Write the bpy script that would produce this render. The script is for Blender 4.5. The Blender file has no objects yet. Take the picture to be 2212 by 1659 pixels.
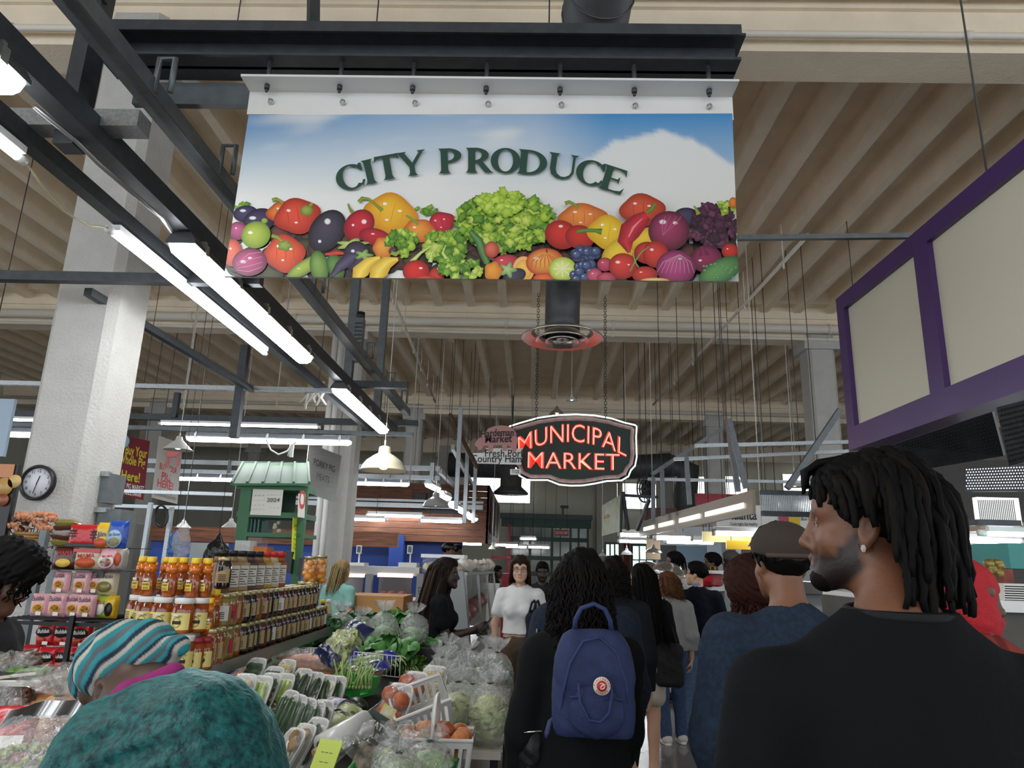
import bpy,bmesh,math,random
import numpy as np
from math import sin,cos,pi,radians,sqrt,atan2
from mathutils import Vector,Matrix,Euler
random.seed(7)
RNG=np.random.default_rng(7)
SC=bpy.context.scene
COL=SC.collection
V=Vector
# ------------------------------------------------------------------ camera, world, light, exposure
F_PX,IW,IH=1520.0,2212,1659
CAM=V((0.0,0.0,1.62))
ROT=Matrix.Rotation(radians(1.65),3,'Z')@Matrix.Rotation(radians(90+14.2),3,'X')@Matrix.Rotation(radians(1.7),3,'Z')
_cd=bpy.data.cameras.new('camera')
_cd.sensor_width=36.0
_cd.lens=36.0*F_PX/IW
_cd.clip_start,_cd.clip_end=0.05,200
_co=bpy.data.objects.new('camera',_cd)
_co.matrix_world=Matrix.Translation(CAM)@ROT.to_4x4()
COL.objects.link(_co)
SC.camera=_co
w=bpy.data.worlds.new('world')
SC.world=w
w.use_nodes=True
w.node_tree.nodes['Background'].inputs[0].default_value=(0.86,0.93,1.0,1)
w.node_tree.nodes['Background'].inputs[1].default_value=1.45
SC.view_settings.view_transform='Standard'
SC.view_settings.look='None'
SC.view_settings.gamma=1.0
SC.view_settings.use_curve_mapping=False
SC.view_settings.exposure=0.7
SC.cycles.transparent_max_bounces=24
SC.cycles.max_bounces=7
SC.cycles.sample_clamp_indirect=6.0
EMIT=16.0  # strength of the LED tubes
def ray(px,py):
 return ROT@V(((px-IW/2)/F_PX,-(py-IH/2)/F_PX,-1.0))
def at(px,py,Y):
 """the point of the hall seen at (px, py) that stands Y metres down the aisle"""
 d=ray(px,py)
 return CAM+d*(Y/d.y)
def atz(px,py,z):
 d=ray(px,py)
 return CAM+d*((z-CAM.z)/d.z)
def atx(px,py,x):
 d=ray(px,py)
 return CAM+d*(x/d.x)
 # ------------------------------------------------------------------ materials
_MATS={}
def mat(name,col,rough=0.6,metal=0.0,noise=0.0,nscale=8.0,bump=0.0,bscale=40.0,emit=None,estr=0.0,sheen=0.0,
coat=0.0,col2=None,trans=0.0,spec=0.5,stretch=None,vcol=False,sss=0.0):
 if name in _MATS:
  return _MATS[name]
 m=bpy.data.materials.new(name)
 m.use_nodes=True
 nt=m.node_tree
 b=nt.nodes['Principled BSDF']
 L=nt.links.new
 c4=tuple(col)+(1,)
 b.inputs['Base Color'].default_value=c4
 b.inputs['Roughness'].default_value=rough
 b.inputs['Metallic'].default_value=metal
 b.inputs['Specular IOR Level'].default_value=spec
 if sheen:
  b.inputs['Sheen Weight'].default_value=sheen
  b.inputs['Sheen Roughness'].default_value=0.4
 if coat:
  b.inputs['Coat Weight'].default_value=coat
  b.inputs['Coat Roughness'].default_value=0.08
 if trans:
  b.inputs['Transmission Weight'].default_value=trans
 if sss:
  b.inputs['Subsurface Weight'].default_value=sss
  b.inputs['Subsurface Radius'].default_value=(0.02,0.008,0.004)
  b.inputs['Subsurface Scale'].default_value=0.3
 if emit:
  b.inputs['Emission Color'].default_value=tuple(emit)+(1,)
  b.inputs['Emission Strength'].default_value=estr
 src=None
 if noise or bump:
  tc=nt.nodes.new('ShaderNodeTexCoord')
  co=tc.outputs['Object']
  if stretch:
   mp=nt.nodes.new('ShaderNodeMapping')
   mp.inputs['Scale'].default_value=stretch
   L(co,mp.inputs[0])
   co=mp.outputs[0]
 if vcol:
  a=nt.nodes.new('ShaderNodeAttribute')
  a.attribute_name='Col'
  src=a.outputs['Color']
  L(src,b.inputs['Base Color'])
 if noise:
  n=nt.nodes.new('ShaderNodeTexNoise')
  n.inputs['Scale'].default_value=nscale
  n.inputs['Detail'].default_value=5
  L(co,n.inputs['Vector'])
  mx=nt.nodes.new('ShaderNodeMix')
  mx.data_type='RGBA'
  r=nt.nodes.new('ShaderNodeMapRange')
  r.inputs[1].default_value=0.35
  r.inputs[2].default_value=0.65
  L(n.outputs['Fac'],r.inputs[0])
  L(r.outputs[0],mx.inputs[0])
  c2=col2 or tuple(max(0,x*(1-noise))for x in col)
  if src:
   L(src,mx.inputs[6])
   mu=nt.nodes.new('ShaderNodeMix')
   mu.data_type='RGBA'
   mu.blend_type='MULTIPLY'
   mu.inputs[0].default_value=1
   L(src,mu.inputs[6])
   mu.inputs[7].default_value=(1-noise,)*3+(1,)
   L(mu.outputs[2],mx.inputs[7])
  else:
   mx.inputs[6].default_value=c4
   mx.inputs[7].default_value=tuple(c2)+(1,)
  L(mx.outputs[2],b.inputs['Base Color'])
 if bump:
  n2=nt.nodes.new('ShaderNodeTexNoise')
  n2.inputs['Scale'].default_value=bscale
  n2.inputs['Detail'].default_value=4
  L(co,n2.inputs['Vector'])
  bp=nt.nodes.new('ShaderNodeBump')
  bp.inputs['Strength'].default_value=bump
  bp.inputs['Distance'].default_value=0.02
  L(n2.outputs['Fac'],bp.inputs['Height'])
  L(bp.outputs[0],b.inputs['Normal'])
 _MATS[name]=m
 return m
def plastic_film(name,tint=(1,1,1),gloss=0.25,opac=0.05,bump=0.6,bscale=25.0,haze=(0.9,0.9,0.9)):
 """thin clear film: see-through, with a little milky haze and sharp glints on its creases"""
 if name in _MATS:
  return _MATS[name]
 m=bpy.data.materials.new(name)
 m.use_nodes=True
 nt=m.node_tree
 nt.nodes.clear()
 N=nt.nodes.new
 L=nt.links.new
 out=N('ShaderNodeOutputMaterial')
 tr=N('ShaderNodeBsdfTransparent')
 tr.inputs[0].default_value=tuple(tint)+(1,)
 gl=N('ShaderNodeBsdfGlossy')
 gl.inputs['Roughness'].default_value=0.12
 df=N('ShaderNodeBsdfDiffuse')
 df.inputs[0].default_value=tuple(haze)+(1,)
 lw=N('ShaderNodeLayerWeight')
 lw.inputs[0].default_value=0.35
 tc=N('ShaderNodeTexCoord')
 n=N('ShaderNodeTexNoise')
 n.inputs['Scale'].default_value=bscale
 n.inputs['Detail'].default_value=3
 n.inputs['Distortion'].default_value=1.5
 L(tc.outputs['Object'],n.inputs['Vector'])
 bp=N('ShaderNodeBump')
 bp.inputs['Strength'].default_value=bump
 bp.inputs['Distance'].default_value=0.03
 L(n.outputs['Fac'],bp.inputs['Height'])
 for x in(gl,df):
  L(bp.outputs[0],x.inputs['Normal'])
 L(bp.outputs[0],lw.inputs['Normal'])
 m1=N('ShaderNodeMixShader')
 m1.inputs[0].default_value=opac
 L(tr.outputs[0],m1.inputs[1])
 L(df.outputs[0],m1.inputs[2])
 mm=N('ShaderNodeMath')
 mm.operation='MULTIPLY_ADD'
 mm.inputs[1].default_value=0.22
 mm.inputs[2].default_value=gloss*0.12
 L(lw.outputs['Facing'],mm.inputs[0])
 m2=N('ShaderNodeMixShader')
 L(mm.outputs[0],m2.inputs[0])
 L(m1.outputs[0],m2.inputs[1])
 L(gl.outputs[0],m2.inputs[2])
 L(m2.outputs[0],out.inputs[0])
 _MATS[name]=m
 return m
def emis(name,col,s):
 return mat(name,(0.9,0.9,0.9),0.4,emit=col,estr=s)
 # ------------------------------------------------------------------ mesh builder
class MB:
 def __init__(self):
  self.v,self.f,self.m,self.s,self.c=[],[],[],[],[]
  self.col=(1,1,1)
  self.mi=0
  self.xf=None
 def add(self,vs,fs,smooth=False):
  o=len(self.v)
  if self.xf is not None:
   vs=[self.xf@V(p)for p in vs]
  self.v.extend(tuple(p)for p in vs)
  self.c.extend([self.col]*len(vs))
  for f in fs:
   self.f.append(tuple(i+o for i in f))
   self.m.append(self.mi)
   self.s.append(smooth)
  return self
 def box(self,c,s,R=None):
  x,y,z=(a/2 for a in s)
  vs=[V((i*x,j*y,k*z))for i in(-1,1)for j in(-1,1)for k in(-1,1)]
  if R is not None:
   vs=[R@p for p in vs]
  c=V(c)
  return self.add([p+c for p in vs],[(0,1,3,2),(4,6,7,5),(0,4,5,1),(2,3,7,6),(0,2,6,4),(1,5,7,3)])
 def bb(self,a,b):
  a,b=V(a),V(b)
  return self.box((a+b)/2,[abs(t)for t in(b-a)])
 def bar(self,p0,p1,w=0.04,h=None,up=(0,0,1)):
  p0,p1=V(p0),V(p1)
  h=h or w
  d=p1-p0
  ln=d.length
  y=d.normalized()
  x=y.cross(V(up))
  if x.length<1e-4:
   x=y.cross(V((1,0,0)))
  x.normalize()
  z=x.cross(y)
  R=Matrix((x,y,z)).transposed()
  return self.box((p0+p1)/2,(w,ln,h),R)
 def tube(self,pts,r,n=8,cap=True,sq=1.0):
  pts=[V(p)for p in pts]
  k=len(pts)
  rs=r if hasattr(r,'__len__')else[r]*k
  vs,fs=[],[]
  px=None
  for i in range(k):
   t=(pts[min(i+1,k-1)]-pts[max(i-1,0)])
   t=t.normalized()if t.length>1e-9 else V((0,0,1))
   if px is None:
    px=t.cross(V((0.31,0.17,0.93)))
    if px.length<1e-3:
     px=t.cross(V((1,0,0)))
   px=(px-t*px.dot(t))
   px.normalize()
   py=t.cross(px)
   for j in range(n):
    a=2*pi*j/n
    vs.append(pts[i]+(px*cos(a)+py*(sin(a)*sq))*rs[i])
  for i in range(k-1):
   for j in range(n):
    j2=(j+1)%n
    fs.append((i*n+j,i*n+j2,(i+1)*n+j2,(i+1)*n+j))
  if cap:
   fs.append(tuple(range(n))[::-1])
   fs.append(tuple((k-1)*n+j for j in range(n)))
  return self.add(vs,fs,True)
 def cyl(self,p0,p1,r,n=16,r2=None):
  self.tube([p0,p1],[r,r if r2 is None else r2],n)
  for i in range(2):
   self.s[-1-i]=False
  return self
 def lathe(self,prof,n=20,c=(0,0,0),R=None,sx=1.0,sy=1.0,lob=None,cap=True):
  vs,fs=[],[]
  c=V(c)
  k=len(prof)
  for(r,z)in prof:
   for j in range(n):
    a=2*pi*j/n
    q=r*(lob(a)if lob else 1)
    p=V((q*cos(a)*sx,q*sin(a)*sy,z))
    vs.append((R@p if R is not None else p)+c)
  for i in range(k-1):
   for j in range(n):
    j2=(j+1)%n
    fs.append((i*n+j,i*n+j2,(i+1)*n+j2,(i+1)*n+j))
  if cap and prof[0][0]>1e-6:
   fs.append(tuple(range(n))[::-1])
  if cap and prof[-1][0]>1e-6:
   fs.append(tuple((k-1)*n+j for j in range(n)))
  return self.add(vs,fs,True)
 def ell(self,c,r,n=12,R=None,jit=0.0):
  r=r if hasattr(r,'__len__')else(r,r,r)
  m=max(5,n*2//3)
  vs=[V((0,0,-1))]
  for i in range(1,m):
   a=-pi/2+pi*i/m
   for j in range(n):
    b=2*pi*j/n
    q=1+(random.uniform(-jit,jit)if jit else 0)
    vs.append(V((cos(a)*cos(b),cos(a)*sin(b),sin(a)))*q)
  vs.append(V((0,0,1)))
  fs=[]
  for j in range(n):
   j2=(j+1)%n
   fs.append((0,1+j2,1+j))
   for i in range(m-2):
    a=1+i*n
    fs.append((a+j,a+j2,a+n+j2,a+n+j))
   a=1+(m-2)*n
   fs.append((a+j,a+j2,len(vs)-1))
  c=V(c)
  vs=[V((p.x*r[0],p.y*r[1],p.z*r[2]))for p in vs]
  if R is not None:
   vs=[R@p for p in vs]
  return self.add([p+c for p in vs],fs,True)
 def prism(self,pts,d,O=(0,0,0),X=(1,0,0),Y=(0,1,0)):
  """2-D outline extruded by d along X x Y"""
  X,Y,O=V(X),V(Y),V(O)
  Z=X.cross(Y).normalized()*d
  a=[O+X*p[0]+Y*p[1]for p in pts]
  n=len(pts)
  return self.add(a+[p+Z for p in a],[tuple(range(n))[::-1],tuple(range(n,2*n))]+
  [(i,(i+1)%n,n+(i+1)%n,n+i)for i in range(n)])
 def sheet(self,fn,nu,nv,thick=0.0,smooth=True):
  vs=[V(fn(i/nu,j/nv))for i in range(nu+1)for j in range(nv+1)]
  w=nv+1
  fs=[(i*w+j,(i+1)*w+j,(i+1)*w+j+1,i*w+j+1)for i in range(nu)for j in range(nv)]
  return self.add(vs,fs,smooth)
 def arr(self,va,fa,smooth=True):
  return self.add([V(p)for p in va],[tuple(int(i)for i in f)for f in fa],smooth)
 def mesh(self,name,mats):
  me=bpy.data.meshes.new(name)
  me.from_pydata(self.v,[],self.f)
  for m in(mats if isinstance(mats,(list,tuple))else[mats]):
   me.materials.append(m)
  me.polygons.foreach_set('material_index',self.m)
  me.polygons.foreach_set('use_smooth',self.s)
  if any(c!=(1,1,1)for c in self.c):
   at_=me.color_attributes.new('Col','FLOAT_COLOR','POINT')
   at_.data.foreach_set('color',[x for c in self.c for x in(c[0],c[1],c[2],1.0)])
  me.update()
  return me
 def build(self,name,mats,parent=None,world=False):
  return link(name,self.mesh(name,mats),parent,world)
def link(name,me,parent=None,world=False):
 o=bpy.data.objects.new(name,me)
 COL.objects.link(o)
 if parent is not None:
  o.parent=parent
  if world:
   q=parent
   M=Matrix.Identity(4)
   while q is not None:
    M=(q.matrix_parent_inverse@q.matrix_basis)@M
    q=q.parent
   o.matrix_parent_inverse=M.inverted()
 return o
def tag(o,label=None,cat=None,group=None,kind=None):
 if label:
  o['label']=label
 if cat:
  o['category']=cat
 if group:
  o['group']=group
 if kind:
  o['kind']=kind
 return o
def thing(name,label,cat,loc=(0,0,0),rz=0.0,group=None,rot=None):
 o=bpy.data.objects.new(name,None)
 o.empty_display_size=0.05
 COL.objects.link(o)
 o.location=loc
 o.rotation_euler=rot if rot is not None else(0,0,rz)
 return tag(o,label,cat,group)
def dup(root,loc=None,rz=None,label=None,group=None,scale=None,rot=None,name=None):
 r=root.copy()
 COL.objects.link(r)
 if loc is not None:
  r.location=loc
 if rz is not None:
  r.rotation_euler=(0,0,rz)
 if rot is not None:
  r.rotation_euler=rot
 if scale is not None:
  r.scale=scale if hasattr(scale,'__len__')else(scale,)*3
 if label:
  r['label']=label
 if group:
  r['group']=group
 for ch in list(root.children):
  c=ch.copy()
  COL.objects.link(c)
  c.parent=r
  for g in ch.children:
   d=g.copy()
   COL.objects.link(d)
   d.parent=c
 return r
def struct(name,mb,m,parent=None):
 o=mb.build(name,m,parent)
 if parent is None:
  o['kind']='structure'
 return o
def solo(name,mb,m,label,cat,group=None,kind=None):
 return tag(mb.build(name,m),label,cat,group,kind)
def hangup(o,pts,r=0.006,top=6.7):
 t=MB()
 for p in pts:
  t.cyl(p,(p[0],p[1],top),r,5)
 m=t.mesh('hanger_rods',WIRE)
 c=link('hanger_rods',m,o)
 M=o.matrix_basis
 c.matrix_parent_inverse=M.inverted()
 return c
ORD=['first','second','third','fourth','fifth','sixth','seventh','eighth','ninth','tenth','eleventh','twelfth','thirteenth',
'fourteenth','fifteenth','sixteenth','seventeenth','eighteenth','nineteenth','twentieth','twenty-first','twenty-second',
'twenty-third','twenty-fourth','twenty-fifth','twenty-sixth','twenty-seventh','twenty-eighth']
# ------------------------------------------------------------------ lettering
_TXT={}
def text_mesh(s,depth=0.0,bold=0.0,shear=0.0,font_space=1.0):
 """(verts, faces) of a string, 1 unit capitals-ish high, centred on x"""
 k=(s,depth,bold,shear,font_space)
 if k in _TXT:
  return _TXT[k]
 cu=bpy.data.curves.new('t','FONT')
 cu.body=s
 cu.align_x='CENTER'
 cu.size=1.4
 cu.extrude=depth
 cu.offset=bold
 cu.shear=shear
 cu.resolution_u=3
 cu.space_character=font_space
 o=bpy.data.objects.new('t',cu)
 me=bpy.data.meshes.new_from_object(o)
 vs=[tuple(v.co)for v in me.vertices]
 fs=[tuple(p.vertices)for p in me.polygons]
 bpy.data.objects.remove(o)
 bpy.data.curves.remove(cu)
 bpy.data.meshes.remove(me)
 _TXT[k]=(vs,fs)
 return _TXT[k]
def write(mb,s,O,X,Y,h,wmax=None,bold=0.0,depth=0.0,shear=0.0,wfit=None,warp=None):
 """letters h high on the plane (O; X, Y); X is the reading direction"""
 vs,fs=text_mesh(s,depth,bold,shear)
 if not vs:
  return
 X,Y,O=V(X).normalized(),V(Y).normalized(),V(O)
 Z=X.cross(Y)
 wd=max(v[0]for v in vs)-min(v[0]for v in vs)
 sx=h
 if wmax and wd*h>wmax:
  sx=wmax/wd
 if wfit:
  sx=wfit/wd
 out=[]
 for v in vs:
  x,y,z=v[0]*sx,v[1]*h,v[2]*h
  if warp:
   x,y=warp(x,y)
  out.append(O+X*x+Y*y+Z*z)
 mb.add(out,fs)
 # ------------------------------------------------------------------ smooth solid modelling on a grid
def _smin(a,b,k):
 if k<=0:
  return np.minimum(a,b)
 h=np.clip(0.5+0.5*(b-a)/k,0,1)
 return b+(a-b)*h-k*h*(1-h)
class Sol:
 def __init__(self):
  self.p=[]
 def cap(self,a,b,ra,rb=None,k=0.02,sub=False):
  self.p.append(('c',np.array(a,float),np.array(b,float),ra,ra if rb is None else rb,k,sub))
  return self
 def chain(self,pts,rs,k=0.02):
  for i in range(len(pts)-1):
   self.cap(pts[i],pts[i+1],rs[i],rs[i+1],k)
  return self
 def ell(self,c,r,R=None,k=0.02,sub=False):
  r=(r,r,r)if not hasattr(r,'__len__')else r
  self.p.append(('e',np.array(c,float),np.array(r,float),None if R is None else np.array(R,float),0,k,sub))
  return self
 def mul(self,M):
  """all shapes moved by a 4x4 (rotation, translation, even scale)"""
  M=Matrix(M)
  s=M.to_scale().x
  Rm=np.array(M.to_3x3())/s
  out=[]
  for q in self.p:
   if q[0]=='c':
    out.append(('c',np.array(M@V(q[1])),np.array(M@V(q[2])),q[3]*s,q[4]*s,q[5]*s,q[6]))
   else:
    R0=np.eye(3)if q[3]is None else q[3]
    out.append(('e',np.array(M@V(q[1])),q[2]*s,Rm@R0,0,q[5]*s,q[6]))
  self.p=out
  return self
 def join(self,o):
  self.p+=o.p
  return self
 def mesh(self,vox,disp=None,clip=None):
  lo,hi=np.full(3,1e9),np.full(3,-1e9)
  bx=[]
  for q in self.p:
   if q[0]=='c':
    r=max(q[3],q[4])
    a,b=np.minimum(q[1],q[2])-r,np.maximum(q[1],q[2])+r
   else:
    r=q[2]if q[3]is None else np.sqrt((q[3]**2)@(q[2]**2))
    a,b=q[1]-r,q[1]+r
   m=q[5]+3*vox+0.012
   bx.append((a-m,b+m))
   if not q[6]:
    lo,hi=np.minimum(lo,a),np.maximum(hi,b)
  lo-=4*vox
  hi+=4*vox
  if clip:
   lo,hi=np.maximum(lo,clip[0]),np.minimum(hi,clip[1])
  n=np.maximum(np.ceil((hi-lo)/vox).astype(int)+1,4)
  ax=[lo[i]+vox*np.arange(n[i])for i in range(3)]
  f=np.full(tuple(n),0.5)
  for q,(a,b)in zip(self.p,bx):
   s=[slice(max(0,int((a[i]-lo[i])/vox)),min(n[i],int((b[i]-lo[i])/vox)+2))for i in range(3)]
   if any(t.stop<=t.start for t in s):
    continue
   X,Y,Z=ax[0][s[0]][:,None,None],ax[1][s[1]][None,:,None],ax[2][s[2]][None,None,:]
   if q[0]=='c':
    A,B=q[1],q[2]
    d=B-A
    dd=max(d@d,1e-12)
    t=np.clip(((X-A[0])*d[0]+(Y-A[1])*d[1]+(Z-A[2])*d[2])/dd,0,1)
    g=np.sqrt((X-A[0]-t*d[0])**2+(Y-A[1]-t*d[1])**2+(Z-A[2]-t*d[2])**2)-(q[3]+(q[4]-q[3])*t)
   else:
    x,y,z=X-q[1][0],Y-q[1][1],Z-q[1][2]
    if q[3]is not None:
     R=q[3]
     x,y,z=(R[0,i]*x+R[1,i]*y+R[2,i]*z for i in range(3))
    r=q[2]
    k0=np.sqrt((x/r[0])**2+(y/r[1])**2+(z/r[2])**2)
    k1=np.sqrt((x/r[0]**2)**2+(y/r[1]**2)**2+(z/r[2]**2)**2)
    g=k0*(k0-1)/np.maximum(k1,1e-9)
   cur=f[s[0],s[1],s[2]]
   f[s[0],s[1],s[2]]=-_smin(-cur,g,q[5])if q[6]else _smin(cur,g,q[5])
  if disp is not None:
   X,Y,Z=np.meshgrid(*ax,indexing='ij',sparse=True)
   near=np.abs(f)<0.08
   dd=disp(X,Y,Z)
   f=np.where(near,f+dd,f)
  f[0],f[-1]=0.4,0.4
  f[:,0],f[:,-1]=0.4,0.4
  f[:,:,0],f[:,:,-1]=0.4,0.4
  return surface_nets(f,lo,vox)
def surface_nets(f,lo,vox):
 ins=f<0
 nx,ny,nz=f.shape
 acc=np.zeros((nx-1,ny-1,nz-1,3))
 cnt=np.zeros((nx-1,ny-1,nz-1))
 offs=[(a,b,c)for a in(0,1)for b in(0,1)for c in(0,1)]
 def sub(g,o):
  return g[o[0]:nx-1+o[0],o[1]:ny-1+o[1],o[2]:nz-1+o[2]]
 for axis in range(3):
  for o in offs:
   if o[axis]:
    continue
   o2=list(o)
   o2[axis]=1
   a,b=sub(f,o),sub(f,o2)
   m=sub(ins,o)!=sub(ins,o2)
   t=np.where(m,a/np.where(np.abs(a-b)<1e-12,1,a-b),0)
   for i in range(3):
    acc[...,i]+=np.where(m,(t if i==axis else o[i]),0)
   cnt+=m
 act=cnt>0
 idx=-np.ones(act.shape,int)
 cells=np.argwhere(act)
 idx[act]=np.arange(len(cells))
 vs=lo+vox*(cells+acc[act]/cnt[act][:,None])
 fs=[]
 for axis in range(3):
  s0=[slice(1,-1)]*3
  s0[axis]=slice(0,-1)
  s1=[slice(1,-1)]*3
  s1[axis]=slice(1,None)
  a,b=ins[tuple(s0)],ins[tuple(s1)]
  e=np.argwhere(a!=b)
  if not len(e):
   continue
  sg=a[tuple(e.T)]
  e=e+1
  e[:,axis]-=1
  u,w_=(axis+1)%3,(axis+2)%3
  q=[]
  for du,dw in((-1,-1),(0,-1),(0,0),(-1,0)):
   t=e.copy()
   t[:,u]+=du
   t[:,w_]+=dw
   q.append(idx[tuple(t.T)])
  q=np.stack(q,1)
  q=np.where(sg[:,None],q,q[:,::-1])
  fs.append(q)
 return vs,np.concatenate(fs)if fs else np.zeros((0,4),int)
def np_mesh(name,va,fa,mats,col=None,midx=None):
 me=bpy.data.meshes.new(name)
 me.vertices.add(len(va))
 me.vertices.foreach_set('co',np.asarray(va,np.float32).ravel())
 me.loops.add(fa.size)
 me.loops.foreach_set('vertex_index',fa.ravel().astype(np.int32))
 me.polygons.add(len(fa))
 me.polygons.foreach_set('loop_start',(np.arange(len(fa))*fa.shape[1]).astype(np.int32))
 me.polygons.foreach_set('loop_total',np.full(len(fa),fa.shape[1],np.int32))
 me.polygons.foreach_set('use_smooth',np.ones(len(fa),bool))
 for m in(mats if isinstance(mats,(list,tuple))else[mats]):
  me.materials.append(m)
 if midx is not None:
  me.polygons.foreach_set('material_index',midx.astype(np.int32))
 if col is not None:
  a=me.color_attributes.new('Col','FLOAT_COLOR','POINT')
  a.data.foreach_set('color',np.concatenate([col,np.ones((len(col),1))],1).astype(np.float32).ravel())
 me.update(calc_edges=True)
 me.validate()
 return me
def wob(x,y,z,f,seed=0.0):
 """cheap smooth pseudo-noise, about -1..1"""
 return(np.sin(f*(x*1.3+y*0.7+z*0.4)+seed)+np.sin(f*(y*1.7-z*0.9+x*0.3)+2.1*seed+1.0)+
 np.sin(f*(z*1.5+x*0.8-y*0.5)+0.7*seed+4.0))/3.0
 # ------------------------------------------------------------------ shared materials
PAINT=mat('cream_painted_concrete',(0.90,0.78,0.61),0.75,noise=0.10,nscale=2.5,bump=0.25,bscale=30)
PAINT2=mat('white_painted_concrete',(0.52,0.505,0.475),0.75,noise=0.08,nscale=6,bump=0.5,bscale=45)
PLASTER=mat('pale_green_plaster',(0.62,0.62,0.54),0.8,noise=0.06,nscale=1.5)
FLOORM=mat('polished_brown_concrete',(0.17,0.145,0.125),0.16,noise=0.4,nscale=1.1,bump=0.05,bscale=6)
STEEL=mat('dark_painted_steel',(0.06,0.068,0.078),0.45,0.3,noise=0.25,nscale=14)
STEEL2=mat('grey_painted_steel',(0.16,0.18,0.19),0.45,0.4,noise=0.2,nscale=14)
GALV=mat('galvanised_steel',(0.42,0.45,0.47),0.38,0.75,noise=0.25,nscale=60)
CHROME=mat('bright_metal',(0.72,0.70,0.66),0.28,0.95)
WHITE=mat('white_plastic',(0.80,0.80,0.79),0.4)
WPAINT=mat('white_enamel',(0.78,0.77,0.74),0.3,noise=0.04,nscale=5)
BLACK=mat('black_plastic',(0.012,0.012,0.013),0.4)
INK=mat('black_ink',(0.015,0.015,0.015),0.6)
LED=emis('led_lens_glow',(0.95,0.98,1.0),EMIT)
LEDFAR=emis('led_tube_glow',(0.93,0.97,1.0),EMIT)
DUCT=mat('grey_duct_metal',(0.10,0.105,0.11),0.5,0.35,noise=0.15,nscale=9)
WIRE=mat('dark_wire',(0.05,0.048,0.045),0.6)
ROD=mat('pale_painted_rod',(0.5,0.47,0.42),0.6)
# ------------------------------------------------------------------ the shell of the hall
mb=MB()
mb.bb((-16,-9,-0.1),(16,32.3,0))
struct('floor',mb,FLOORM)
JZ,SZ=6.33,6.70
mb=MB()
mb.bb((-16,-9,SZ),(16,32.3,SZ+0.15))
BEAMS=[-2.4,5.25,12.9,20.6,28.3]
for i in range(-24,25):
 x=0.04+i*0.617
 # each rib tapers: wider at the slab than at its foot
 mb.prism([(x-0.062,JZ),(x+0.062,JZ),(x+0.09,SZ),(x-0.09,SZ)],-41.3,(0,-9,0),(1,0,0),(0,0,1))
for y in BEAMS:  # closed ends of the pans against each beam
 mb.bb((-16,y-0.42,JZ+0.12),(16,y+0.42,SZ))
struct('ceiling',mb,PAINT)
for y in BEAMS:
 mb=MB()
 mb.bb((-16,y-0.19,5.82),(16,y+0.19,SZ))
 mb.bb((-16,y-0.23,6.22),(16,y+0.23,6.36))
 struct('trim_1',mb,PAINT)
COLX=[-11.2,-3.45,5.38,13.1]
for y in BEAMS[1:]:
 for x in COLX:
  mb=MB()
  s,c=0.25,0.06
  o=[(-s+c,-s),(s-c,-s),(s,-s+c),(s,s-c),(s-c,s),(-s+c,s),(-s,s-c),(-s,-s+c)]
  mb.prism(o,6.1,(x,y,0),(1,0,0),(0,1,0))
  mb.bb((x-0.33,y-0.30,5.62),(x+0.33,y+0.30,5.82))
  o=struct('trim_2',mb,PAINT2)
mb=MB()
mb.bb((-16,32,0),(16,32.3,6.8))
struct('wall_back',mb,PLASTER)
mb=MB()
mb.bb((-16.2,6,0),(-16,32.3,6.8))
struct('wall_left',mb,PLASTER)
mb=MB()
mb.bb((16,6,0),(16.2,32.3,6.8))
struct('wall_right',mb,PLASTER)
mb=MB()  # engaged pilaster beside the restrooms
mb.bb((3.0,31.55,0),(3.9,32,6.3))
mb.cyl((4.05,31.7,0),(4.05,31.7,5.6),0.12)
struct('trim_3',mb,PAINT2)
GB=mat('daylit_glass_block',(0.8,0.85,0.85),0.25,noise=0.12,nscale=14,emit=(0.92,0.98,1.0),estr=1.5)
MORTAR=mat('block_mortar',(0.55,0.57,0.55),0.8)
for n,(xa,ya,xb,yb)in enumerate([(1012,1028,1146,1084),(1306,1046,1416,1098),(1478,1030,1520,1092),(1552,1030,1612,1096),(1694,1026,1764,1096)]):
 a,b=at(xa,yb,31.95),at(xb,ya,31.95)
 t=MB()
 t.bb((a.x,31.9,a.z),(b.x,31.98,b.z))
 f=struct('window_%d'%(n+1),t,MORTAR)
 g=MB()
 nx,nz=max(3,round((b.x-a.x)/0.2)),5
 for i in range(nx):
  for j in range(nz):
   dx,dz=(b.x-a.x)/nx,(b.z-a.z)/nz
   g.bb((a.x+i*dx+0.012,31.87,a.z+j*dz+0.012),(a.x+(i+1)*dx-0.012,31.91,a.z+(j+1)*dz-0.012))
 g.build('glass_blocks',GB,f)
 # ------------------------------------------------------------------ pipes along the beams, ducts, rods
PIPE=mat('cream_pipe_paint',(0.72,0.67,0.58),0.5)
for y,z,r,lab in((12.55,5.98,0.085,'fat cream pipe running along the face of the second crossbeam'),(12.6,5.80,0.03,'thin cream conduit just below the fat pipe on the second crossbeam'),
(4.93,6.28,0.035,'cream pipe high along the nearest crossbeam at the top of the picture'),(4.96,5.90,0.03,'lower thin cream pipe along the nearest crossbeam'),
(20.3,6.0,0.05,'cream pipe along the third crossbeam behind the hanging market sign')):
 t=MB()
 t.cyl((-15.9,y,z),(15.9,y,z),r,12)
 ob=solo('ceiling_pipe',t,PIPE,lab,'pipe','pipes along the beams')
 for i in range(14):
  b=MB()
  x=-12.5+i*2
  b.lathe([(r+.012,-.03),(r+.012,.03)],12,(x,y,z),Matrix.Rotation(pi/2,3,'Y'))
  b.build('pipe_clamp',PIPE,ob)
sp=[((1745,508),(1411,874),'long straight sprinkler pipe slanting under the ribs above the right stalls'),((835,610),(940,868),'sprinkler pipe slanting under the ribs left of the round diffuser')]
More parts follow.
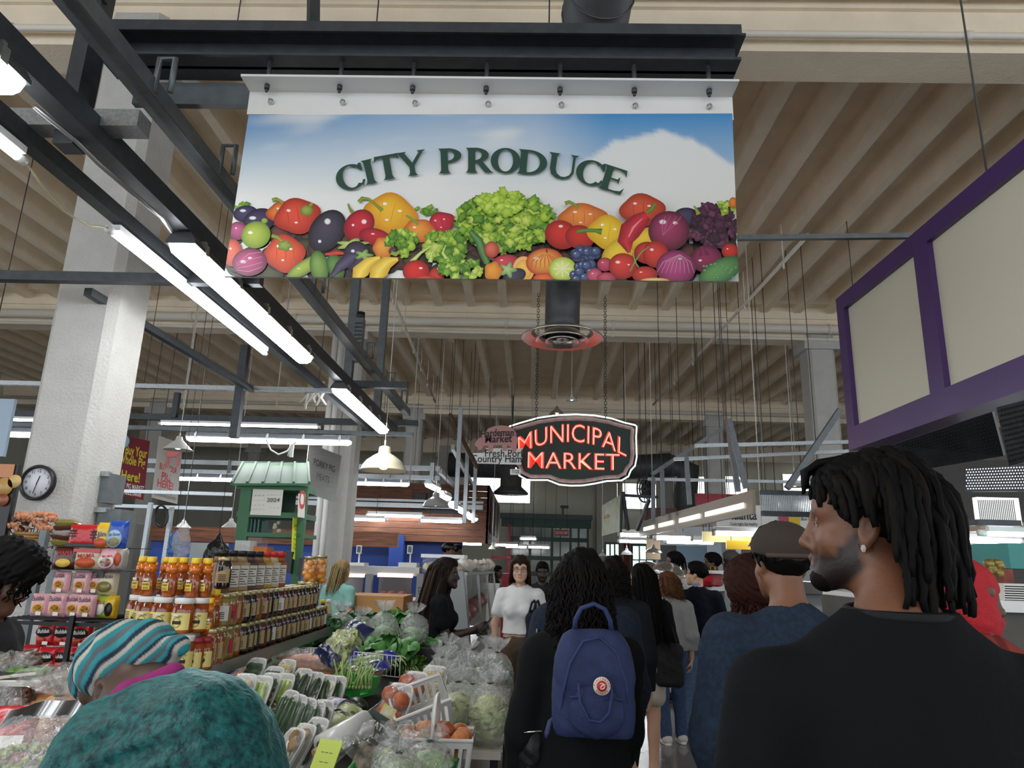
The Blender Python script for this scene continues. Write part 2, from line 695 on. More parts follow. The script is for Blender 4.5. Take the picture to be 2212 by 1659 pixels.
for p,q,lab in sp:
 t=MB()
 a,b=atz(*p,5.73),atz(*q,5.73)
 t.cyl(a,b,0.028,8)
 for k in range(6):
  c=a.lerp(b,(k+.5)/6)
  t.cyl(c,(c.x,c.y,6.30),0.010,6)
  t.cyl(c,(c.x,c.y,c.z-.1),0.015,6)
 solo('sprinkler_pipe',t,PIPE,lab,'pipe','sprinkler pipes')
d=thing('ceiling_duct','dark grey spiral duct running under the ceiling and down to a round diffuser','duct',(0.42,9.6,5.6))
t=MB()
pts=[(0,-8.5,0),(0,-0.55,0)]+[(0,-0.55+0.55*sin(a),-0.55*(1-cos(a)))for a in(0.3,0.6,0.9,1.2,1.4)]+[(0,0,-0.6),(0,0,-0.78)]
t.tube(pts,0.25,24)
t.build('duct_pipe',DUCT,d)
t=MB()
for i in range(24):
 y=-8.3+i*0.33
 t.tube([(0.256*cos(a),y+0.05*a,0.256*sin(a))for a in np.linspace(0,2*pi,25)],0.007,5,False)
t.build('spiral_seam',DUCT,d)
t=MB()
for r0,r1,z in((0.57,0.40,0.0),(0.37,0.26,-0.03),(0.23,0.14,-0.05)):
 t.lathe([(r0,z+.02),(r0+.015,z),(r0,z-.012),(r1,z+.10),(r1-.01,z+.10),(r0-.03,z+.02)],40,(0,0,-0.86),cap=False)
t.lathe([(0.10,0),(0.08,-.05),(0,-.06)],24,(0,0,-0.86))
t.lathe([(0.25,0.02),(0.27,.06),(0.25,.10)],24,(0,0,-0.86),cap=False)
t.build('diffuser',CHROME,d)
HANG=[(1158,770,1158,905,11.9,1),(1308,735,1308,905,11.9,1)]
for i,(px,y0,px1,y1,Y,k)in enumerate(HANG):
 a=at(px1,y1,Y)
 t=MB()
 z=a.z
 n=0
 while z<6.3:
  t.tube([(a.x+0.02*(n%2)*s,a.y+0.02*((n+1)%2)*s,z+dz)for s,dz in((1,0),(1,.055),(-1,.055),(-1,0),(1,0))],0.006,5,False)
  z+=0.05
  n+=1
 solo('hanging_chain',t,WIRE,('left','right')[i]+' of the two dark chains holding the red neon market sign','chain','chains of the market sign')
rods=[(1187,0,85,4.8,WIRE),(520,0,95,5.0,WIRE),(818,0,95,4.8,WIRE),(2075,0,480,3.4,WIRE),(1017,10,90,6.0,ROD),(1750,20,130,6.0,ROD),(1968,45,100,6.0,ROD),(1512,45,90,6.0,ROD),
(1073,45,90,6.0,ROD),(640,45,95,6.0,ROD),(1497,610,850,13.5,WIRE),(1556,610,905,13.0,WIRE),(1820,390,640,9.0,WIRE),(1700,740,1010,14,ROD),(1640,850,1040,17,ROD),(430,640,885,10.4,ROD),
(626,620,885,10.5,ROD),(345,620,840,12,WIRE),(15,600,740,7.0,WIRE),(990,610,900,14,WIRE),(1030,690,870,15,WIRE),(900,800,1040,13,ROD),(1424,770,1010,15,WIRE),(1150,910,1010,18,ROD)]
def rod_where(px,y1):
 h='far left' if px<450 else 'left of centre' if px<900 else 'near the centre' if px<1300 else 'right of centre' if px<1650 else 'far right'
 rod_seen[h]=rod_seen.get(h,0)+1
 return h+', '+ORD[rod_seen[h]-1]+' there'
rod_seen={}
for i,(px,y0,y1,Y,m)in enumerate(rods):
 a,b=at(px,y0,Y),at(px,y1,Y)
 t=MB()
 t.cyl((a.x,Y,b.z),(a.x,Y,6.7),0.006 if m is WIRE else 0.011,6)
 solo('hanger_rod',t,m,('thin dark' if m is WIRE else 'pale')+' vertical hanger rod from the ceiling, seen '+rod_where(px,y1),'rod','hanger rods')
 # ------------------------------------------------------------------ steel frames over the produce stall
def steel(name,label,segs,m=STEEL,cat='beam',group='steel frame of the produce stall',w=0.08,h=None):
 t=MB()
 for s in segs:
  t.bar(s[0],s[1],s[2]if len(s)>2 else w,s[3]if len(s)>3 else h)
 return solo(name,t,m,label,cat,group)
def channel(t,p0,p1,w=0.09,h=0.07,th=0.008,flip=1):
 """open C channel, the slot facing up"""
 p0,p1=V(p0),V(p1)
 d=(p1-p0).normalized()
 sx=d.cross(V((0,0,1))).normalized()
 t.bar(p0,p1,w,th)
 for s in(-1,1):
  t.bar(p0+sx*(s*w/2)+V((0,0,h/2)),p1+sx*(s*w/2)+V((0,0,h/2)),th,h)
t=MB()
channel(t,(-1.93,0.6,3.78),(-1.93,10.7,3.78),0.10,0.09)
s1=solo('steel_channel',t,STEEL2,'long grey steel channel running away behind the left edge of the produce sign','beam','steel frame of the produce stall')
for y in(2.95,3.7,5.6,7.6,8.9,9.9):
 t=MB()
 t.tube([(-1.88,y,3.80),(-1.88,y,3.99),(-1.80,y,3.99),(-1.80,y,3.80)],0.016,6)
 t.build('hook_bracket',STEEL2,s1)
steel('steel_beam','dark steel box beam that carries the row of LED fixtures',[((-2.13,0.6,3.56),(-2.13,10.8,3.56),0.10,0.12)])
steel('steel_beam','dark steel beam left of the LED fixtures with slim tubes tied beneath',[((-2.47,0.6,3.54),(-2.47,10.8,3.54),0.08,0.08)])
steel('steel_beam','short galvanised cross piece joining the stall beams under the post',[((-2.75,2.95,3.62),(-1.9,2.95,3.62),0.11,0.09)],GALV)
steel('steel_post','dark steel post with bolted angles dropping past the stall beams at upper left',[((-2.27,2.98,3.5),(-2.27,2.98,6.3),0.10,0.10),((-2.2,2.9,3.66),(-2.2,2.9,4.0),0.08,0.02),((-2.2,2.9,4.3),(-2.2,2.9,4.5),0.08,0.02)])
steel('steel_brace','dark diagonal brace rising behind the top of the produce sign',[((-1.25,3.3,4.3),(-1.55,3.7,6.3),0.06,0.05)])
t=MB()
t.bb((-2.25,3.0,4.20),(1.03,3.20,4.215))
t.bb((-2.25,3.0,4.06),(1.0,3.20,4.075))
t.bb((-2.25,3.09,4.06),(1.0,3.11,4.21))
t.bb((-2.25,2.97,4.18),(1.0,2.985,4.24))
solo('steel_beam',t,STEEL,'black I-beam over the produce sign','beam','steel frame of the produce stall')
steel('steel_beam','grey lower plate of the black I-beam at the sign’s upper left corner',[((-2.15,3.22,3.98),(-1.47,3.22,3.98),0.04,0.13)],STEEL2)
steel('steel_beam','dark cross tube passing in front of the column with the clock',[((-6.5,4.62,3.5),(-1.93,4.62,3.5),0.07,0.07)])
a,b=atz(190,630,3.47),atz(545,842,3.47)
steel('steel_brace','dark diagonal brace crossing in front of the column toward the next frame',[(a,b,0.06,0.06)])
steel('steel_beam','galvanised slotted rail behind the column below the diagonal brace',[((-7.5,7.85,3.48),(-2.1,7.85,3.48),0.06,0.05)],GALV)
p=at(524,800,7.85)
steel('steel_post','dark post standing between the slotted rail and the fixture rail',[((p.x,7.85,2.9),(p.x,7.85,4.0),0.09,0.09)])
p=at(762,700,8.3)
steel('steel_post','left of the two dark steel posts under the produce sign',[((p.x,8.3,3.6),(p.x,8.3,6.3),0.10,0.10)],STEEL2)
p=at(824,760,9.7)
steel('steel_post','right of the two dark steel posts under the produce sign',[((p.x,9.7,3.4),(p.x,9.7,6.3),0.10,0.10)],STEEL2)
p=at(775,735,8.19)
q=thing('louvre_box','grey louvred box with a knob hung on the left post under the sign','box',(p.x,8.19,p.z))
t=MB()
t.box((0,0,0),(0.10,0.12,0.55))
t.build('case',STEEL2,q)
t=MB()
for k in range(9):
 t.box((0,-0.065,-0.2+k*0.05),(0.09,0.012,0.02))
t.build('louvres',STEEL,q)
t=MB()
t.cyl((0,0,0.27),(0,0,0.36),0.05)
t.build('knob',BLACK,q)
steel('steel_beam','upper steel rail of the stall’s far end above the crosswise lights',[((-9.0,10.7,3.66),(-1.75,10.7,3.66),0.10,0.09)])
steel('steel_beam','galvanised lower rail that the crosswise LED fixtures hang from',[((-9.0,10.6,3.47),(-1.8,10.6,3.47),0.08,0.06)],STEEL2)
steel('steel_post','short bolted post above the fixture rail right of the clock column',[((-5.56,10.65,3.65),(-5.56,10.65,4.05),0.08,0.08)])
steel('steel_beam','grey cross tube under the louvred box',[((-2.35,8.25,3.66),(-1.5,8.25,3.66),0.08,0.08)])
steel('steel_beam','bluish grey rail pair behind the two pig banners',[((-9.2,14.9,3.50),(-1.9,14.9,3.50),0.09,0.10),((-9.2,14.9,3.30),(-1.9,14.9,3.30),0.08,0.09)]+
[((-8.7+k*1.15,14.85,3.28),(-8.7+k*1.15,14.85,3.56),0.16,0.02)for k in range(6)],GALV)
steel('steel_beam','sloping steel rail running off beyond the first pendant lamp',[((-1.9,14.9,3.45),(-1.9,26,3.45),0.08,0.1),((-1.5,13.5,3.75),(-1.5,24,3.35),0.07,0.1)],GALV)
steel('steel_beam','galvanised rail across the plank-clad stall with two rows of tubes',[((-6.6,18.6,2.98),(-1.2,18.6,2.98),0.08,0.12),((-6.6,18.75,3.12),(-1.2,18.75,3.12),0.06,0.06)],GALV)
for k,(px,y0,y1,Y)in enumerate([(985,880,1100,13.5),(1003,960,1130,15),(1022,1000,1130,17),(932,1000,1045,14)]):
 a,b=at(px,y1,Y),at(px,y0,Y)
 steel('steel_post','grey upright of the stall frame near the pig sign, '+ORD[k]+' of its cluster',[((a.x,Y,a.z),(a.x,Y,b.z),0.08,0.08)],GALV)
a,b=at(972,895,13.4),at(1030,1010,14.8)
steel('steel_brace','rust brown sloping brace left of the pig sign',[(a,b,0.06,0.06)],mat('rust_brown_steel',(0.14,0.07,0.05),0.6))
# the rail reaching from the produce sign to the purple sign
steel('steel_beam','thin grey tube reaching from the produce sign to the purple signbox',[(at(1593,514,4.6),at(1965,510,4.6),0.035,0.035)],STEEL2)
# ------------------------------------------------------------------ LED fixtures and tubes
HOUSE=mat('fixture_housing_grey',(0.45,0.50,0.58),0.35,0.2)
DHOUSE=mat('fixture_housing_dark',(0.06,0.065,0.07),0.45)
def led_fixture(label,p0,p1,w=0.16,house=HOUSE,group='vapour-tight LED fixtures',cord=True):
 p0,p1=V(p0),V(p1)
 ln=(p1-p0).length
 d=(p1-p0).normalized()
 r=thing('led_fixture',label,'light',(p0+p1)/2,atan2(d.y,d.x),group)
 t=MB()
 h=ln/2
 t.prism([(-w*.54,.001),(w*.54,.001),(w*.54,.02),(w*.32,.075),(-w*.32,.075),(-w*.54,.02)],ln+.01,(-h-.005,0,0),(0,1,0),(0,0,1))
 t.build('housing',house,r)
 t=MB()
 prof=[(-w*.5,.0),(-w*.38,-.045),(-w*.2,-.062),(w*.2,-.062),(w*.38,-.045),(w*.5,0)]
 t.prism(prof,ln-.06,(-h+.03,0,0),(0,1,0),(0,0,1))
 for s in(-1,1):  # rounded noses
  t.prism([(a*.86,b*.8+.003)for a,b in prof],.03*s,(s*(h-.03),0,0),(0,1,0),(0,0,1))
 t.build('lens',LED,r)
 for k in range(5):
  t=MB()
  x=-h+.15+(ln-.3)*k/4
  for s in(-1,1):
   t.bb((x-.02,s*w*.5-.012,-.012),(x+.02,s*w*.5+.012,.055))
  t.bb((x-.012,-w*.5,.05),(x+.012,w*.5,.08))
  t.build('clip',CHROME,r)
 LAST[0]=r.name
 return r
LAST=['']
def led_tube(label,p0,p1,r=0.022,group='slim LED tubes'):
 p0,p1=V(p0),V(p1)
 d=(p1-p0).normalized()
 o=thing('led_tube',label,'light',(p0+p1)/2,atan2(d.y,d.x),group)
 h=(p1-p0).length/2
 t=MB()
 t.tube([(-h,0,0),(h,0,0)],r,10)
 t.build('tube',LEDFAR,o)
 t=MB()
 for s in(-1,1):
  t.tube([(s*h,0,0),(s*(h+.05),0,0)],r*1.1,10)
 t.bb((-h,-r*1.9,r*.5),(h,r*1.9,r*2.1))  # backing plate, widened to block the tube's upward light
 t.build('backing',WHITE,o)
 LAST[0]=o.name
 return o
led_fixture('big LED fixture nearest the top left corner of the stall',(-2.13,0.0,3.42),(-2.13,2.40,3.42),.17,DHOUSE)
led_fixture('large glowing LED fixture beside the lower left corner of the produce sign',(-2.13,3.85,3.42),(-2.13,6.30,3.42),.17,DHOUSE)
led_fixture('glowing LED fixture just before the cream pendant lamp',(-2.13,7.5,3.42),(-2.13,10.0,3.42),.17,DHOUSE)
led_tube('slim glowing tube tied to the beam at the picture’s left edge',(-2.49,0.5,3.44),(-2.49,2.95,3.44))
led_tube('slim glowing tube running beside the large LED fixture',(-2.49,3.75,3.44),(-2.49,6.20,3.44))
led_fixture('crosswise LED fixture above the clock at the left edge',(-8.7,10.6,3.34),(-6.3,10.6,3.34))
led_fixture('crosswise LED fixture between clock and cream pendant lamp',(-5.27,10.6,3.34),(-2.75,10.6,3.34))
led_tube('slim crosswise tube above the clock at left edge',(-9.2,10.66,3.56),(-6.95,10.66,3.56))
led_tube('slim crosswise tube above the crosswise fixture right of the clock',(-5.75,10.66,3.56),(-3.3,10.66,3.56))
led_fixture('far crosswise LED fixture before the green shed roof',(-7.7,14.9,3.17),(-5.4,14.9,3.17))
led_fixture('far crosswise LED fixture passing behind the lettered steel plate',(-4.35,14.9,3.17),(-2.55,14.9,3.17))
k=0
for x0,x1,yy,Y in((735,832,1120,18.5),(910,998,1124,18.5),(795,912,1112,18.8),(735,755,1110,18.8),(966,1042,1161,22),(1000,1040,1174,22),(1060,1118,1176,24),(1093,1137,1180,26),(1142,1186,1181,26),(1125,1157,1163,27),(1500,1630,1147,17),(1440,1520,1175,20),(1338,1400,1168,18),(1460,1515,1150,22),(1475,1500,1169,22),(1418,1490,1160,12),(1545,1640,1150,11),(1340,1396,1154,14),(1660,1760,1148,10.5),(1440,1540,1168,13)):  # the closing tubes in this list are added to brighten the right stalls
 a,b=at(x0,yy,Y),at(x1,yy,Y)
 led_tube(['small far white tube light, '+ORD[k]+' counting from the plank wall to the right'][0],(a.x,Y,a.z),(b.x,Y,a.z),0.045,'far tube lights')
 hangup(bpy.data.objects[LAST[0]],[(a.x*.8+b.x*.2,Y,a.z+.05),(a.x*.2+b.x*.8,Y,a.z+.05)])
 k+=1
for j,(px,py)in enumerate([(937,1050),(962,1071),(985,1093),(1004,1105),(1022,1118)]):
 Y=14.0+j*.95
 p=at(px,py,Y)
 led_fixture(ORD[j]+' bright fixture in the row running away from the grey dome lamp',(p.x-0.05,Y-.42,p.z),(p.x+.02,Y+.42,p.z-.01),.16,GALV,'fixtures running away from the dome lamps')
 hangup(bpy.data.objects[LAST[0]],[(p.x,Y,p.z+.07)])
 # ------------------------------------------------------------------ pendant lamps
def dome_lamp(label,p,r,m,kind='dome',glow=0.5,rod=1.0):
 o=thing('pendant_lamp',label,'lamp',p,0,'pendant lamps')
 t=MB()
 if kind=='dome':
  prof=[(.16,1.02),(.24,.98),(.27,.72),(.45,.62),(.72,.42),(.90,.18),(.96,.02),(1.02,0),(1.02,-.03),(.95,-.02),(.86,.16),(.68,.38),(.4,.56),(.1,.62)]
 elif kind=='cone':
  prof=[(.12,1.0),(.20,.95),(.26,.70),(1.0,.03),(1.02,0),(.98,-.01),(.24,.62),(.05,.66)]
 else:
  prof=[(.14,1.0),(.18,.75),(.26,.62),(.62,.50),(.88,.34),(1.0,.12),(1.03,.10),(.98,.08),(.86,.28),(.6,.44),(.1,.52)]
 t.lathe([(a*r,b*r)for a,b in prof],32)
 t.build('lamp_shade',m,o)
 t=MB()
 t.ell((0,0,r*.3),r*.28,12)
 t.build('bulb',emis('lamp_bulb_glow',(1.0,.95,.85),1.2),o)
 t=MB()
 t.cyl((0,0,r),(0,0,6.71-p[2]),.006,6)
 t.cyl((0,0,r),(0,0,r+.12*rod),.012,6)
 t.build('stem',WPAINT,o)
 return o
CREAMSH=mat('cream_enamel',(0.70,0.64,0.48),0.25,coat=.4)
GREYSH=mat('grey_enamel',(0.42,0.43,0.43),0.25,coat=.4)
ALU=mat('spun_aluminium',(0.5,0.48,0.45),0.3,0.8)
for px,py,Y,wpx,m,kd,lab,rd in[
(828,1016,9.6,100,CREAMSH,'dome','large cream dome pendant hanging below the steel frame',.75),(941,1094,13.5,57,GREYSH,'dome','grey dome pendant before the plank-clad stall',.6),
(1025,1151,20,31,WPAINT,'dome','small white dome pendant at the end of the fixture row',.5),(384,972,10.2,54,WPAINT,'cone','white cone pendant before the red pig banner',.4),
(1648,1183,9.5,56,ALU,'bowl','aluminium pendant with wide bowl above the cap of the denim-shirted man',.45),(1412,1196,13,36,ALU,'bowl','small aluminium pendant above the far heads',.45),
(1354,1198,14,25,GREYSH,'dome','small grey dome pendant left of the small aluminium one',.4),(1302,1201,16,17,GREYSH,'dome','tiny grey dome pendant beside the back pilaster',.4),
(1717,1052,13,40,CREAMSH,'cone','cream cone pendant in front of the right column',1.5),(1203,895,18.0,34,mat('dull_cream_shade',(.33,.28,.22),.5),'cone','old cream pendant hanging above the neon market sign',1.4),
(1235,866,15,26,WPAINT,'cone','white bell speaker hanging above the market sign',1.4),(498,1140,14,36,WPAINT,'cone','white desk-style cone lamp left of the green shed',.25),
(395,1140,15,30,WPAINT,'cone','pale cone lamp behind the hanging clear bag',.25),(1063,1186,18,17,CREAMSH,'dome','tiny cream pendant under the far end of the plank wall',.4)]:
 p=at(px,py,Y)
 D=(p-CAM).length
 dome_lamp(lab,p,wpx/2*D/F_PX,m,kd,.5,rd)
t=thing('vent_stack','black hanging vent hood left of the market sign and above the restrooms','vent',at(1103,1066,20))
u=MB()
u.lathe([(.50,-.02),(.49,.03),(.36,.14),(.30,.2),(.30,.95)],24)
u.build('hood',DUCT,t)
hangup(t,[t.location+V((0,0,.9))],.02)
mb=MB()
for a,b,c in((at(1300,1030,26),at(1445,1005,26),at(1480,1090,26)),):
 mb.tube([(-3,26,a.z+.3),(a.x,26,a.z+.3),(b.x,26,b.z),(b.x+.7,26,b.z-.2),(c.x,26,c.z+.3),(c.x+.1,26,c.z-.5)],.45,14)
solo('exhaust_duct',mb,DUCT,'fat black duct elbowing down beyond the market sign','duct')
# loose tatters, cords
t=MB()
p=at(690,828,8.0)
for k in range(7):
 a=p+V((random.uniform(-.06,.06),0,.02))
 t.tube([a,a+V((random.uniform(-.1,.05),0,-.12)),a+V((random.uniform(-.17,.08),0,-.25-.1*random.random()))],[.02,.03,.012],5)
solo('plastic_tatters',t,mat('dirty_film',(.55,.53,.48),.4),'torn strips of dirty plastic knotted to the beam end','plastic')
FLEX=mat('flex_conduit',(.45,.46,.47),.35,.8)
t=MB()
pts=[atz(75,230,3.52),atz(160,300,3.5),atz(215,355,3.44),atz(290,420,3.42),atz(350,470,3.46),atz(372,500,3.5)]
t.tube(pts,.013,8)
solo('flexible_conduit',t,FLEX,'ribbed metal conduit curving down to the large LED fixture','cable')
t=MB()
t.tube([(-2.49,2.99,3.45),(-2.50,3.15,3.40),(-2.51,3.35,3.36),(-2.50,3.55,3.38),(-2.49,3.72,3.45)],.006,6)
solo('power_cord',t,mat('yellowed_cord',(.55,.5,.3),.5),'thin yellowish cord looping between the slim tubes','cable','power cords')
t=MB()
pts=[at(x,y,10.5)for x,y in((575,950),(585,972),(602,982),(620,975),(640,955),(628,960),(622,985))]
t.tube(pts,.012,6)
t.box(at(630,975,10.5),(.05,.03,.18))
solo('power_cord',t,WHITE,'white power cord looping under the crosswise fixture','cable','power cords')
def hx(s):
 return tuple((lambda c:c/12.92 if c<=.04045 else((c+.055)/1.055)**2.4)(int(s[i:i+2],16)/255)for i in(0,2,4))
def lerp3(a,b,t):
 return tuple(x+(y-x)*t for x,y in zip(a,b))
PRINT=mat('printed_vinyl',(1,1,1),0.35,vcol=True)
class Art:
 """flat printed artwork, laid sheet over sheet on an upright panel at depth Y"""
 def __init__(self,Y,x0,x1,ytop,ybot):
  self.mb,self.Y,self.n=MB(),Y,0
  self.lim=(x0,x1,ytop,ybot)
 def P(self,p):
  x,y=p
  l,r,t,b=self.lim
  f=(y-t(x))/(b(x)-t(x))
  x=min(max(x,l(f)),r(f))
  y=min(max(y,t(x)),b(x))
  return at(x,y,self.Y-0.00005*self.n)
 def fan(self,rings,cols):
  """rings of points from centre outwards"""
  self.n+=1
  mb=self.mb
  base=len(mb.v)
  for ring,c in zip(rings,cols):
   mb.col=c
   mb.add([self.P(p)for p in ring],[])
  n=len(rings[0])
  fs=[]
  for i in range(len(rings)-1):
   for j in range(n):
    j2=(j+1)%n
    fs.append((base+i*n+j,base+(i+1)*n+j,base+(i+1)*n+j2,base+i*n+j2))
  fs.append(tuple(base+j for j in range(n))[::-1])
  for f in fs:
   mb.f.append(f)
   mb.m.append(0)
   mb.s.append(False)
 def ell(self,c,rx,ry,rot=0,a='ffffff',b='000000',lob=0,amp=0.0,ph=0.0,hl=None,n=28):
  a,b=hx(a),hx(b)
  rot=radians(-rot)
  rings,cols=[],[]
  for k in range(6):
   t=max(.02,(k/5)**.8)
   ring=[]
   for j in range(n):
    q=2*pi*j/n
    w_=1+amp*cos(lob*q+ph)if lob else 1
    x,y=rx*t*w_*cos(q),ry*t*w_*sin(q)
    x,y=x-rx*.18*(1-t),y-ry*.25*(1-t)
    ring.append((c[0]+x*cos(rot)-y*sin(rot),c[1]+x*sin(rot)+y*cos(rot)))
   rings.append(ring)
   cols.append(lerp3(a,b,t**1.8))
  self.fan(rings,cols)
  if hl:
   for hxy in(hl if isinstance(hl,list)else[hl]):
    q=(c[0]+(hxy[0]*rx)*cos(rot)-(hxy[1]*ry)*sin(rot),c[1]+hxy[0]*rx*sin(rot)+hxy[1]*ry*cos(rot))
    h=lerp3(a,(1,1,1),.75)
    rr=hxy[2]if len(hxy)>2 else .14
    ring=[[(q[0]+rx*rr*s*cos(u),q[1]+ry*rr*.7*s*sin(u))for u in np.linspace(0,2*pi,13)[:-1]]for s in(.05,.6,1)]
    self.fan(ring,[h,h,lerp3(a,b,.35)])
 def line(self,pts,ws,c,c2=None):
  self.n+=1
  c,c2=hx(c),hx(c2 or c)
  mb=self.mb
  base=len(mb.v)
  k=len(pts)
  for i in range(k):
   p,q=pts[max(0,i-1)],pts[min(k-1,i+1)]
   d=sqrt((q[0]-p[0])**2+(q[1]-p[1])**2)or 1
   nx,ny=-(q[1]-p[1])/d,(q[0]-p[0])/d
   w_=ws[i]if hasattr(ws,'__len__')else ws
   for s,cc in((-1,c2),(0,c),(1,c2)):
    mb.col=cc
    mb.add([self.P((pts[i][0]+nx*w_*s/2,pts[i][1]+ny*w_*s/2))],[])
  for i in range(k-1):
   for s in(0,1):
    a=base+i*3+s
    mb.f.append((a,a+1,a+4,a+3))
    mb.m.append(0)
    mb.s.append(False)
 def ruffle(self,c,rx,ry,n,cols,size,rnd,rot=0):
  for i in range(n):
   q,t=rnd.uniform(0,2*pi),sqrt(rnd.random())
   x,y=rx*t*cos(q),ry*t*sin(q)
   p=(c[0]+x,c[1]+y)
   s=size*rnd.uniform(.6,1.25)
   ca=rnd.choice(cols)
   self.ell(p,s,s*rnd.uniform(.5,.9),rnd.uniform(-70,70),ca[0],ca[1],rnd.randint(4,7),.22,rnd.random()*6,n=14)
 def pepper(self,c,rx,ry,rot,a,b,stem=None):
  self.ell(c,rx,ry,rot,a,b,4,.07,.6,[(-.35,-.4,.13),(.3,-.25,.10),(-.1,.35,.09)],32)
  for s in(-.38,.05,.42):
   u=radians(-rot)
   self.line([(c[0]+(s*rx*(1+.3*abs(v)))*cos(u)-v*ry*sin(u),c[1]+s*rx*sin(u)+v*ry*cos(u))for v in(-.6,-.2,.3,.7)],[1,2.5,2.5,1],b,a)
  if stem:
   self.line(stem,[9,8,6,6,8][:len(stem)],'9aa33a','5f7420')
SY=3.10
sg=thing('hanging_sign','large white hanging sign with green lettering above printed fruit and vegetables under a black beam','sign',(-0.25,SY,2.9))
t=MB()
LB,RB=(lambda f:537-53*f),(lambda f:1582+14*f)
TB,BB=(lambda x:248-3*(x-537)/1045),(lambda x:597+11*(x-484)/1112)
c4=[at(537,248,SY),at(1582,245,SY),at(1596,608,SY),at(484,597,SY)]
t.add([p+V((0,.001,0))for p in c4]+[p+V((0,.016,0))for p in c4],[(0,3,2,1),(4,5,6,7),(0,1,5,4),(1,2,6,5),(2,3,7,6),(3,0,4,7)])
t.build('panel',WPAINT,sg,True)
t=MB()
a,b=at(540,196,SY),at(1581,192,SY)
t.bb((a.x,SY,c4[0].z+.004),(b.x+.0,SY+.012,a.z))
t.bb((a.x,SY,a.z-.006),(b.x,SY+.15-.27,a.z+.006))
t.build('angle_bracket',WPAINT,sg,True)
for k in range(7):
 x=a.x+.11+k*(b.x-a.x-.24)/6
 t=MB()
 t.cyl((x,SY-.055,a.z+.006),(x,SY-.055,a.z-.03),.014,6)
 t.cyl((x,SY-.055,a.z-.03),(x,SY-.055,a.z-.045),.008,6)
 t.cyl((x,SY-.055,a.z),(x,SY-.055,4.07),.012,6)
 t.build('hanger_bolt',STEEL,sg,True)
 t=MB()
 t.cyl((x+.01,SY,a.z-.07),(x+.01,SY-.018,a.z-.07),.015,6)
 t.cyl((x+.01,SY-.018,a.z-.07),(x+.01,SY-.03,a.z-.07),.007,6)
 t.build('panel_bolt',CHROME,sg,True)
A=Art(SY-.0004,LB,RB,TB,BB)
nu,nv=120,48
rnd=random.Random(5)
m=A.mb
for i in range(nu+1):
 for j in range(nv+1):
  u,v=i/nu,j/nv
  x=LB(v)+(RB(v)-LB(v))*u
  y=TB(x)+(BB(x)-TB(x))*v
  n1=wob(u*3.0,v*1.6,0.3,3.1,1.0)+.6*wob(u*3,v*2.5,.7,7.0,2.0)+.35*wob(u*3,v*3,.2,15.,3.)
  blue=max(0,1-v/.50)*(1.0-.35*sin(pi*u)-.6*max(0,n1))
  s_=min(1,max(0,(u-.60)/.14))  # the big white cloud on the right
  edge=.34-.22*sin(pi*min(1,max(0,u-.66)/.36))+.025*wob(u*9,.3,.2,6.,0.)+.012*wob(u*9,.3,.2,17.,0.)
  b2=(1.0-v*.9)*min(1,max(.12-v*.2,(edge-v)/.03+.5))
  blue=blue*(1-s_)+max(0,b2)*s_
  blue=max(0,min(1,blue))
  m.col=lerp3(hx('e6e6e2'),lerp3(hx('3f8ac4'),hx('7fb2d6'),v*2),blue)
  m.add([A.P((x,y))],[])
for i in range(nu):
 for j in range(nv):
  p=i*(nv+1)+j
  m.f.append((p,p+1,p+nv+2,p+nv+1))
  m.m.append(0)
  m.s.append(False)
A.n=3
c1=lambda x,y:(470+x/2.962,60+y/2.962)
c2=lambda x,y:(1030+x/2.963,60+y/2.963)
GREENS=[('b9cf4a','6d9a26'),('8fb838','4c7d1c'),('d3dd6c','86ab30'),('6d9c2a','33601a')]
DARKS=[('5c2a4a','2c1028'),('7a3d5c','3a1834'),('432038','1c0a1a')]
# undergrowth that fills the gaps
for i in range(150):
 x=500+(i%75)*14.6
 A.ell((x,575+rnd.uniform(-70,20)),26,22,0,rnd.choice(['5a4638','6b3a30','4a4a2a','3a2a30']),'1c1416')
A.ruffle(c1(150,1150),16,10,7,GREENS,8,rnd)
A.ruffle(c1(1330,1165),24,12,9,GREENS,8,rnd)
A.ell(c1(180,1190),27,18,5,'4a4068','171226',hl=(-.2,-.4,.3))
A.ell(c1(265,1235),36,26,20,'43385e','120e1e',hl=[(-.3,-.4,.25)])
A.ell(c1(130,1300),20,20,0,'c05a8a','6b1f48',hl=(-.2,-.3))
A.pepper(c1(420,1185),36,24,0,'e8883a','a83a18',[c1(350,1105),c1(375,1095),c1(405,1110),c1(425,1140)])
A.pepper(c1(510,1205),49,38,10,'e0503a','9c2416',[c1(605,1120),c1(585,1150),c1(570,1180)])
A.ell(c1(570,1170),14,12,0,'9aa84a','5f7428')
A.ell(c1(700,1300),36,50,-35,'4a4254','141018',hl=[(-.3,-.35,.22),(.0,.55,.12)])
A.ell(c1(95,1440),21,30,0,'e8694a','a83222',hl=(-.2,-.3))
A.ell(c1(245,1325),32,29,20,'b4c04a','6a8a26',hl=(-.3,-.3,.2))
A.ell(c1(300,1235),7,6,0,'a4b040','6a8a26')
A.pepper(c1(430,1445),43,40,0,'ee6238','a82a18',[c1(345,1330),c1(380,1340),c1(410,1365),c1(430,1385)])
A.ell(c1(430,1395),15,11,0,'98a646','5f7428',5,.15)
A.ell(c1(205,1500),38,30,8,'c2487e','5c1436',hl=[(-.35,-.1,.2),(.05,-.3,.14)])
for s in(-.5,-.2,.15,.45):
 A.line([c1(120,1530-40*s),c1(200,1500-120*s),c1(285,1480-100*s)],[1,2,1],'e2a0bc','9a3a66')
A.ell(c1(560,1530),46,15,32,'a8b848','55722a',hl=(-.3,-.3,.1))
A.ell(c1(650,1530),20,36,10,'7ea04a','35561e')
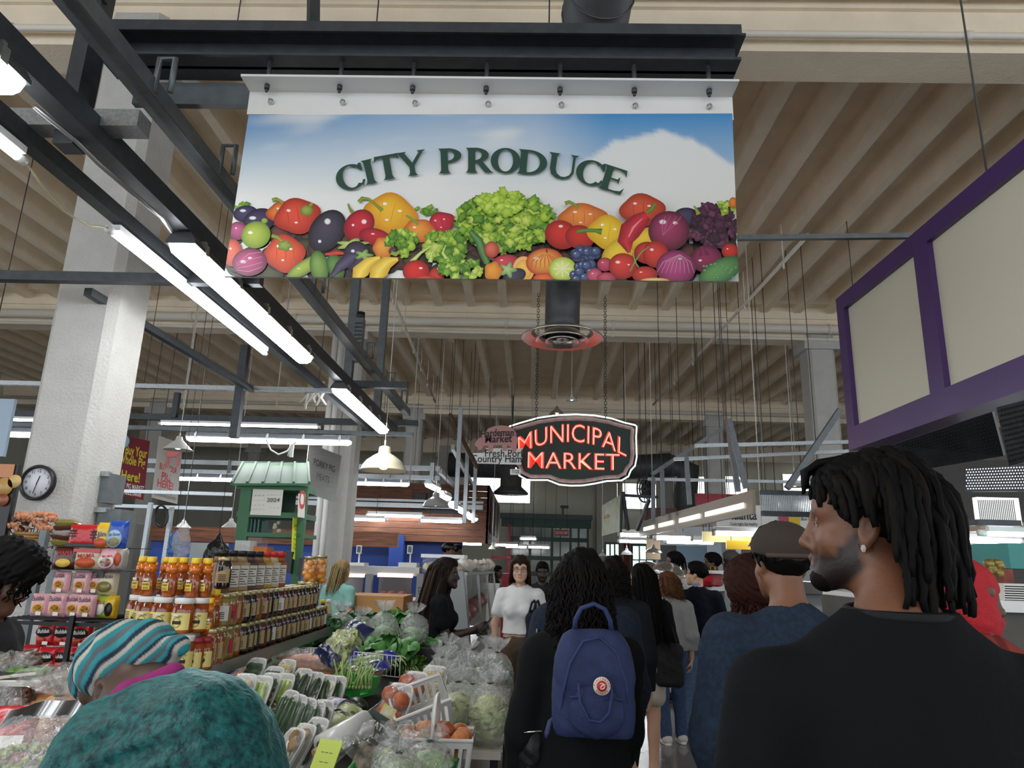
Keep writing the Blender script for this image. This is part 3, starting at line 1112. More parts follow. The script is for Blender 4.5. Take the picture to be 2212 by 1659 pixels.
A.ell(c1(755,1530),18,30,20,'5f8a40','2a4c20')
A.line([c1(690,1450),c1(760,1440),c1(810,1445)],[5,10,6],'d8443a','9c2218')
A.pepper(c1(1000,1220),30,34,10,'b8b03c','7e8a2a')
A.pepper(c1(1110,1190),55,43,-15,'f0bb34','d08418',[c1(905,1115),c1(925,1090),c1(965,1095),c1(1010,1130),c1(1055,1170)])
A.ell(c1(905,1265),30,38,-40,'cc2c3a','7c0f1e',hl=[(.1,-.35,.22),(-.35,.2,.12)])
A.ell(c1(1010,1340),36,19,-14,'c22634','7c0f1e',hl=(-.2,-.3,.14))
A.line([c1(835,1125),c1(845,1155),c1(862,1180)],[4,5,9],'7a8a3a')
A.ell(c1(860,1385),30,10,5,'c8c878','7a9a44',5,.3)
A.ell(c1(895,1470),30,36,15,'4a4058','141018',hl=(-.2,-.45,.16))
A.line([c1(720,1600),c1(780,1530),c1(850,1475),c1(890,1460)],[5,22,30,12],'5a5070','1a1424')
A.ell(c1(935,1455),16,10,0,'9cb86a','567c38',5,.35)
A.pepper(c1(1430,1250),30,24,20,'d63446','8c1222')
A.ell(c1(1290,1300),34,26,0,'ee9a3c','b8541c',6,.05,hl=(-.3,-.3))
A.line([c1(1205,1200),c1(1240,1220),c1(1285,1260)],[4,5,7],'7a9a3a')
A.ell(c1(1060,1410),22,24,0,'f0a244','b8641c',6,.06)
A.ruffle(c1(1190,1370),34,26,40,GREENS,11,rnd)
A.ruffle(c1(1470,1400),44,40,70,GREENS,12,rnd)
for s in(0,1,2):
 A.line([c1(1240+s*120,1500),c1(1300+s*70,1440),c1(1380+s*40,1390)],[10,6,2],'d8e09a','9cb848')
for k,(x,w_)in enumerate(((960,26),(1075,30))):
 A.line([c1(x-60,1640),c1(x-45,1560),c1(x+10,1500),c1(x+80,1470+10*k)],[w_,w_+10,w_-2,8],'f4d65a','c89a26')
A.ell(c1(1120,1425),9,7,30,'6a4048','3a2028')
A.line([c1(1110,1440),c1(1140,1450),c1(1165,1430)],[8,9,6],'8aa044')
A.ell(c1(1270,1560),29,25,0,'dc2e26','8c1210',hl=(.35,-.3,.16))
A.ell(c1(1400,1590),17,19,0,'d23a2c','8c1810')
A.ell(c1(1330,1610),26,9,0,'dc4a34','9c2218')
# the great lettuce in the middle
A.ell((1095,478),100,52,0,'8fb838','5a8a24')
A.ruffle((1090,480),103,60,250,GREENS,12,rnd)
A.ruffle((1080,440),48,26,50,[('cfe060','8fb838'),('b9cf4a','7aa62e')],11,rnd)
A.line([c1(1620,1305),c1(1670,1360),c1(1700,1440),c1(1725,1510)],[10,17,20,14],'6a9a52','24502c')
A.ruffle(c1(1560,1540),44,22,60,GREENS[1:],9,rnd)
A.pepper(c2(680,1215),52,30,0,'ee8e40','b8541c',[c2(565,1125),c2(590,1115),c2(625,1130),c2(650,1155)])
A.ell(c2(540,1325),36,31,-20,'d83428','8c1410',hl=[(-.2,-.55,.16)])
A.ell(c2(660,1340),32,26,-10,'d23026','8c1410')
A.pepper(c2(1060,1165),48,34,0,'d8583a','9c2c1a')
A.line([c2(1140,1125),c2(1120,1160),c2(1090,1180)],[7,9,10],'7a9a3a','4a6a20')
A.pepper(c2(840,1310),44,36,-8,'f4cc32','d09a18')
A.line([c2(640,1305),c2(700,1296),c2(760,1298),c2(800,1305)],[9,8,8,14],'6a9a3a','3a6a20')
A.ell(c2(920,1440),46,30,35,'f4d23a','c89a1c')
A.ell(c2(1080,1350),40,22,25,'f0ca3a','c8941c')
A.line([c2(1090,1200),c2(1040,1240),c2(980,1300),c2(950,1370),c2(975,1440)],[22,38,46,34,6],'d83040','8c1020')
A.line([c2(1060,1220),c2(1000,1280),c2(970,1340)],[2,7,3],'f4a0a0','d04050')
A.ell(c2(1340,1210),28,20,0,'4a4060','1a1428')
A.ell(c2(1230,1300),45,43,0,'a83a64','4a1028',hl=[(-.3,-.45,.2),(.3,-.4,.14)])
for s in(-.6,-.25,.2,.55):
 A.line([c2(1190,1330),c2(1230+70*s,1260),c2(1260+90*s,1205)],[1,2,1],'d080a0','8c2a50')
A.ruffle(c2(1510,1270),46,44,110,DARKS,12,rnd)
A.ruffle(c2(1600,1150),18,12,14,GREENS,9,rnd)
A.ell(c2(1640,1120),9,12,0,'e88a34','b8541c')
A.ell(c2(1620,1430),18,17,0,'d83428','8c1410',hl=(-.3,-.3))
A.ell(c2(95,1420),16,18,0,'e0705a','9c3020')
A.ell(c2(180,1505),30,18,10,'d84a5a','8c1c2c',hl=(-.2,-.4))
A.ell(c2(300,1545),24,28,0,'f4ead0','f0a030')
A.ell(c2(300,1548),19,22,0,'f8c860','f0a43c')
A.ell(c2(435,1500),41,30,5,'f0b04a','c03424',hl=(-.4,-.3,.2))
A.line([c2(450,1440),c2(446,1425),c2(450,1415)],3,'5a4020')
for s in range(-3,4):
 A.line([c2(440+s*6,1450),c2(435+s*26,1490),c2(435+s*30,1540)],[1,2,1],'c8402c','d8603a')
A.ell(c2(105,1560),19,21,0,'f0a23a','c8741c',5,.08)
A.ell(c2(240,1590),26,16,20,'4a4258','18141e')
A.ell(c2(200,1550),15,14,0,'b4cc8a','6a8a4a',5,.35)
A.ell(c2(430,1605),24,12,0,'ee7040','b04018')
A.ell(c2(550,1545),30,26,0,'e4e88a','9cb83a')
A.ell(c2(548,1543),25,21,0,'e8ee9a','c0d04a')
for s in range(8):
 q=s*pi/4
 A.line([c2(548,1543),c2(548+60*cos(q),1543+52*sin(q))],[1,2],'f2f4c8')
for i in range(34):
 A.ell(c2(690+rnd.uniform(-75,75),1490+rnd.uniform(-75,120)),11,10,0,'5a6a9c','161c34',hl=(-.3,-.3,.2),n=14)
A.ell(c2(820,1515),17,15,0,'d0506a','8c2038',hl=(-.3,-.3))
A.ell(c2(755,1585),17,15,0,'d8607a','9c2a44',hl=(-.3,-.3))
A.ell(c2(830,1600),21,12,0,'d0586e','8c2038')
A.ell(c2(1090,1440),28,24,0,'d23a30','8c1614')
A.ell(c2(1145,1450),28,29,0,'e04038','941812',hl=(-.3,-.35,.18))
A.ell(c2(935,1525),31,28,0,'e44038','941812',hl=[(-.35,-.3,.2),(.4,-.1,.1)])
A.line([c2(980,1560),c2(1010,1500),c2(1050,1440),c2(1100,1400)],[2,3,3,2],'7a9a4a')
A.line([c2(1040,1540),c2(1015,1500),c2(1000,1440)],[2,3,2],'8aa858')
A.ell(c2(1470,1480),34,30,0,'9c2a5a','4a0e28',hl=(-.4,.1,.14))
A.line([c2(1440,1400),c2(1450,1430),c2(1455,1460)],[6,12,24],'8c2a54','5a1434')
A.ell(c2(1275,1535),43,38,0,'c04a86','6a1440',hl=[(.2,-.5,.1)])
for s in range(-4,5):
 A.line([c2(1300,1450),c2(1280+s*22,1500),c2(1270+s*30,1570)],[1,2,1],'e8b0cc','9c3a6c')
A.ell(c2(1075,1580),28,18,0,'dc3c30','8c1810',hl=(-.3,-.3))
A.ell(c2(1140,1620),32,7,0,'f0d888','d88a50')
A.ell(c2(1560,1560),52,26,28,'6aa05a','2a5c34')
for i in range(26):
 A.ell(c2(1560+rnd.uniform(-110,100),1555+rnd.uniform(-45,45)),3,2.4,0,'8ab87a','3a6c40',n=8)
A.line([c2(1390,1140),c2(1405,1165),c2(1420,1195)],[4,6,10],'8aa04a')
A.mb.build('printed_picture',PRINT,sg,True)
# the arched serif lettering, drawn glyph by glyph (cap height 1)
G={}
def _stem(x,w_=.25,s=.1,y0=0.,y1=1.):
 h=w_/2
 return[(x-h-s,y0),(x+h+s,y0),(x+h+s*.35,y0+.05),(x+h,y0+.16),(x+h,y1-.16),(x+h+s*.35,y1-.05),(x+h+s,y1),(x-h-s,y1),(x-h-s*.35,y1-.05),(x-h,y1-.16),(x-h,y0+.16),(x-h-s*.35,y0+.05)]
def _arc(cx,cy,rx,ry,a0,a1,tw=.25,tn=.085,n=20):
 o=[(cx+rx*cos(radians(a0+(a1-a0)*i/n)),cy+ry*sin(radians(a0+(a1-a0)*i/n)))for i in range(n+1)]
 q=[(cx+(rx-tw)*cos(radians(a0+(a1-a0)*i/n)),cy+(ry-tn)*sin(radians(a0+(a1-a0)*i/n)))for i in range(n+1)]
 return('strip',o,q)
G['I']=[_stem(0)]
G['T']=[_stem(0),[(-.42,1),(.42,1),(.45,.74),(.36,.86),(.2,.9),(-.2,.9),(-.36,.86),(-.45,.74)]]
G['Y']=[_stem(0,.19,.1,0,.5)[:5]+[(.095,.46),(-.095,.46)]+_stem(0,.19,.1,0,.5)[-2:],[(-.55,1),(-.14,1),(-.2,.93),(.09,.42),(-.09,.36),(-.42,.92)],[(.24,1),(.56,1),(.44,.92),(.1,.4),(-.02,.46),(.3,.92)]]
G['P']=[_stem(-.26),_arc(-.16,.71,.5,.29,90,-90),[(-.26,.93),(-.16,.93),(-.16,1),(-.3,1)],[(-.2,.42),(-.14,.42),(-.14,.49),(-.2,.49)]]
G['R']=G['P']+[[(-.12,.46),(.1,.48),(.42,.06),(.52,0),(.22,0),(.12,.12)]]
G['O']=[_arc(0,.5,.53,.52,0,360,.26,.08,36)]
G['D']=[_stem(-.36),_arc(-.2,.5,.68,.5,90,-90,.26,.085),[(-.4,.93),(-.2,.93),(-.2,1),(-.4,1)],[(-.4,0),(-.2,0),(-.2,.07),(-.4,.07)]]
G['C']=[_arc(.04,.5,.55,.52,48,316,.26,.08,30),[(.40,.98),(.5,.98),(.5,.66),(.44,.66),(.3,.82)],[(.44,.30),(.52,.26),(.40,.02),(.36,.14)]]
G['U']=[('strip',[(-.47,.9),(-.47,.35),(-.4,.12),(-.2,-.02),(.05,-.03),(.28,.06),(.40,.25),(.40,.9)],[(-.26,.9),(-.26,.35),(-.2,.18),(-.05,.07),(.1,.07),(.24,.16),(.31,.3),(.31,.9)]),[(-.58,1),(-.15,1),(-.26,.9),(-.47,.9)],[(.2,1),(.52,1),(.40,.9),(.31,.9)]]
G['E']=[_stem(-.24),[(-.3,1),(.36,1),(.40,.72),(.30,.86),(.1,.92),(-.3,.92)],[(-.3,0),(.38,0),(.44,.3),(.32,.13),(.1,.08),(-.3,.08)],[(-.2,.47),(.12,.47),(.2,.36),(.2,.68),(.12,.55),(-.2,.55)]]
LET=MB()
for ch,cx,cy,ro,sc in(('C',756,383,15,1.0),('I',797,371,13,1.0),('T',837,361,10,1.0),('Y',889,353,8,1.0),('P',976,347,2,1.02),('R',1035,346,0,1.02),('O',1092,347,-2,1.0),('D',1153,351,-5,1.0),('U',1217,359,-8,1.0),('C',1275,373,-13,1.0),('E',1326,388,-18,1.02)):
 h=53*sc
 for k,g in enumerate(G[ch]):
  def T_(p):
   x,y=p[0]*h*1.14,(p[1]-.5)*h
   r=radians(ro)
   return at(cx+x*cos(r)-y*sin(r),cy-x*sin(r)-y*cos(r),SY-.0165-.0001*k)
  if g[0]=='strip':
   o,q=g[1],g[2]
   n=len(o)
   LET.add([T_(p)for p in o+q],[(i,i+1,n+i+1,n+i)for i in range(n-1)])
  else:
   LET.add([T_(p)for p in g],[tuple(range(len(g)))])
LET.build('lettering',mat('bottle_green_letter',hx('1d4436'),.5),sg,True)
# ------------------------------------------------------------------ purple signbox on the right
PUR=mat('purple_gloss_paint',hx('4a2d68'),.38,noise=.12,nscale=3)
pb=thing('signbox','big purple-framed signbox with blank cream panels over the right stall','sign',(2.3,3.0,2.46))
t=MB()
X0,ya,yb,za,zb=2.3,-0.6,5.09,2.47,3.63
FW=.115
t.bb((X0,ya,za),(X0+.25,yb,za+.16))
t.bb((X0,ya,zb-FW),(X0+.25,yb,zb))
t.bb((X0,yb-FW,za+.16),(X0+.25,yb,zb-FW))
for y in(3.93,2.2,.7):
 t.bb((X0,y-.075,za+.16),(X0+.2,y+.075,zb-FW))
t.build('frame',PUR,pb,True)
for a,b in((4.0,4.98),(2.27,3.86),(.77,2.13),(-.6,.63)):
 t=MB()
 t.bb((X0+.035,a,za+.15),(X0+.06,b,zb-.1))
 t.build('blank_panel',mat('cream_sign_face',hx('cfc8b4'),.55),pb,True)
t=MB()
t.bb((X0+.25,ya,za+.05),(X0+.35,yb,zb-.05))
t.build('back',BLACK,pb,True)
# ------------------------------------------------------------------ neon market sign
z3=lambda x,y:(640+x/2.962,580+y/2.962)
MY=12.0
ms=thing('neon_sign','dark green outlined sign with two lines of red neon letters hanging on chains','sign',at(1237,1040,MY))
OUT=[(1390,1030),(1450,1012),(1560,982),(1680,966),(1790,962),(1900,968),(2000,985),(2075,1008),(2140,1022),(2150,1030),(2146,1090),(2150,1200),(2140,1250),(2115,1275),(2100,1310),(2060,1332),
(1970,1336),(1900,1350),(1830,1360),(1760,1362),(1690,1356),(1620,1330),(1500,1330),(1450,1305),(1430,1260),(1400,1235),(1386,1150)]
oc=(1770,1165)
grow=lambda f,pts:[(oc[0]+(x-oc[0])*f,oc[1]+(y-oc[1])*(1+(f-1)*1.9))for x,y in pts]
def at3(p,Y=MY):
 return at(*z3(*p),Y)
def slab(mb,pts,y0,y1):
 n=len(pts)
 a=[at3(p,y0)for p in pts]
 b=[V((p.x,y1,p.z))for p in a]
 mb.add(a+b,[tuple(range(n)),tuple(range(n,2*n))[::-1]]+[(i,n+i,n+(i+1)%n,(i+1)%n)for i in range(n)])
t=MB()
slab(t,OUT,MY,MY+.28)
t.build('cabinet',mat('market_sign_green',hx('20382f'),.5,noise=.2,nscale=4),ms,True)
t=MB()
t.tube([at3(p,MY-.01)for p in OUT+OUT[:1]],.035,6)
t.build('border',mat('faded_pink_border',hx('c9a9a6'),.6,noise=.3,nscale=12),ms,True)
NEONW=emis('white_neon',(.85,.97,1.0),1.1)
for a,b in((0,3),(3,5),(5,7),(7,12),(12,18),(18,20),(20,24)):
 t=MB()
 q=grow(1.075,OUT)
 t.tube([at3(p,MY-.05)for p in q[a:b+1]],.013,6)
 t.build('white_neon_tube',NEONW,ms,True)
NEONR=emis('red_neon',(1.0,.10,.045),1.7)
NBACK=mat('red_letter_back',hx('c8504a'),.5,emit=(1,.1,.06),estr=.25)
c=at3((1762,1110))
px=at3((1762+100,1110))-c
ux=px.normalized()
uz=V((0,0,1))
for nm,m_,bo,dy in(('letter_backing',NBACK,.018,.02),('red_neon_lettering',NEONR,-.028,.05)):
 t=MB()
 write(t,'MUNICIPAL',at3((1762,1106),MY-dy),(1,0,0),(0,0,1),.29,wfit=1.86,bold=bo,warp=lambda x,y:(x*(1+.06*(y-.2)),y*(1.12-.12*(x/.95)**2)-.235*(x/.95)**2-.01))
 write(t,'MARKET',at3((1770,1283),MY-dy),(1,0,0),(0,0,1),.29,wfit=1.56,bold=bo)
 t.build(nm,m_,ms,True)
 # pink pig board
pg=thing('pig_sign','pink pig-shaped board over a white arrow panel beside the neon sign','sign',at3((1300,1180),11.4))
PY=11.4
body=[(1140,1130),(1150,1105),(1175,1080),(1190,1050),(1215,1045),(1225,1025),(1262,1010),(1310,1003),(1355,1008),(1395,1030),(1412,1060),(1415,1095),(1408,1150),(1402,1170),(1382,1172),(1372,1140),
(1350,1130),(1345,1165),(1322,1166),(1318,1130),(1262,1130),(1252,1172),(1232,1172),(1228,1135),(1205,1130),(1180,1162),(1165,1160),(1160,1142)]
t=MB()
slab(t,body,PY,PY+.04)
t.build('pig_board',mat('pig_pink',hx('c08a88'),.55),pg,True)
t=MB()
o=at3((1300,1072),PY-.012)
write(t,'Hardeman\'s',o,(1,0,.06),(0,0,1),.125,wfit=.62,bold=.02,warp=lambda x,y:(x,y-.16*x*x))
write(t,'Market',at3((1292,1112),PY-.012),(1,0,.06),(0,0,1),.125,wfit=.44,bold=.02)
t.build('script_lettering',INK,pg,True)
t=MB()
slab(t,[(1128,1182),(1215,1178),(1215,1150),(1448,1152),(1440,1255),(1160,1247)],PY+.02,PY+.05)
t.build('arrow_panel',WPAINT,pg,True)
t=MB()
write(t,'Fresh Pork',at3((1333,1205),PY+.01),(1,0,.02),(0,0,1),.125,wfit=.66,bold=.01)
write(t,'Country Hams',at3((1292,1240),PY+.01),(1,0,.02),(0,0,1),.125,wfit=.88,bold=.01)
t.build('panel_lettering',INK,pg,True)
t=MB()
slab(t,[(1368,1284),(1436,1282),(1436,1320),(1368,1320)],PY,PY+.02)
o=solo('number_tag',t,WPAINT,'small white T-122 tag hanging below the arrow panel','tag')
t=MB()
write(t,'T-122',at3((1402,1308),PY-.006),(1,0,0),(0,0,1),.05,wfit=.12,bold=.02)
t.build('lettering',INK,o)
t=MB()
t.bar(at3((1380,1284),PY+.01),at3((1380,1250),PY+.03),.012)
t.build('tag_hanger',WIRE,o)
t=MB()
t.bar(at3((1380,1284),PY+.01),at3((1380,1250),PY+.03),.01)
t.bar(at3((1240,1060),PY+.06),at3((1240,700),PY+.06),.015)
t.bar(at3((1380,1060),PY+.06),at3((1380,700),PY+.06),.015)
t.build('hanger',WIRE,pg,True)
# ------------------------------------------------------------------ plates and banners hung askew
def board(name,label,cat,c,m,lines,thick=.01,group=None,mats=None,hang=None):
 """c: four corners (tl, tr, br, bl); lines: (text, u, v, height, width, ink, bold)"""
 tl,tr,br,bl=[V(p)for p in c]
 n=(tr-tl).cross(bl-tl).normalized()
 if n.y>0:
  n=-n
 t=MB()
 P4=[tl,bl,br,tr]
 t.add(P4+[p-n*thick for p in P4],[(0,1,2,3),(7,6,5,4),(0,4,5,1),(1,5,6,2),(2,6,7,3),(3,7,4,0)])
 o=solo(name,t,m,label,cat,group)
 inks={}
 for tx,u,v,h,w_,ink,bo in lines:
  mbk=inks.setdefault(ink.name,(MB(),ink))[0]
  a,b=tl.lerp(tr,u),bl.lerp(br,u)
  p=a.lerp(b,v)
  X=tl.lerp(bl,v)*-1+tr.lerp(br,v)
  Y=a-b
  write(mbk,tx,p+n*.004,X,Y,h*Y.length,wfit=w_*X.length,bold=bo)
 for k,(mbk,ink)in inks.items():
  mbk.build('lettering',ink,o)
 if hang:
  t=MB()
  for u in(.1,.9):
   a=tl.lerp(tr,u)
   t.bar(a,(a.x,a.y,6.7),.01)
  t.build('hanger',WIRE,o)
 return o
BRUSH=mat('brushed_steel_plate',(.5,.5,.49),.32,.85,noise=.15,nscale=5,stretch=(1,1,14))
YEL=mat('banner_yellow',hx('d8c842'),.6)
REDI=mat('faded_red_ink',hx('c8484a'),.6)
o=board('steel_plate_sign','brushed steel plate with thin black lettering hanging askew by the fixtures','sign',
[at(668,957,10.95),at(738,985,11.8),at(723,1085,11.8),at(655,1062,10.95)],BRUSH,[('PORKY PIG',.52,.40,.14,.66,INK,.0),('MEATS',.52,.66,.14,.40,mat('grey_ink',(.1,.1,.1),.6),.0)],hang=3.4)
board('banner','red banner with yellow Buy Your Whole Pig Here lettering behind the column','banner',[at(256,938,13.3),at(324,953,13.8),at(310,1080,13.8),at(244,1068,13.3)],mat('banner_red',hx('7a2430'),.6),
[('Buy Your',.60,.30,.16,.70,YEL,.03),('Whole Pig',.5,.46,.15,.86,YEL,.03),('Here!',.5,.73,.16,.6,YEL,.03),('PORKY PIG MARKET',.5,.86,.085,.94,WHITE,.02),('404.222.0608',.52,.96,.085,.76,WHITE,.02)],group='pig banners',hang=3.6)
o=bpy.data.objects['banner']
t=MB()
p,q=at(266,954,13.38),at(266,954,13.36)
t.lathe([(0,.02),(.13,.02),(.13,0),(0,0)],20,p,Matrix.Rotation(pi/2,3,'X'))
t.build('round_emblem',mat('emblem_blue',hx('8fb4cc'),.5),o)
board('banner','white banner reading BUY YOUR PIG HERE in red beside the red banner','banner',[at(344,941,13.5),at(395,960,14.0),at(383,1089,14.0),at(328,1075,13.5)],mat('banner_white',hx('bdb8b0'),.6),
[('BUY YOUR',.5,.52,.10,.7,REDI,.03),('PIG',.45,.68,.13,.36,REDI,.04),('HERE!',.45,.80,.12,.62,REDI,.03),('Furnished by',.5,.88,.05,.5,INK,.0),('THOMPSONS WHOLESALE MEATS',.5,.95,.05,.86,INK,.0)],group='pig banners',hang=3.6)
o=bpy.data.objects['banner.001']
t=MB()
for x,y,rx,rz in((370,975,.20,.13),(352,985,.08,.08),(362,1000,.03,.1),(385,998,.03,.1)):
 t.ell(at(x,y,13.7),(rx,.02,rz),10)
t.build('pig_emblem',mat('pig_red',hx('d07070'),.6),o)
ck=thing('wall_clock','round black-rimmed wall clock on the white column','clock',at(83,1043,4.99))
ck.rotation_euler=(0,0,0)
t=MB()
R90=Matrix.Rotation(pi/2,3,'X')
t.lathe([(.125,-.01),(.128,.02),(.118,.035),(.108,.03),(.105,.012)],40,(0,0,0),R90,cap=False)
t.build('rim',BLACK,ck)
t=MB()
t.lathe([(0,.0),(.112,.0),(.112,.012),(0,.012)],40,(0,0,0),R90)
t.build('dial',mat('clock_face',hx('dfe2e8'),.4),ck)
t=MB()
for k in range(1,13):
 q=radians(90-k*30)
 write(t,str(k),(.083*cos(q),-.0135,.083*sin(q)-.010),(1,0,0),(0,0,1),.023,bold=.0)
for k in range(60):
 q=radians(k*6)
 t.bar((.098*cos(q),-.0135,.098*sin(q)),(.104*cos(q),-.0135,.104*sin(q)),.002)
t.build('numerals',INK,ck)
for nm,ang,ln,w_ in(('hour_hand',90-15.5,.05,.006),('minute_hand',90-192,.08,.004)):
 t=MB()
 q=radians(ang)
 t.bar((-.015*cos(q),-.016,-.015*sin(q)),(ln*cos(q),-.016,ln*sin(q)),.002,w_,(0,1,0))
 t.bar((-.015*cos(q),-.016,-.015*sin(q)),(ln*cos(q),-.016,ln*sin(q)),w_,.002,(0,1,0))
 t.build(nm,INK,ck)
 # ------------------------------------------------------------------ people
SKIN=mat('skin',(1,1,1),0.5,vcol=True,bump=.06,bscale=160)
HAIRM=mat('hair_strands',(1,1,1),0.7,vcol=True,spec=.1)
CLOTH=mat('clothing_cloth',(1,1,1),0.9,vcol=True,spec=.18,bump=.12,bscale=90)
DENIM=mat('denim_cloth',(1,1,1),0.9,vcol=True,spec=.18,noise=.35,nscale=55,bump=.3,bscale=220)
EYEW=mat('eye_white',hx('d8d2cc'),.2)
EYEB=mat('eye_iris',hx('1a0f0a'),.1)
def head_sol(detail=1,beard=0.0):
 s=Sol()
 s.ell((0,-.018,.032),(.076,.096,.086),k=0)
 s.ell((0,.03,-.035),(.062,.06,.082),k=.03)
 s.cap((-.05,.0,-.055),(-.018,.070,-.100),.016,.016,.035)
 s.cap((.05,.0,-.055),(.018,.070,-.100),.016,.016,.035)
 s.ell((0,.074,-.104),(.020,.016,.014),k=.022)
 s.cap((-.042,.066,.020),(.042,.066,.020),.014,.014,.025)
 s.ell((0,.045,.045),(.055,.035,.04),k=.03)
 for x in(-1,1):
  s.ell((x*.040,.052,-.036),(.024,.022,.022),k=.02)
  s.ell((x*.031,.089,.000),(.016,.014,.011),k=.012,sub=True)
  s.ell((x*.031,.070,.000),(.0135,.0125,.0135),k=.003)
  s.cap((x*.016,.083,-.052),(x*.010,.094,-.046),.007,.008,.012)
 s.cap((0,.084,.012),(0,.104,-.034),.006,.0095,.016)
 s.ell((0,.103,-.039),(.010,.011,.009),k=.010)
 s.cap((-.019,.082,-.068),(.0,.0915,-.0665),.0045,.0065,.008)
 s.cap((.019,.082,-.068),(.0,.0915,-.0665),.0045,.0065,.008)
 s.cap((-.015,.083,-.079),(.015,.083,-.079),.0055,.0055,.009)
 s.ell((0,.0885,-.079),(.010,.006,.006),k=.008)
 s.cap((-.02,.094,-.0725),(.02,.094,-.0725),.0016,.0016,.004,sub=True)
 for x in(-1,1):
  R=Euler((0.25,0,x*-.35)).to_matrix()
  s.ell((x*.077,-.010,-.012),(.010,.019,.031),R,k=.010)
  s.ell((x*.088,-.006,-.010),(.007,.011,.019),R,k=.006,sub=True)
  s.ell((x*.078,-.002,-.040),(.007,.008,.010),k=.008)
 return s
def hand_sol(side=1,curl=.5,s=1.0,spread=.10,thumb=.5):
 """palm along -z from the wrist, palm facing +y, thumb toward side*-x"""
 o=Sol()
 o.ell((0,0,-.045),(.040,.015,.050),k=.01)
 for i,(x,ln)in enumerate(((-.030,.072),(-.010,.080),(.010,.075),(.029,.060))):
  x*=side
  p=V((x,0,-.085))
  a=curl*.55
  dx=(i-1.5)*spread*side*.5
  pts=[p]
  for f,da in((.45,0),(.30,curl*1.0),(.25,curl*.8)):
   a+=da
   pts.append(pts[-1]+V((dx*ln*f*2,sin(a),-cos(a)))*ln*f)
  o.chain([V((x,0,-.06))]+pts,[.0095,.0092,.0085,.008,.007],.006)
 b=V((-.032*side,.004,-.025))
 m=b+V((-.026*side,.016+thumb*.012,-.026))
 e=m+V((-.004*side,.012+thumb*.012,-.030))
 o.chain([b,m,e],[.014,.011,.008],.01)
 o.mul(Matrix.Scale(s,4))
 return o
def col_mesh(name,arrs,base,mats,fn=None):
 va,fa=arrs
 c=np.tile(np.array(base),(len(va),1))
 if fn:
  c=fn(va,c)
 return np_mesh(name,va,fa,mats,c)
def frame_to(p,z,y):
 """4x4 whose -z axis runs along z-direction given and whose y is near y"""
 zz=-V(z).normalized()
 yy=V(y)
 yy=(yy-zz*yy.dot(zz)).normalized()
 xx=yy.cross(zz)
 M=Matrix((xx,yy,zz)).transposed().to_4x4()
 M.translation=V(p)
 return M
class Pose:
 def __init__(self,h=1.70,lean=0.0,headyaw=0.0,headpitch=0.0,headroll=0.0,arms=None,legs=None,build=1.0,shoulder=.185,turn=0.0,neck=(0,0),drop=0.0):
  s=h/1.75
  self.s,self.build,self.drop=s,build,drop
  R=Matrix.Rotation(-lean,3,'X')@Matrix.Rotation(turn,3,'Z')
  hip=V((0,0,.95))
  T=lambda p:(hip+R@(V(p)-hip))*s
  self.T,self.R=T,R
  self.hip=hip*s
  self.sh=[T((x*shoulder,-.015,1.385-drop))for x in(-1,1)]
  self.neck=T((0,-.02,1.47))
  Rh=R.inverted()if lean else Matrix.Identity(3)
  hc=T((neck[0],.035+neck[1],1.635))
  self.head=Matrix.Translation(hc)@(Matrix.Rotation(headyaw,4,'Z')@Matrix.Rotation(headpitch,4,'X')@Matrix.Rotation(headroll,4,'Y'))@Matrix.Scale(s**.5,4)
  arms=arms or[None,None]
  self.arm=[]
  for i,x in enumerate((-1,1)):
   S=self.sh[i]
   if arms[i]is None:
    e=S+V((x*.05,-.03,-.29))*s
    w_=e+V((x*.0,.05,-.25))*s
   else:
    e,w_=[S+V(q)*s for q in arms[i]]
   self.arm.append((S,e,w_))
  legs=legs or[None,None]
  self.leg=[]
  for i,x in enumerate((-1,1)):
   H=V((x*.09,0,.92))*s
   k,a=((x*.10,.02,.50),(x*.10,-.02,.08))if legs[i]is None else legs[i]
   self.leg.append((H,V(k)*s,V(a)*s))
def torso_sol(P,t=0.0,z0=.80,loose=0.0,bust=0.0):
 s,b,T=P.s,P.build,P.T
 o=Sol()
 R=P.R
 E=lambda c,r,k=.05:o.ell(T(c),[(q+t)*s for q in r],R,k*s)
 E((0,0,1.27),(.165*b,.112*b,.19),0)
 E((0,-.01,1.10),(.145*b+loose,.100*b+loose*.7,.16))
 E((0,-.005,.97),(.168*b+loose,.118*b+loose*.7,max(.10,.97-z0)),.06)
 for x in(-1,1):
  o.cap(T((x*.04,-.022,1.425)),T((x*.150*b**.5,-.012,1.375-P.drop)),(.056+t)*s,(.056+t)*s,.05*s)
 o.cap(T((0,-.025,1.38)),T((0,-.02,1.45)),(.075+t)*s,(.054+t)*s,.05*s)
 if bust:
  for x in(-1,1):
   o.ell(T((x*.075,.085,1.25)),[(.065-.008+t)*s]*3,None,.05*s)
 return o
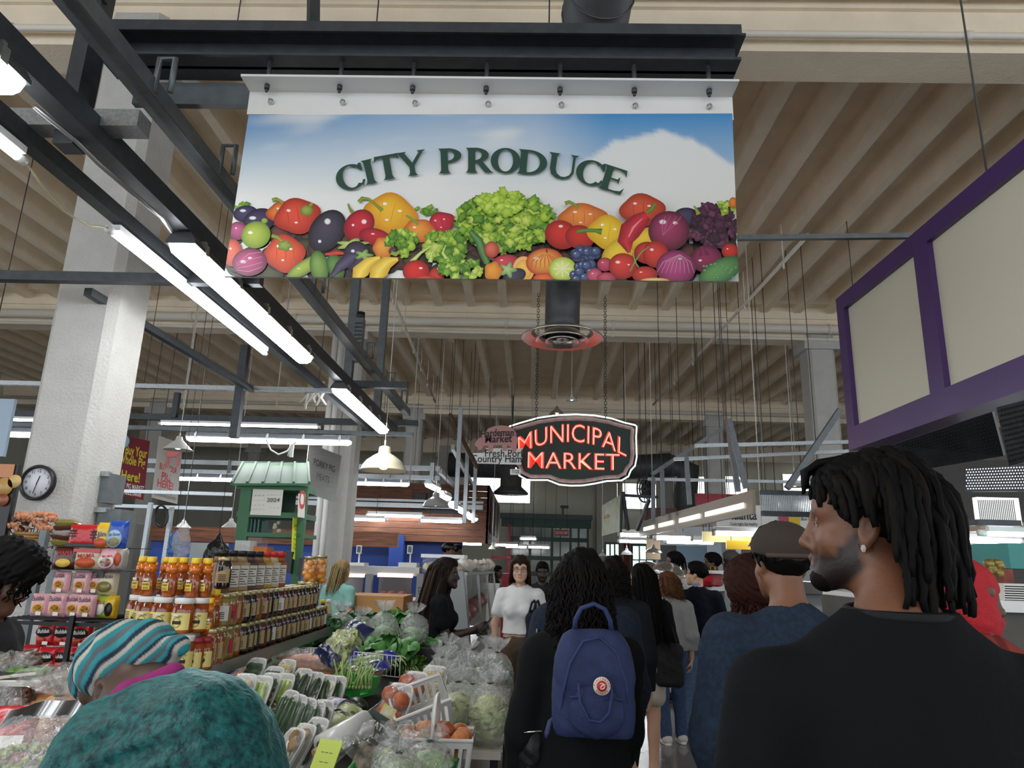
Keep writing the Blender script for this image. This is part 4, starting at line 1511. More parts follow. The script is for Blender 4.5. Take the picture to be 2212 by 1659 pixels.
def body_sol(P,hands=(.5,.5),fem=False):
 s,b=P.s,P.build
 o=torso_sol(P)
 hc=P.head.translation
 o.cap(P.neck,hc+P.head.to_3x3()@V((0,-.025,-.06)),.054*s*(.88 if fem else 1.05)*b**.5,.050*s*(.88 if fem else 1.08),.03*s)
 for i in(0,1):
  S,e,w_=P.arm[i]
  o.chain([S,e,w_],[.052*s*b,.040*s*b,.027*s*b],.02*s)
  d=(w_-e)
  y=V((0,1,0))if abs(d.normalized().y)<.8 else V((0,0,1))
  M=frame_to(w_,d,V(((-1,1)[i]*-1,.3,0)))
  o.join(hand_sol((-1,1)[i],hands[i],s).mul(M))
  H,k,a=P.leg[i]
  o.chain([H,k,a],[.088*s*b,.055*s*b,.040*s*b],.03*s)
  o.ell(k+(a-k)*.28+V((0,-.010*s,0)),[.047*s*b,.047*s*b,.12*s],None,.03*s)
  o.cap(a,a+V((0,.13,-.045))*s,.04*s,.03*s,.03*s)
 h=head_sol().mul(P.head)
 o.join(h)
 return o
def folds(amp,f=22.,seed=0.,horiz=1.0):
 def d(X,Y,Z):
  return amp*(wob(X,Y,Z*horiz,f,seed)+.6*wob(X,Y,Z*horiz,f*2.3,seed+2))
 return d
def skin_col(P,base,lip=None,beard=None,hm=None):
 Mi=np.array(P.head.inverted())
 def fn(va,c):
  q=va@Mi[:3,:3].T+Mi[:3,3]
  x,y,z=q.T
  if lip is not None:
   m=np.exp(-((x/.022)**2)**2-((z+.073)/.0085)**4-((y-.09)/.02)**4)
   c+=m[:,None]*(np.array(lip)-c)
  eye=np.exp(-((np.abs(x)-.031)/.014)**4-(z/.0055)**4)*(y>.068)
  c*=(1-.55*eye)[:,None]
  brow=np.exp(-((np.abs(x)-.033)/.019)**4-((z-.0215+.12*(np.abs(np.abs(x)-.033)))/.0045)**4)*(y>.06)
  c*=(1-.85*brow)[:,None]
  if beard is not None:
   jaw=np.clip((-.058+.058*np.clip((.045-y)/.05,0,1)-z+.010+.008*wob(x,y,z,160.,2.))/.030,0,1)*np.clip((y+.02)/.02,0,1)*np.clip(.9-np.clip((z+.125)/-.03,0,1),0,1)
   jaw*=1-np.exp(-(x/.02)**4-((z+.073)/.011)**4)
   cheek=1-.0*x
   jaw*=np.clip((y+.09+z)/.03,0,1)*np.clip((.074-np.abs(x))/.004,0,1)
   jaw=np.clip(jaw*cheek*1.9+.25*wob(x,y,z,400.,1.)*jaw,0,1)
   c+=(jaw*beard)[:,None]*(np.array(hx('140d0a'))-c)
  return np.clip(c,0,1)
 return fn
def strands(mb,M,n,fn,r0,seg=8,cols=((.01,.008,.007),),rnd=None,sides=5,taper=.4):
 """fn(k, rnd) -> list of head-space points"""
 rnd=rnd or random
 for k in range(n):
  pts=[M@V(p)for p in fn(k,rnd)]
  mb.col=rnd.choice(cols)
  m=len(pts)
  r=r0*rnd.uniform(.7,1.25)
  mb.tube(pts,[r*(1-(1-taper)*(i/(m-1))**2)for i in range(m)],sides)
def scalp(rnd,zmin=.0,back=True,r=(.080,.100,.092),c=(0,-.018,.032),ymax=.085,az=None):
 while True:
  u=rnd.uniform(-1,1)
  a=rnd.uniform(0,2*pi)if az is None else rnd.uniform(*az)
  q=sqrt(1-u*u)
  p=V((c[0]+r[0]*q*cos(a),c[1]+r[1]*q*sin(a),c[2]+r[2]*u))
  if p.z>zmin and p.y<ymax and not(p.y>.04 and p.z<.065)and not(p.z<.0 and p.y>-.02):
   return p
def hang(p,L,out=.02,n=7,rnd=None,wav=.0,back=0.0,fr=9.,head_r=(.088,.108)):
 """a strand leaving the scalp at p, over the head and then down for length L"""
 rnd=rnd or random
 d=V((p.x,p.y+.018,0))
 d=d.normalized()if d.length>.005 else V((rnd.uniform(-1,1),-.5,0)).normalized()
 pts=[V(p)]
 ph,ph2=rnd.random()*6,rnd.random()*6
 cur=V(p)
 for i in range(n):
  step=L/n
  rad=sqrt((cur.x/head_r[0])**2+((cur.y+.018)/head_r[1])**2)
  if rad<1.0 and cur.z>-.03:
   dr=(d*(1.1-rad*.5)+V((0,-back,-.35-rad))).normalized()
  else:
   dr=(d*(out/(i+1))*8+V((0,-back*.3,-1))).normalized()
  cur=cur+dr*step
  pts.append(cur+V((wav*sin(fr*i+ph),wav*cos(fr*i*.9+ph2),0))*(i+1)/n)
 return pts
def hair_cap(o,grow=0.0,low=-.04,fringe=.055):
 o.ell((0,-.022,.040),(.083+grow,.102+grow,.089+grow),k=0)
 o.ell((0,.004,.080),(.070+grow,.080+grow,.048+grow),k=.02)
 o.ell((0,.085,-.055),(.075+grow,.070,.115),k=.008,sub=True)
 o.cap((-.2,.01,low-.08),(.2,.01,low-.08),.075,k=.01,sub=True)
 return o
def make_hair(P,kind,cols,vox,L=.3,seed=1,n=90,parent=None,extra=None):
 rnd=random.Random(seed)
 M=P.head
 mb=MB()
 cc=[hx(c)for c in cols]
 mb.col=cc[0]
 s=Sol()
 if kind=='short':
  hair_cap(s,.006,-.01)
  va,fa=s.mul(M).mesh(vox,lambda X,Y,Z:.004*wob(X,Y,Z,260.,seed)+.003*wob(X,Y,Z,90.,seed))
  mb.arr(va,fa)
  strands(mb,M,n,lambda k,r:hang(scalp(r,.03),.05,.03,4,r,.006),.006,cols=cc,rnd=rnd)
 elif kind=='afro':
  hair_cap(s,.02+L*.1,-.03)
  va,fa=s.mul(M).mesh(vox,lambda X,Y,Z:.008*wob(X,Y,Z,160.,seed)+.006*wob(X,Y,Z,70.,seed))
  mb.arr(va,fa)
  strands(mb,M,n,lambda k,r:hang(scalp(r,.0),.08+L*.3,.05,7,r,.014,fr=2.2),.005,cols=cc,rnd=rnd)
 elif kind in('straight','bob','braids'):
  hair_cap(s,.005,-.05)
  for x in(-.06,-.03,0,.03,.06):
   s.cap((x,-.085+abs(x)*.5,.02),(x*1.15,-.105+abs(x)*.4,-.06-L*.62),.030,.026,.025)
  for x in(-1,1):
   s.cap((x*.078,-.03,.02),(x*.088,-.035,-.05-L*.5),.018,.016,.02)
   if kind=='bob':
    s.cap((x*.074,.012,.045),(x*.090,.002,-.05-L*.3),.016,.018,.02)
    s.cap((x*.034,.062,.090),(x*.074,.030,.045),.012,.012,.02)
  va,fa=s.mul(M).mesh(vox,lambda X,Y,Z:.004*np.sin(95*X+40*Y)+.002*wob(X,Y,Z*.2,180.,seed))
  mb.arr(va,fa)
  w_=.004 if kind=='straight' else .0015
  strands(mb,M,n*2,lambda k,r:hang(scalp(r,.0,ymax=.035),L*r.uniform(.85,1.15)+.1,.012,9,r,w_,.75),.0036 if kind!='braids' else .0042,cols=cc,rnd=rnd)
  if kind=='bob':
   def fringe(k,r):
    q=r.uniform(-.058,.058)
    return[(q,.070+.012*(1-abs(q)/.06),.095-abs(q)*.4)]+[(q+r.uniform(-.006,.006),.090-abs(q)*.42,z)for z in(.075,.055,.034+r.uniform(-.006,.012))]
   strands(mb,M,70,fringe,.0034,cols=cc,rnd=rnd)
   for x in(-1,1):
    strands(mb,M,60,lambda k,r,x=x:[(x*r.uniform(.045,.07),.05+r.uniform(-.03,.01),.080),(x*(.080+r.uniform(-.004,.006)),.030+r.uniform(-.03,.012),.02),(x*(.085+r.uniform(-.006,.008)),.022+r.uniform(-.03,.010),-.05),
    (x*(.090+r.uniform(-.01,.02)),.015+r.uniform(-.03,.02),-.05-L*r.uniform(.4,.7))],.0036,cols=cc,rnd=rnd)
 elif kind=='curly':
  hair_cap(s,-.003,-.06)
  s.ell((0,-.08,-.04-L*.25),(.090,.062,.08+L*.30),k=.04)
  for x in(-1,1):
   s.ell((x*.078,-.035,-.03-L*.2),(.034,.05,.06+L*.24),k=.03)
  va,fa=s.mul(M).mesh(vox,lambda X,Y,Z:.009*wob(X,Y,Z,75.,seed)+.006*wob(X,Y,Z,170.,seed+3))
  if extra:
   c=np.tile(np.array(cc[0]),(len(va),1))
  mb.arr(va,fa)
  strands(mb,M,n,lambda k,r:hang(scalp(r,-.01),L*r.uniform(.65,1.1)+.12,.09,20,r,.017,.06,fr=1.5,head_r=(.106,.128)),.0036,cols=cc,rnd=rnd)
 elif kind=='cornrow':
  hair_cap(s,.004,-.03)
  va,fa=s.mul(M).mesh(vox,lambda X,Y,Z:.005*np.sin(220*X))
  mb.arr(va,fa)
  strands(mb,M,n,lambda k,r:hang(scalp(r,.0),.22,.02,7,r,.002,.5),.007,cols=cc,rnd=rnd)
 o=mb.build('hair',HAIRM,parent)
 return o
def garment(name,parent,sol,vox,colr,m=CLOTH,disp=None,fn=None,clip=None):
 va,fa=sol.mesh(vox,disp,clip)
 o=link(name,col_mesh(name,(va,fa),hx(colr)if isinstance(colr,str)else colr,m,fn),parent)
 return o
def glasses(P,parent,m=None):
 t=MB()
 for x in(-1,1):
  t.tube([P.head@V((x*.033+.023*cos(a),.097-.2*abs(x*.033+.023*cos(a))**1.0*.3,-.002+.019*sin(a)))for a in np.linspace(0,2*pi,17)],.0017,5,False)
  t.tube([P.head@V(q)for q in((x*.056,.092,.003),(x*.078,.05,.004),(x*.083,-.012,.002))],.0016,5)
 t.tube([P.head@V(q)for q in((-.011,.098,.001),(0,.101,.004),(.011,.098,.001))],.0017,5)
 return t.build('glasses',m or BLACK,parent)
def eyes(P,parent):
 for x in(-1,1):
  t=MB()
  t.ell(P.head@V((x*.031,.0713,-.001)),.0114*P.s**.5,14)
  t.mi=1
  c=P.head@V((x*.031,.0819,-.001))
  t.ell(c,(.0052,.0016,.0052),10,P.head.to_3x3().normalized())
  t.build('eye',[EYEW,EYEB],parent)
def person(label,x,y,rz,P,skin,hair=None,top=None,bottom=None,shoes=None,vox=.009,hands=(.5,.5),fem=True,face=False,lip=None,beard=None,specs=None,z=0.0,name='person'):
 o=thing(name,label,'person',(x,y,z),rz)
 hv=min(vox,.009)
 va,fa=body_sol(P,hands,fem).mesh(hv if face else vox)
 link('body',col_mesh('body',(va,fa),hx(skin),SKIN,skin_col(P,skin,lip,beard)),o)
 s,b=P.s,P.build
 if face:
  eyes(P,o)
 if specs:
  glasses(P,o)
 if bottom:
  kind,c=bottom[0],bottom[1]
  q=Sol()
  q.ell(P.T((0,0,.96)),[.172*s*b,.125*s*b,.12*s],P.R,0)
  q.ell(V((0,-.01,.90))*s,[.17*s*b,.13*s*b,.10*s],None,.05*s)
  wide={'jeans':(.098,.072,.062),'wide':(.11,.105,.10),'slim':(.095,.062,.05),'shorts':(.105,.11,.1),'skirt':(.12,.14,.14)}[kind]
  for H,k,a in P.leg:
   H=H+V((0,0,-.03*s))
   if kind=='shorts':
    q.cap(H,H.lerp(k,.55),wide[0]*s*b,wide[1]*s*b,.05*s)
   else:
    q.chain([H,k,a+V((0,.01,.0))*s],[w_*s*b for w_ in wide],.04*s)
  garment('shorts' if kind=='shorts' else 'trousers',o,q,vox,c,DENIM if kind in('jeans','slim')and len(bottom)<3 else CLOTH,folds(.004*s,26,rz+x),clip=None if kind=='shorts' else(np.array([-2,-2,.03*s]),np.array([2,2,3.])))
 if top:
  c,sleeve=top[0],top[1]
  z0=top[2]if len(top)>2 else .86
  loose=top[3]if len(top)>3 else .012
  q=torso_sol(P,.014,z0,loose,.01 if fem else 0)
  for S,e,w_ in P.arm:
   if sleeve=='long':
    q.chain([S,e,w_.lerp(e,.04)],[(.062+loose)*s*b,(.050+loose)*s*b,(.036+loose*.7)*s],.03*s)
   elif sleeve=='short':
    q.cap(S,S.lerp(e,.55),(.062+loose)*s*b,(.060+loose)*s*b,.03*s)
  q.cap(P.T((0,-.012,1.43)),P.T((0,.03,1.62)),.058*s*b**.5,.07*s,.008,True)
  clip=(np.array([-2,-2,z0*s]),np.array([2,2,3.]))
  garment('top',o,q,vox,c,DENIM if(len(top)>4 and top[4]=='denim')else CLOTH,folds(.0045*s,24,rz*3+y),clip=clip)
  for S,e,w_ in P.arm:
   pass
 if shoes:
  for i,(H,k,a)in enumerate(P.leg):
   q=Sol()
   q.ell(V((a.x,a.y+.055*s,.045*s+a.z-.08*s)),(.048*s,.135*s,.045*s),None,0)
   q.cap((a.x,a.y-.02*s,a.z-.03*s),(a.x,a.y,a.z),.052*s,.045*s,.03)
   sh=garment('shoe',o,q,vox*.8,shoes,CLOTH,clip=(np.array([-2,-2,.008+a.z-.08*s]),np.array([2,2,3.])))
   t=MB()
   t.lathe([(.98,0),(1.02,.006),(1.02,.022),(.95,.026)],20,(a.x,a.y+.055*s,max(0.001,a.z-.08*s)),None,.05*s,.137*s)
   t.build('sole',WHITE if sum(hx(shoes))>1 else BLACK,sh)
 if hair:
  make_hair(P,hair[0],hair[1],hv,*(hair[2:]if len(hair)>2 else()),parent=o)
 return o
BK=['0d0b0b','15110f','0a0909']
BROWN_SK,DARK_SK,LIGHT_SK,TAN_SK='7a5138','4a3022','c99d80','a8795a'
# --- the crowd in the aisle, from near to far
# man in the black shirt close on the right, looking left
P=Pose(1.83,headyaw=radians(67),headpitch=radians(2),drop=.035,arms=[((-.07,.03,-.29),(-.06,.10,-.53)),((.09,.03,-.29),(.07,.10,-.53))],shoulder=.215,build=1.12,neck=(-.012,.02))
hero_x,hero_y=.652,1.33
hero=thing('person','man with short black locs and a stud earring, in a black shirt, looking left','person',(hero_x,hero_y,0),radians(-4))
va,fa=body_sol(P,(.4,.4),False).mesh(.0042)
link('body',col_mesh('body',(va,fa),hx('6e4630'),SKIN,skin_col(P,None,hx('6e3c32'),.95)),hero)
eyes(P,hero)
q=torso_sol(P,.016,.80,.02)
for S,e,w_ in P.arm:
 q.chain([S,e,w_],[.070*P.s,.068*P.s,.05*P.s],.05*P.s)
q.cap(P.T((0,-.03,1.43)),P.T((0,-.03,1.46)),.080*P.s,.072*P.s,.03)
def hero_folds(X,Y,Z):
 f=.003*wob(X,Y,Z*.4,30.,2.)+.004*np.sin(46*(np.abs(X)*1.2+.16*Z))*np.clip((np.abs(X)-.12)/.1,0,1)*np.clip((1.42-Z)/.12,0,1)
 return f
sh=garment('shirt',hero,q,.006,'0c0e10',CLOTH,hero_folds,clip=(np.array([-2,-2,.82]),np.array([2,2,P.neck.z+.022])))
t=MB()
t.tube([P.neck+V((.083*cos(a),-.004+.083*sin(a),.018+.006*sin(a)))for a in np.linspace(0,2*pi,33)],.007,6,False)
t.build('collar',mat('black_rib',hx('0c0e10'),.9),sh)
for x in(-1,1):
 t=MB()
 t.tube([P.T((x*a,-.135+.04*(a-.1)*8*.1,z))for a,z in((.10,1.46),(.17,1.40),(.20,1.33),(.215,1.24))],.003,5)
q=Sol()
q.ell(P.T((0,0,.93)),[.19,.14,.16],None,0)
for H,k,a in P.leg:
 q.chain([H,k,a],[.11,.085,.075],.04)
garment('trousers',hero,q,.014,'16181c',CLOTH,folds(.004,26,1))
for H,k,a in P.leg:
 q=Sol()
 q.ell((a.x,a.y+.055,a.z-.035),(.05,.14,.05),None,0)
 garment('shoe',hero,q,.012,'222222')
rnd=random.Random(3)
mb=MB()
mb.col=hx('0b0a0a')
s=Sol()
hair_cap(s,.004,-.012)
va,fa=s.mul(P.head).mesh(.005,lambda X,Y,Z:.003*wob(X,Y,Z,220.,1.))
mb.arr(va,fa)
LOC=[hx(c)for c in('0b0a0a','100e0d','0d0b0b','16120f')]
hair=mb.build('hair',HAIRM,hero)
def loc_path(k,r):
 while True:
  p=scalp(r,.0,ymax=.075)
  if p.z>.055+.5*max(0,p.y)or p.y<-.045:
   break
 f=min(1,max(0,(p.y+.03)/.08))  # 0 at the back of the head, 1 at the brow
 L=r.uniform(.12,.185)*(1-f)+r.uniform(.075,.115)*f
 nrm=V((p.x/.08,(p.y+.018)/.1,(p.z-.032)/.09)).normalized()
 cur,pts=V(p),[V(p)]
 d=(nrm*1.0+V((0,-.15-.55*f,.12))).normalized()
 n=9
 for i in range(n):
  t_=(i+1)/n
  d=(d*(1-.30)+V((nrm.x*.25*(1-t_),(-.02-.45*f)*(1-t_),-1))*.42*(1+t_)).normalized()
  cur=cur+d*(L/n)
  rad=sqrt((cur.x/.092)**2+((cur.y+.018)/.112)**2)
  if rad<1 and cur.z<.09:
   k_=1/max(rad,.3)
   cur=V((cur.x*(1+(k_-1)*.7),-.018+(cur.y+.018)*(1+(k_-1)*.7),cur.z))
  pts.append(cur+V((r.uniform(-.003,.003),r.uniform(-.003,.003),0)))
 return pts
mb=MB()
strands(mb,P.head,210,loc_path,.0095,cols=LOC,rnd=rnd,sides=7,taper=.55)
# the few locs swept forward over the brow
strands(mb,P.head,5,lambda k,r:[(-.03+.015*k,.03,.118),(-.03+.014*k,.072,.112),(-.032+.014*k,.094+r.uniform(0,.010),.096),(-.03+.014*k,.098+r.uniform(0,.010),.070-r.uniform(0,.02))],.0085,cols=LOC,rnd=rnd,sides=7)
va=np.array(mb.v)
n_=wob(va[:,0],va[:,1],va[:,2],330.,1.)*.0022
mb.v=[tuple(p+n_[i])for i,p in enumerate(va)]
mb.build('loc',HAIRM,hair)
t=MB()
e=P.head@V((-.088,.000,-.047))
t.box(e,(.005,.009,.009),Matrix.Rotation(pi/4,3,'X'))
t.build('stud_earring',mat('clear_stone',(.9,.9,.95),.05,.4),hero)
q=Sol()
for x in(-1,1):
 q.cap((x*.053,.006,-.060),(x*.019,.071,-.101),.0175,.0185,.035)
q.ell((0,.075,-.106),(.022,.018,.016),k=.022)
q.ell((0,.094,-.060),(.030,.02,.028),k=.004,sub=True)
va,fa=q.mul(P.head).mesh(.004,lambda X,Y,Z:.0016*wob(X,Y,Z,520.,3.))
link('beard',col_mesh('beard',(va,fa),hx('140e0b'),HAIRM),hero)
# woman with the blue backpack
BX,BY=.195,2.62
P=Pose(1.66,lean=radians(2),arms=[((-.055,-.02,-.27),(-.07,.03,-.50)),((.012,.05,-.27),(-.03,.15,-.45))],shoulder=.156,build=.95)
person('woman seen from behind with black curly hair, black fleece and a blue backpack',BX,BY,radians(-2),P,LIGHT_SK,('curly',['0d0b0b','171210','100d0c'],.24,4,330),('0d0e0f','long',.86,.012),('slim','0c0c0e',0),'181818',vox=.008)
po=[ob for ob in bpy.data.objects if ob.get('label','').startswith('woman seen from behind')][0]
for sx in(-1,1):
 t=MB()
 for q_ in([(.03,.95),(.03,.865),(.075,.835),(.125,.865),(.125,.95)],):
  pts=[]
  for x_,z_ in q_:
   c=V((sx*x_,0,z_-.02))*P.s
   pts.append((c.x,-.128*P.s+.25*max(0,abs(c.x)-.07)**1.3,c.z))
  t.tube(pts,.0016,4)
 t.build('pocket_stitching',mat('pale_thread',hx('b8b4a8'),.8),po)
def backpack(x,y,z,rz):
 o=thing('backpack','blue square backpack with a round red and white logo on a woman’s back','backpack',(x,y,z),rz)
 blue=mat('backpack_blue',hx('1e2c56'),.75,noise=.25,nscale=26,bump=.25,bscale=200)
 blue2=mat('backpack_blue_webbing',hx('22315e'),.7,bump=.3,bscale=300)
 W_,H_=.135,.19
 def puff(u,v,d0,d1,w=1.0,hh=1.0):
  return None
 q=Sol()
 for zz,ww,dd in((-.150,.128,.060),(-.08,.130,.062),(0,.130,.062),(.07,.126,.058),(.125,.108,.048)):
  q.cap((-ww+.045,0,zz),(ww-.045,0,zz),dd,dd,.05)
 va,fa=q.mesh(.006,lambda X,Y,Z:.003*wob(X,Y,Z,40.,2.)+.0012*wob(X,Y,Z,90.,1.),(np.array([-.2,-.2,-.19]),np.array([.2,.2,.3])))
 link('main_bag',np_mesh('main_bag',va,fa,blue),o)
 q=Sol()
 q.ell((0.01,-.062,-.095),(.098,.032,.088),None,0)
 va,fa=q.mesh(.006,lambda X,Y,Z:.003*wob(X,Y,Z,60.,5.))
 pk=link('front_pocket',np_mesh('front_pocket',va,fa,blue),o)
 t=MB()
 t.tube([(-.085+.19*i/10,-.088+.010*abs(i-5)/5,-.05+.004*sin(i))for i in range(11)],.0045,5)
 t.build('pocket_zip',blue2,pk)
 t=MB()
 t.tube([(-.118,-.045,-.16),(-.112,-.062,-.05),(-.085,-.066,.06),(-.04,-.06,.135),(0.02,-.055,.15),(.08,-.06,.10),(.112,-.058,.0),(.118,-.05,-.1)],.005,6)
 t.build('main_zip',blue2,o)
 t=MB()
 t.tube([(-.07,.0,.165),(-.066,-.015,.205),(-.045,-.02,.245),(0.0,-.02,.262),(.04,-.02,.245),(.06,-.015,.205),(.066,0,.165)],.009,6)
 t.build('top_handle',blue2,o)
 t=MB()
 t.tube([(-.055,-.09,.0),(-.05,-.098,-.06),(-.02,-.105,-.115),(.02,-.105,-.12),(.05,-.1,-.09),(.06,-.098,-.03),(.056,-.09,.01)],.0055,6)
 t.build('loop_strap',blue2,o)
 for s,lab in((-1,0),(1,1)):
  t=MB()
  pts=[(s*.065,.03,.125),(s*.085,.12,.14),(s*.10,.22,.13),(s*.11,.31,.06),(s*.13,.30,-.04),(s*.14,.15,-.12),(s*.12,.03,-.15)]
  t.tube(pts,.013,6)
  t.build('shoulder_strap',blue2,o)
 t=MB()
 t.tube([(-.125,.02,-.12),(-.155,0.0,-.145),(-.165,-.02,-.18),(-.168,-.025,-.195)],[.008,.012,.013,.004],6,sq=.4)
 t.build('strap_end',blue2,o)
 t=MB()
 R=Matrix.Rotation(pi/2,3,'X')
 c=V((.025,-.097,-.005))
 t.lathe([(0,.0),(.030,.0),(.030,.006),(0,.006)],24,c,R)
 lg=t.build('logo_patch',mat('patch_cream',hx('d8cdbc'),.6),o)
 t=MB()
 t.lathe([(0,.0),(.018,.0),(.018,.009),(0,.009)],20,c,R)
 t.build('patch_red',mat('patch_red',hx('b8242c'),.6),lg)
 t=MB()
 t.tube([c+V((.009*cos(a),-.0095,.009*sin(a)))for a in np.linspace(-2.2,2.2,12)],.0022,5)
 t.tube([c+V((.012,-.0095,.006)),c+V((.002,-.0095,.003)),c+V((-.006,-.0095,-.006))],.0025,5)
 t.build('patch_mark',mat('patch_cream',hx('d8cdbc'),.6),lg)
 t=MB()
 for i,ch in enumerate('FJALLRAVEN'):
  q=radians(168-i*17.5)
  write(t,ch,c+V((.0235*cos(q),-.0075,.0235*sin(q)-.003)),(sin(q),0,-cos(q)),(cos(q),0,sin(q)),.0062,bold=.03)
 for i,ch in enumerate('KANKEN'):
  q=radians(222+i*19)
  write(t,ch,c+V((.026*cos(q),-.0075,.026*sin(q))),(-sin(q),0,cos(q)),(-cos(q),0,-sin(q)),.0062,bold=.03)
 t.build('patch_lettering',mat('patch_red',hx('b8242c'),.6),lg)
 return o
p=at(1282,1468,BY-.22)
backpack(p.x,p.y,p.z,radians(-3)).scale=(.88,.88,.88)
p=at(1150,1610,BY-.02)
hb=thing('handbag','black zipped crossbody bag hanging at the backpack woman’s left hip','bag',p,radians(20))
q=Sol()
q.ell((0,0,0),(.06,.05,.10),None,0)
va,fa=q.mesh(.008,folds(.004,40,1))
link('bag_body',np_mesh('bag_body',va,fa,mat('black_nylon',hx('101012'),.5,bump=.2)),hb)
t=MB()
t.tube([(-.045,-.04,.05),(0,-.052,.055),(.045,-.04,.05)],.003,5)
t.tube([(-.03,-.045,-.055),(-.034,-.05,-.085)],.004,5)
t.build('zip',CHROME,hb)
t=MB()
t.tube([(0,0,.09),(.02,.06,.2),(.06,.12,.36)],.008,5)
t.build('strap',BLACK,hb)
# denim-shirted man with the cap
p=at(1690,1145,2.45)
P=Pose(1.76,arms=[((-.06,.0,-.29),(-.02,.06,-.54)),None],shoulder=.20,build=1.1,headyaw=radians(8))
o=person('man from behind in a blue denim shirt with a brown cap worn backwards',p.x+.0,2.45,radians(2),P,BROWN_SK,('short',['0c0a09','120f0d'],.1,2,60),('2a3648','long',.78,.018,'denim'),('jeans','2c3a52'),'20201f',vox=.009,fem=False)
q=Sol()
q.ell((0,-.020,.052),(.098,.120,.086),None,0)
q.cap((-.2,-.02,-.06),(.2,-.02,-.06),.085,k=.004,sub=True)
va,fa=q.mul(P.head).mesh(.006)
cp=link('cap',np_mesh('cap',va,fa,mat('brown_twill',hx('3a3029'),.9,bump=.3,bscale=260)),o)
t=MB()
t.tube([P.head@V((.092*cos(a),-.018+.114*sin(a),.022))for a in np.linspace(pi*1.15,pi*1.85,14)],.009,6)
t.build('cap_strap',mat('brown_strap',hx('4a3a30'),.8),cp)
q=Sol()
for k in range(12):
 a,b_=k*pi/6,(k+1)*pi/6
 q.cap(P.T((.066*cos(a),-.016+.066*sin(a),1.445+.012*sin(a))),P.T((.066*cos(b_),-.016+.066*sin(b_),1.445+.012*sin(b_))),.018,k=.01)
 q.cap(P.T((.060*cos(a),-.012+.060*sin(a),1.475)),P.T((.060*cos(b_),-.012+.060*sin(b_),1.475)),.012,k=.02)
garment('collar',o,q,.007,'2a3648',DENIM)
t=MB()
t.tube([P.T((x,-.146+.10*abs(x)**1.5,1.33))for x in np.linspace(-.19,.19,14)],.003,5)
t.build('yoke_seam',mat('denim_thread',hx('5a7090'),.9),o)
p=at(1632,1240,3.3)
P=Pose(p.z+.02,headyaw=radians(15))
person('person with frizzy reddish brown hair mostly hidden by the denim-shirted man',p.x,3.3,0,P,TAN_SK,('afro',['2e1712','24120e','3a1d16'],.35,5,190),('2a2a30','long'),('jeans','2c3a52'),'333333',vox=.014)
p=at(1272,1192,3.7)
P=Pose(p.z,headyaw=radians(-6),build=1.08)
o=person('person with brown hair dyed red at the ends and a dark denim jacket',p.x-.02,3.7,radians(-4),P,TAN_SK,('straight',['1d1512','241a15','1a1311'],.16,6,60),('252d3c','long',.84,.03,'denim'),('slim','14161c'),'222222',vox=.012)
rnd=random.Random(8)
mb=MB()
strands(mb,P.head,120,lambda k,r:hang(V((r.uniform(.02,.09),-.06+r.uniform(-.03,.03),-.02+r.uniform(-.03,.03))),.20,.05,12,r,.016,.05,fr=1.9),.006,cols=[hx('5a2420'),hx('6e2e26'),hx('3a1a17')],rnd=rnd)
mb.build('dyed_hair',HAIRM,o)
p=at(1325,1205,5.0)
person('person with dark wavy hair just behind the red-dyed hair',p.x,5.0,radians(-10),Pose(p.z),LIGHT_SK,('curly',['14100e','1b1512'],.12,7,90),('181a1f','long'),('slim','191b22'),'222222',vox=.014)
# woman with white shorts
p=at(1385,1223,6.1)
P=Pose(p.z,headyaw=radians(35),legs=[((-.10,.02,.50),(-.10,.0,.08)),((.09,.04,.50),(.08,-.02,.08))],arms=[None,((.06,.0,-.29),(.03,.10,-.50))])
person('woman with long straight black hair, black sweater and white shorts',p.x,6.1,radians(-4),P,LIGHT_SK,('straight',BK,.46,9,110),('0f1013','long',.84,.02),('shorts','b8b2a2'),'2c4a40',vox=.011)
t=thing('tote_bag','black tote bag on the shoulder of the woman in white shorts','bag',at(1445,1425,6.0),radians(-12))
q=Sol()
for zz in(-.16,-.11,-.06,-.01,.04,.08):
 q.cap((-.07,0,zz),(.07,0,zz),.045,k=.03)
va,fa=q.mesh(.011,folds(.006,30,3))
link('bag_body',np_mesh('bag_body',va,fa,mat('black_canvas',hx('121214'),.8)),t)
u=MB()
u.tube([(-.06,0,.12),(-.05,.02,.36),(-.03,.07,.46),(0,.04,.36),(.06,0,.12)],.011,6)
u.build('handles',mat('black_canvas',hx('121214'),.8),t)
t=thing('tote_bag','beige canvas tote hanging beside bare knees in the aisle','bag',at(1362,1545,5.3),radians(5))
q=Sol()
q.cap((-.05,0,-.03),(.05,0,-.03),.05,k=0)
q.cap((-.05,0,.02),(.05,0,.02),.042,k=.03)
q.cap((-.04,0,.07),(.05,0,.07),.03,k=.03)
va,fa=q.mesh(.011,folds(.006,30,5))
link('bag_body',np_mesh('bag_body',va,fa,mat('beige_canvas',hx('8a7d68'),.85)),t)
u=MB()
u.tube([(-.05,0,.09),(-.03,.0,.3),(0,.03,.40),(.03,.0,.3),(.05,0,.09)],.008,6)
u.build('handles',mat('beige_canvas',hx('8a7d68'),.85),t)
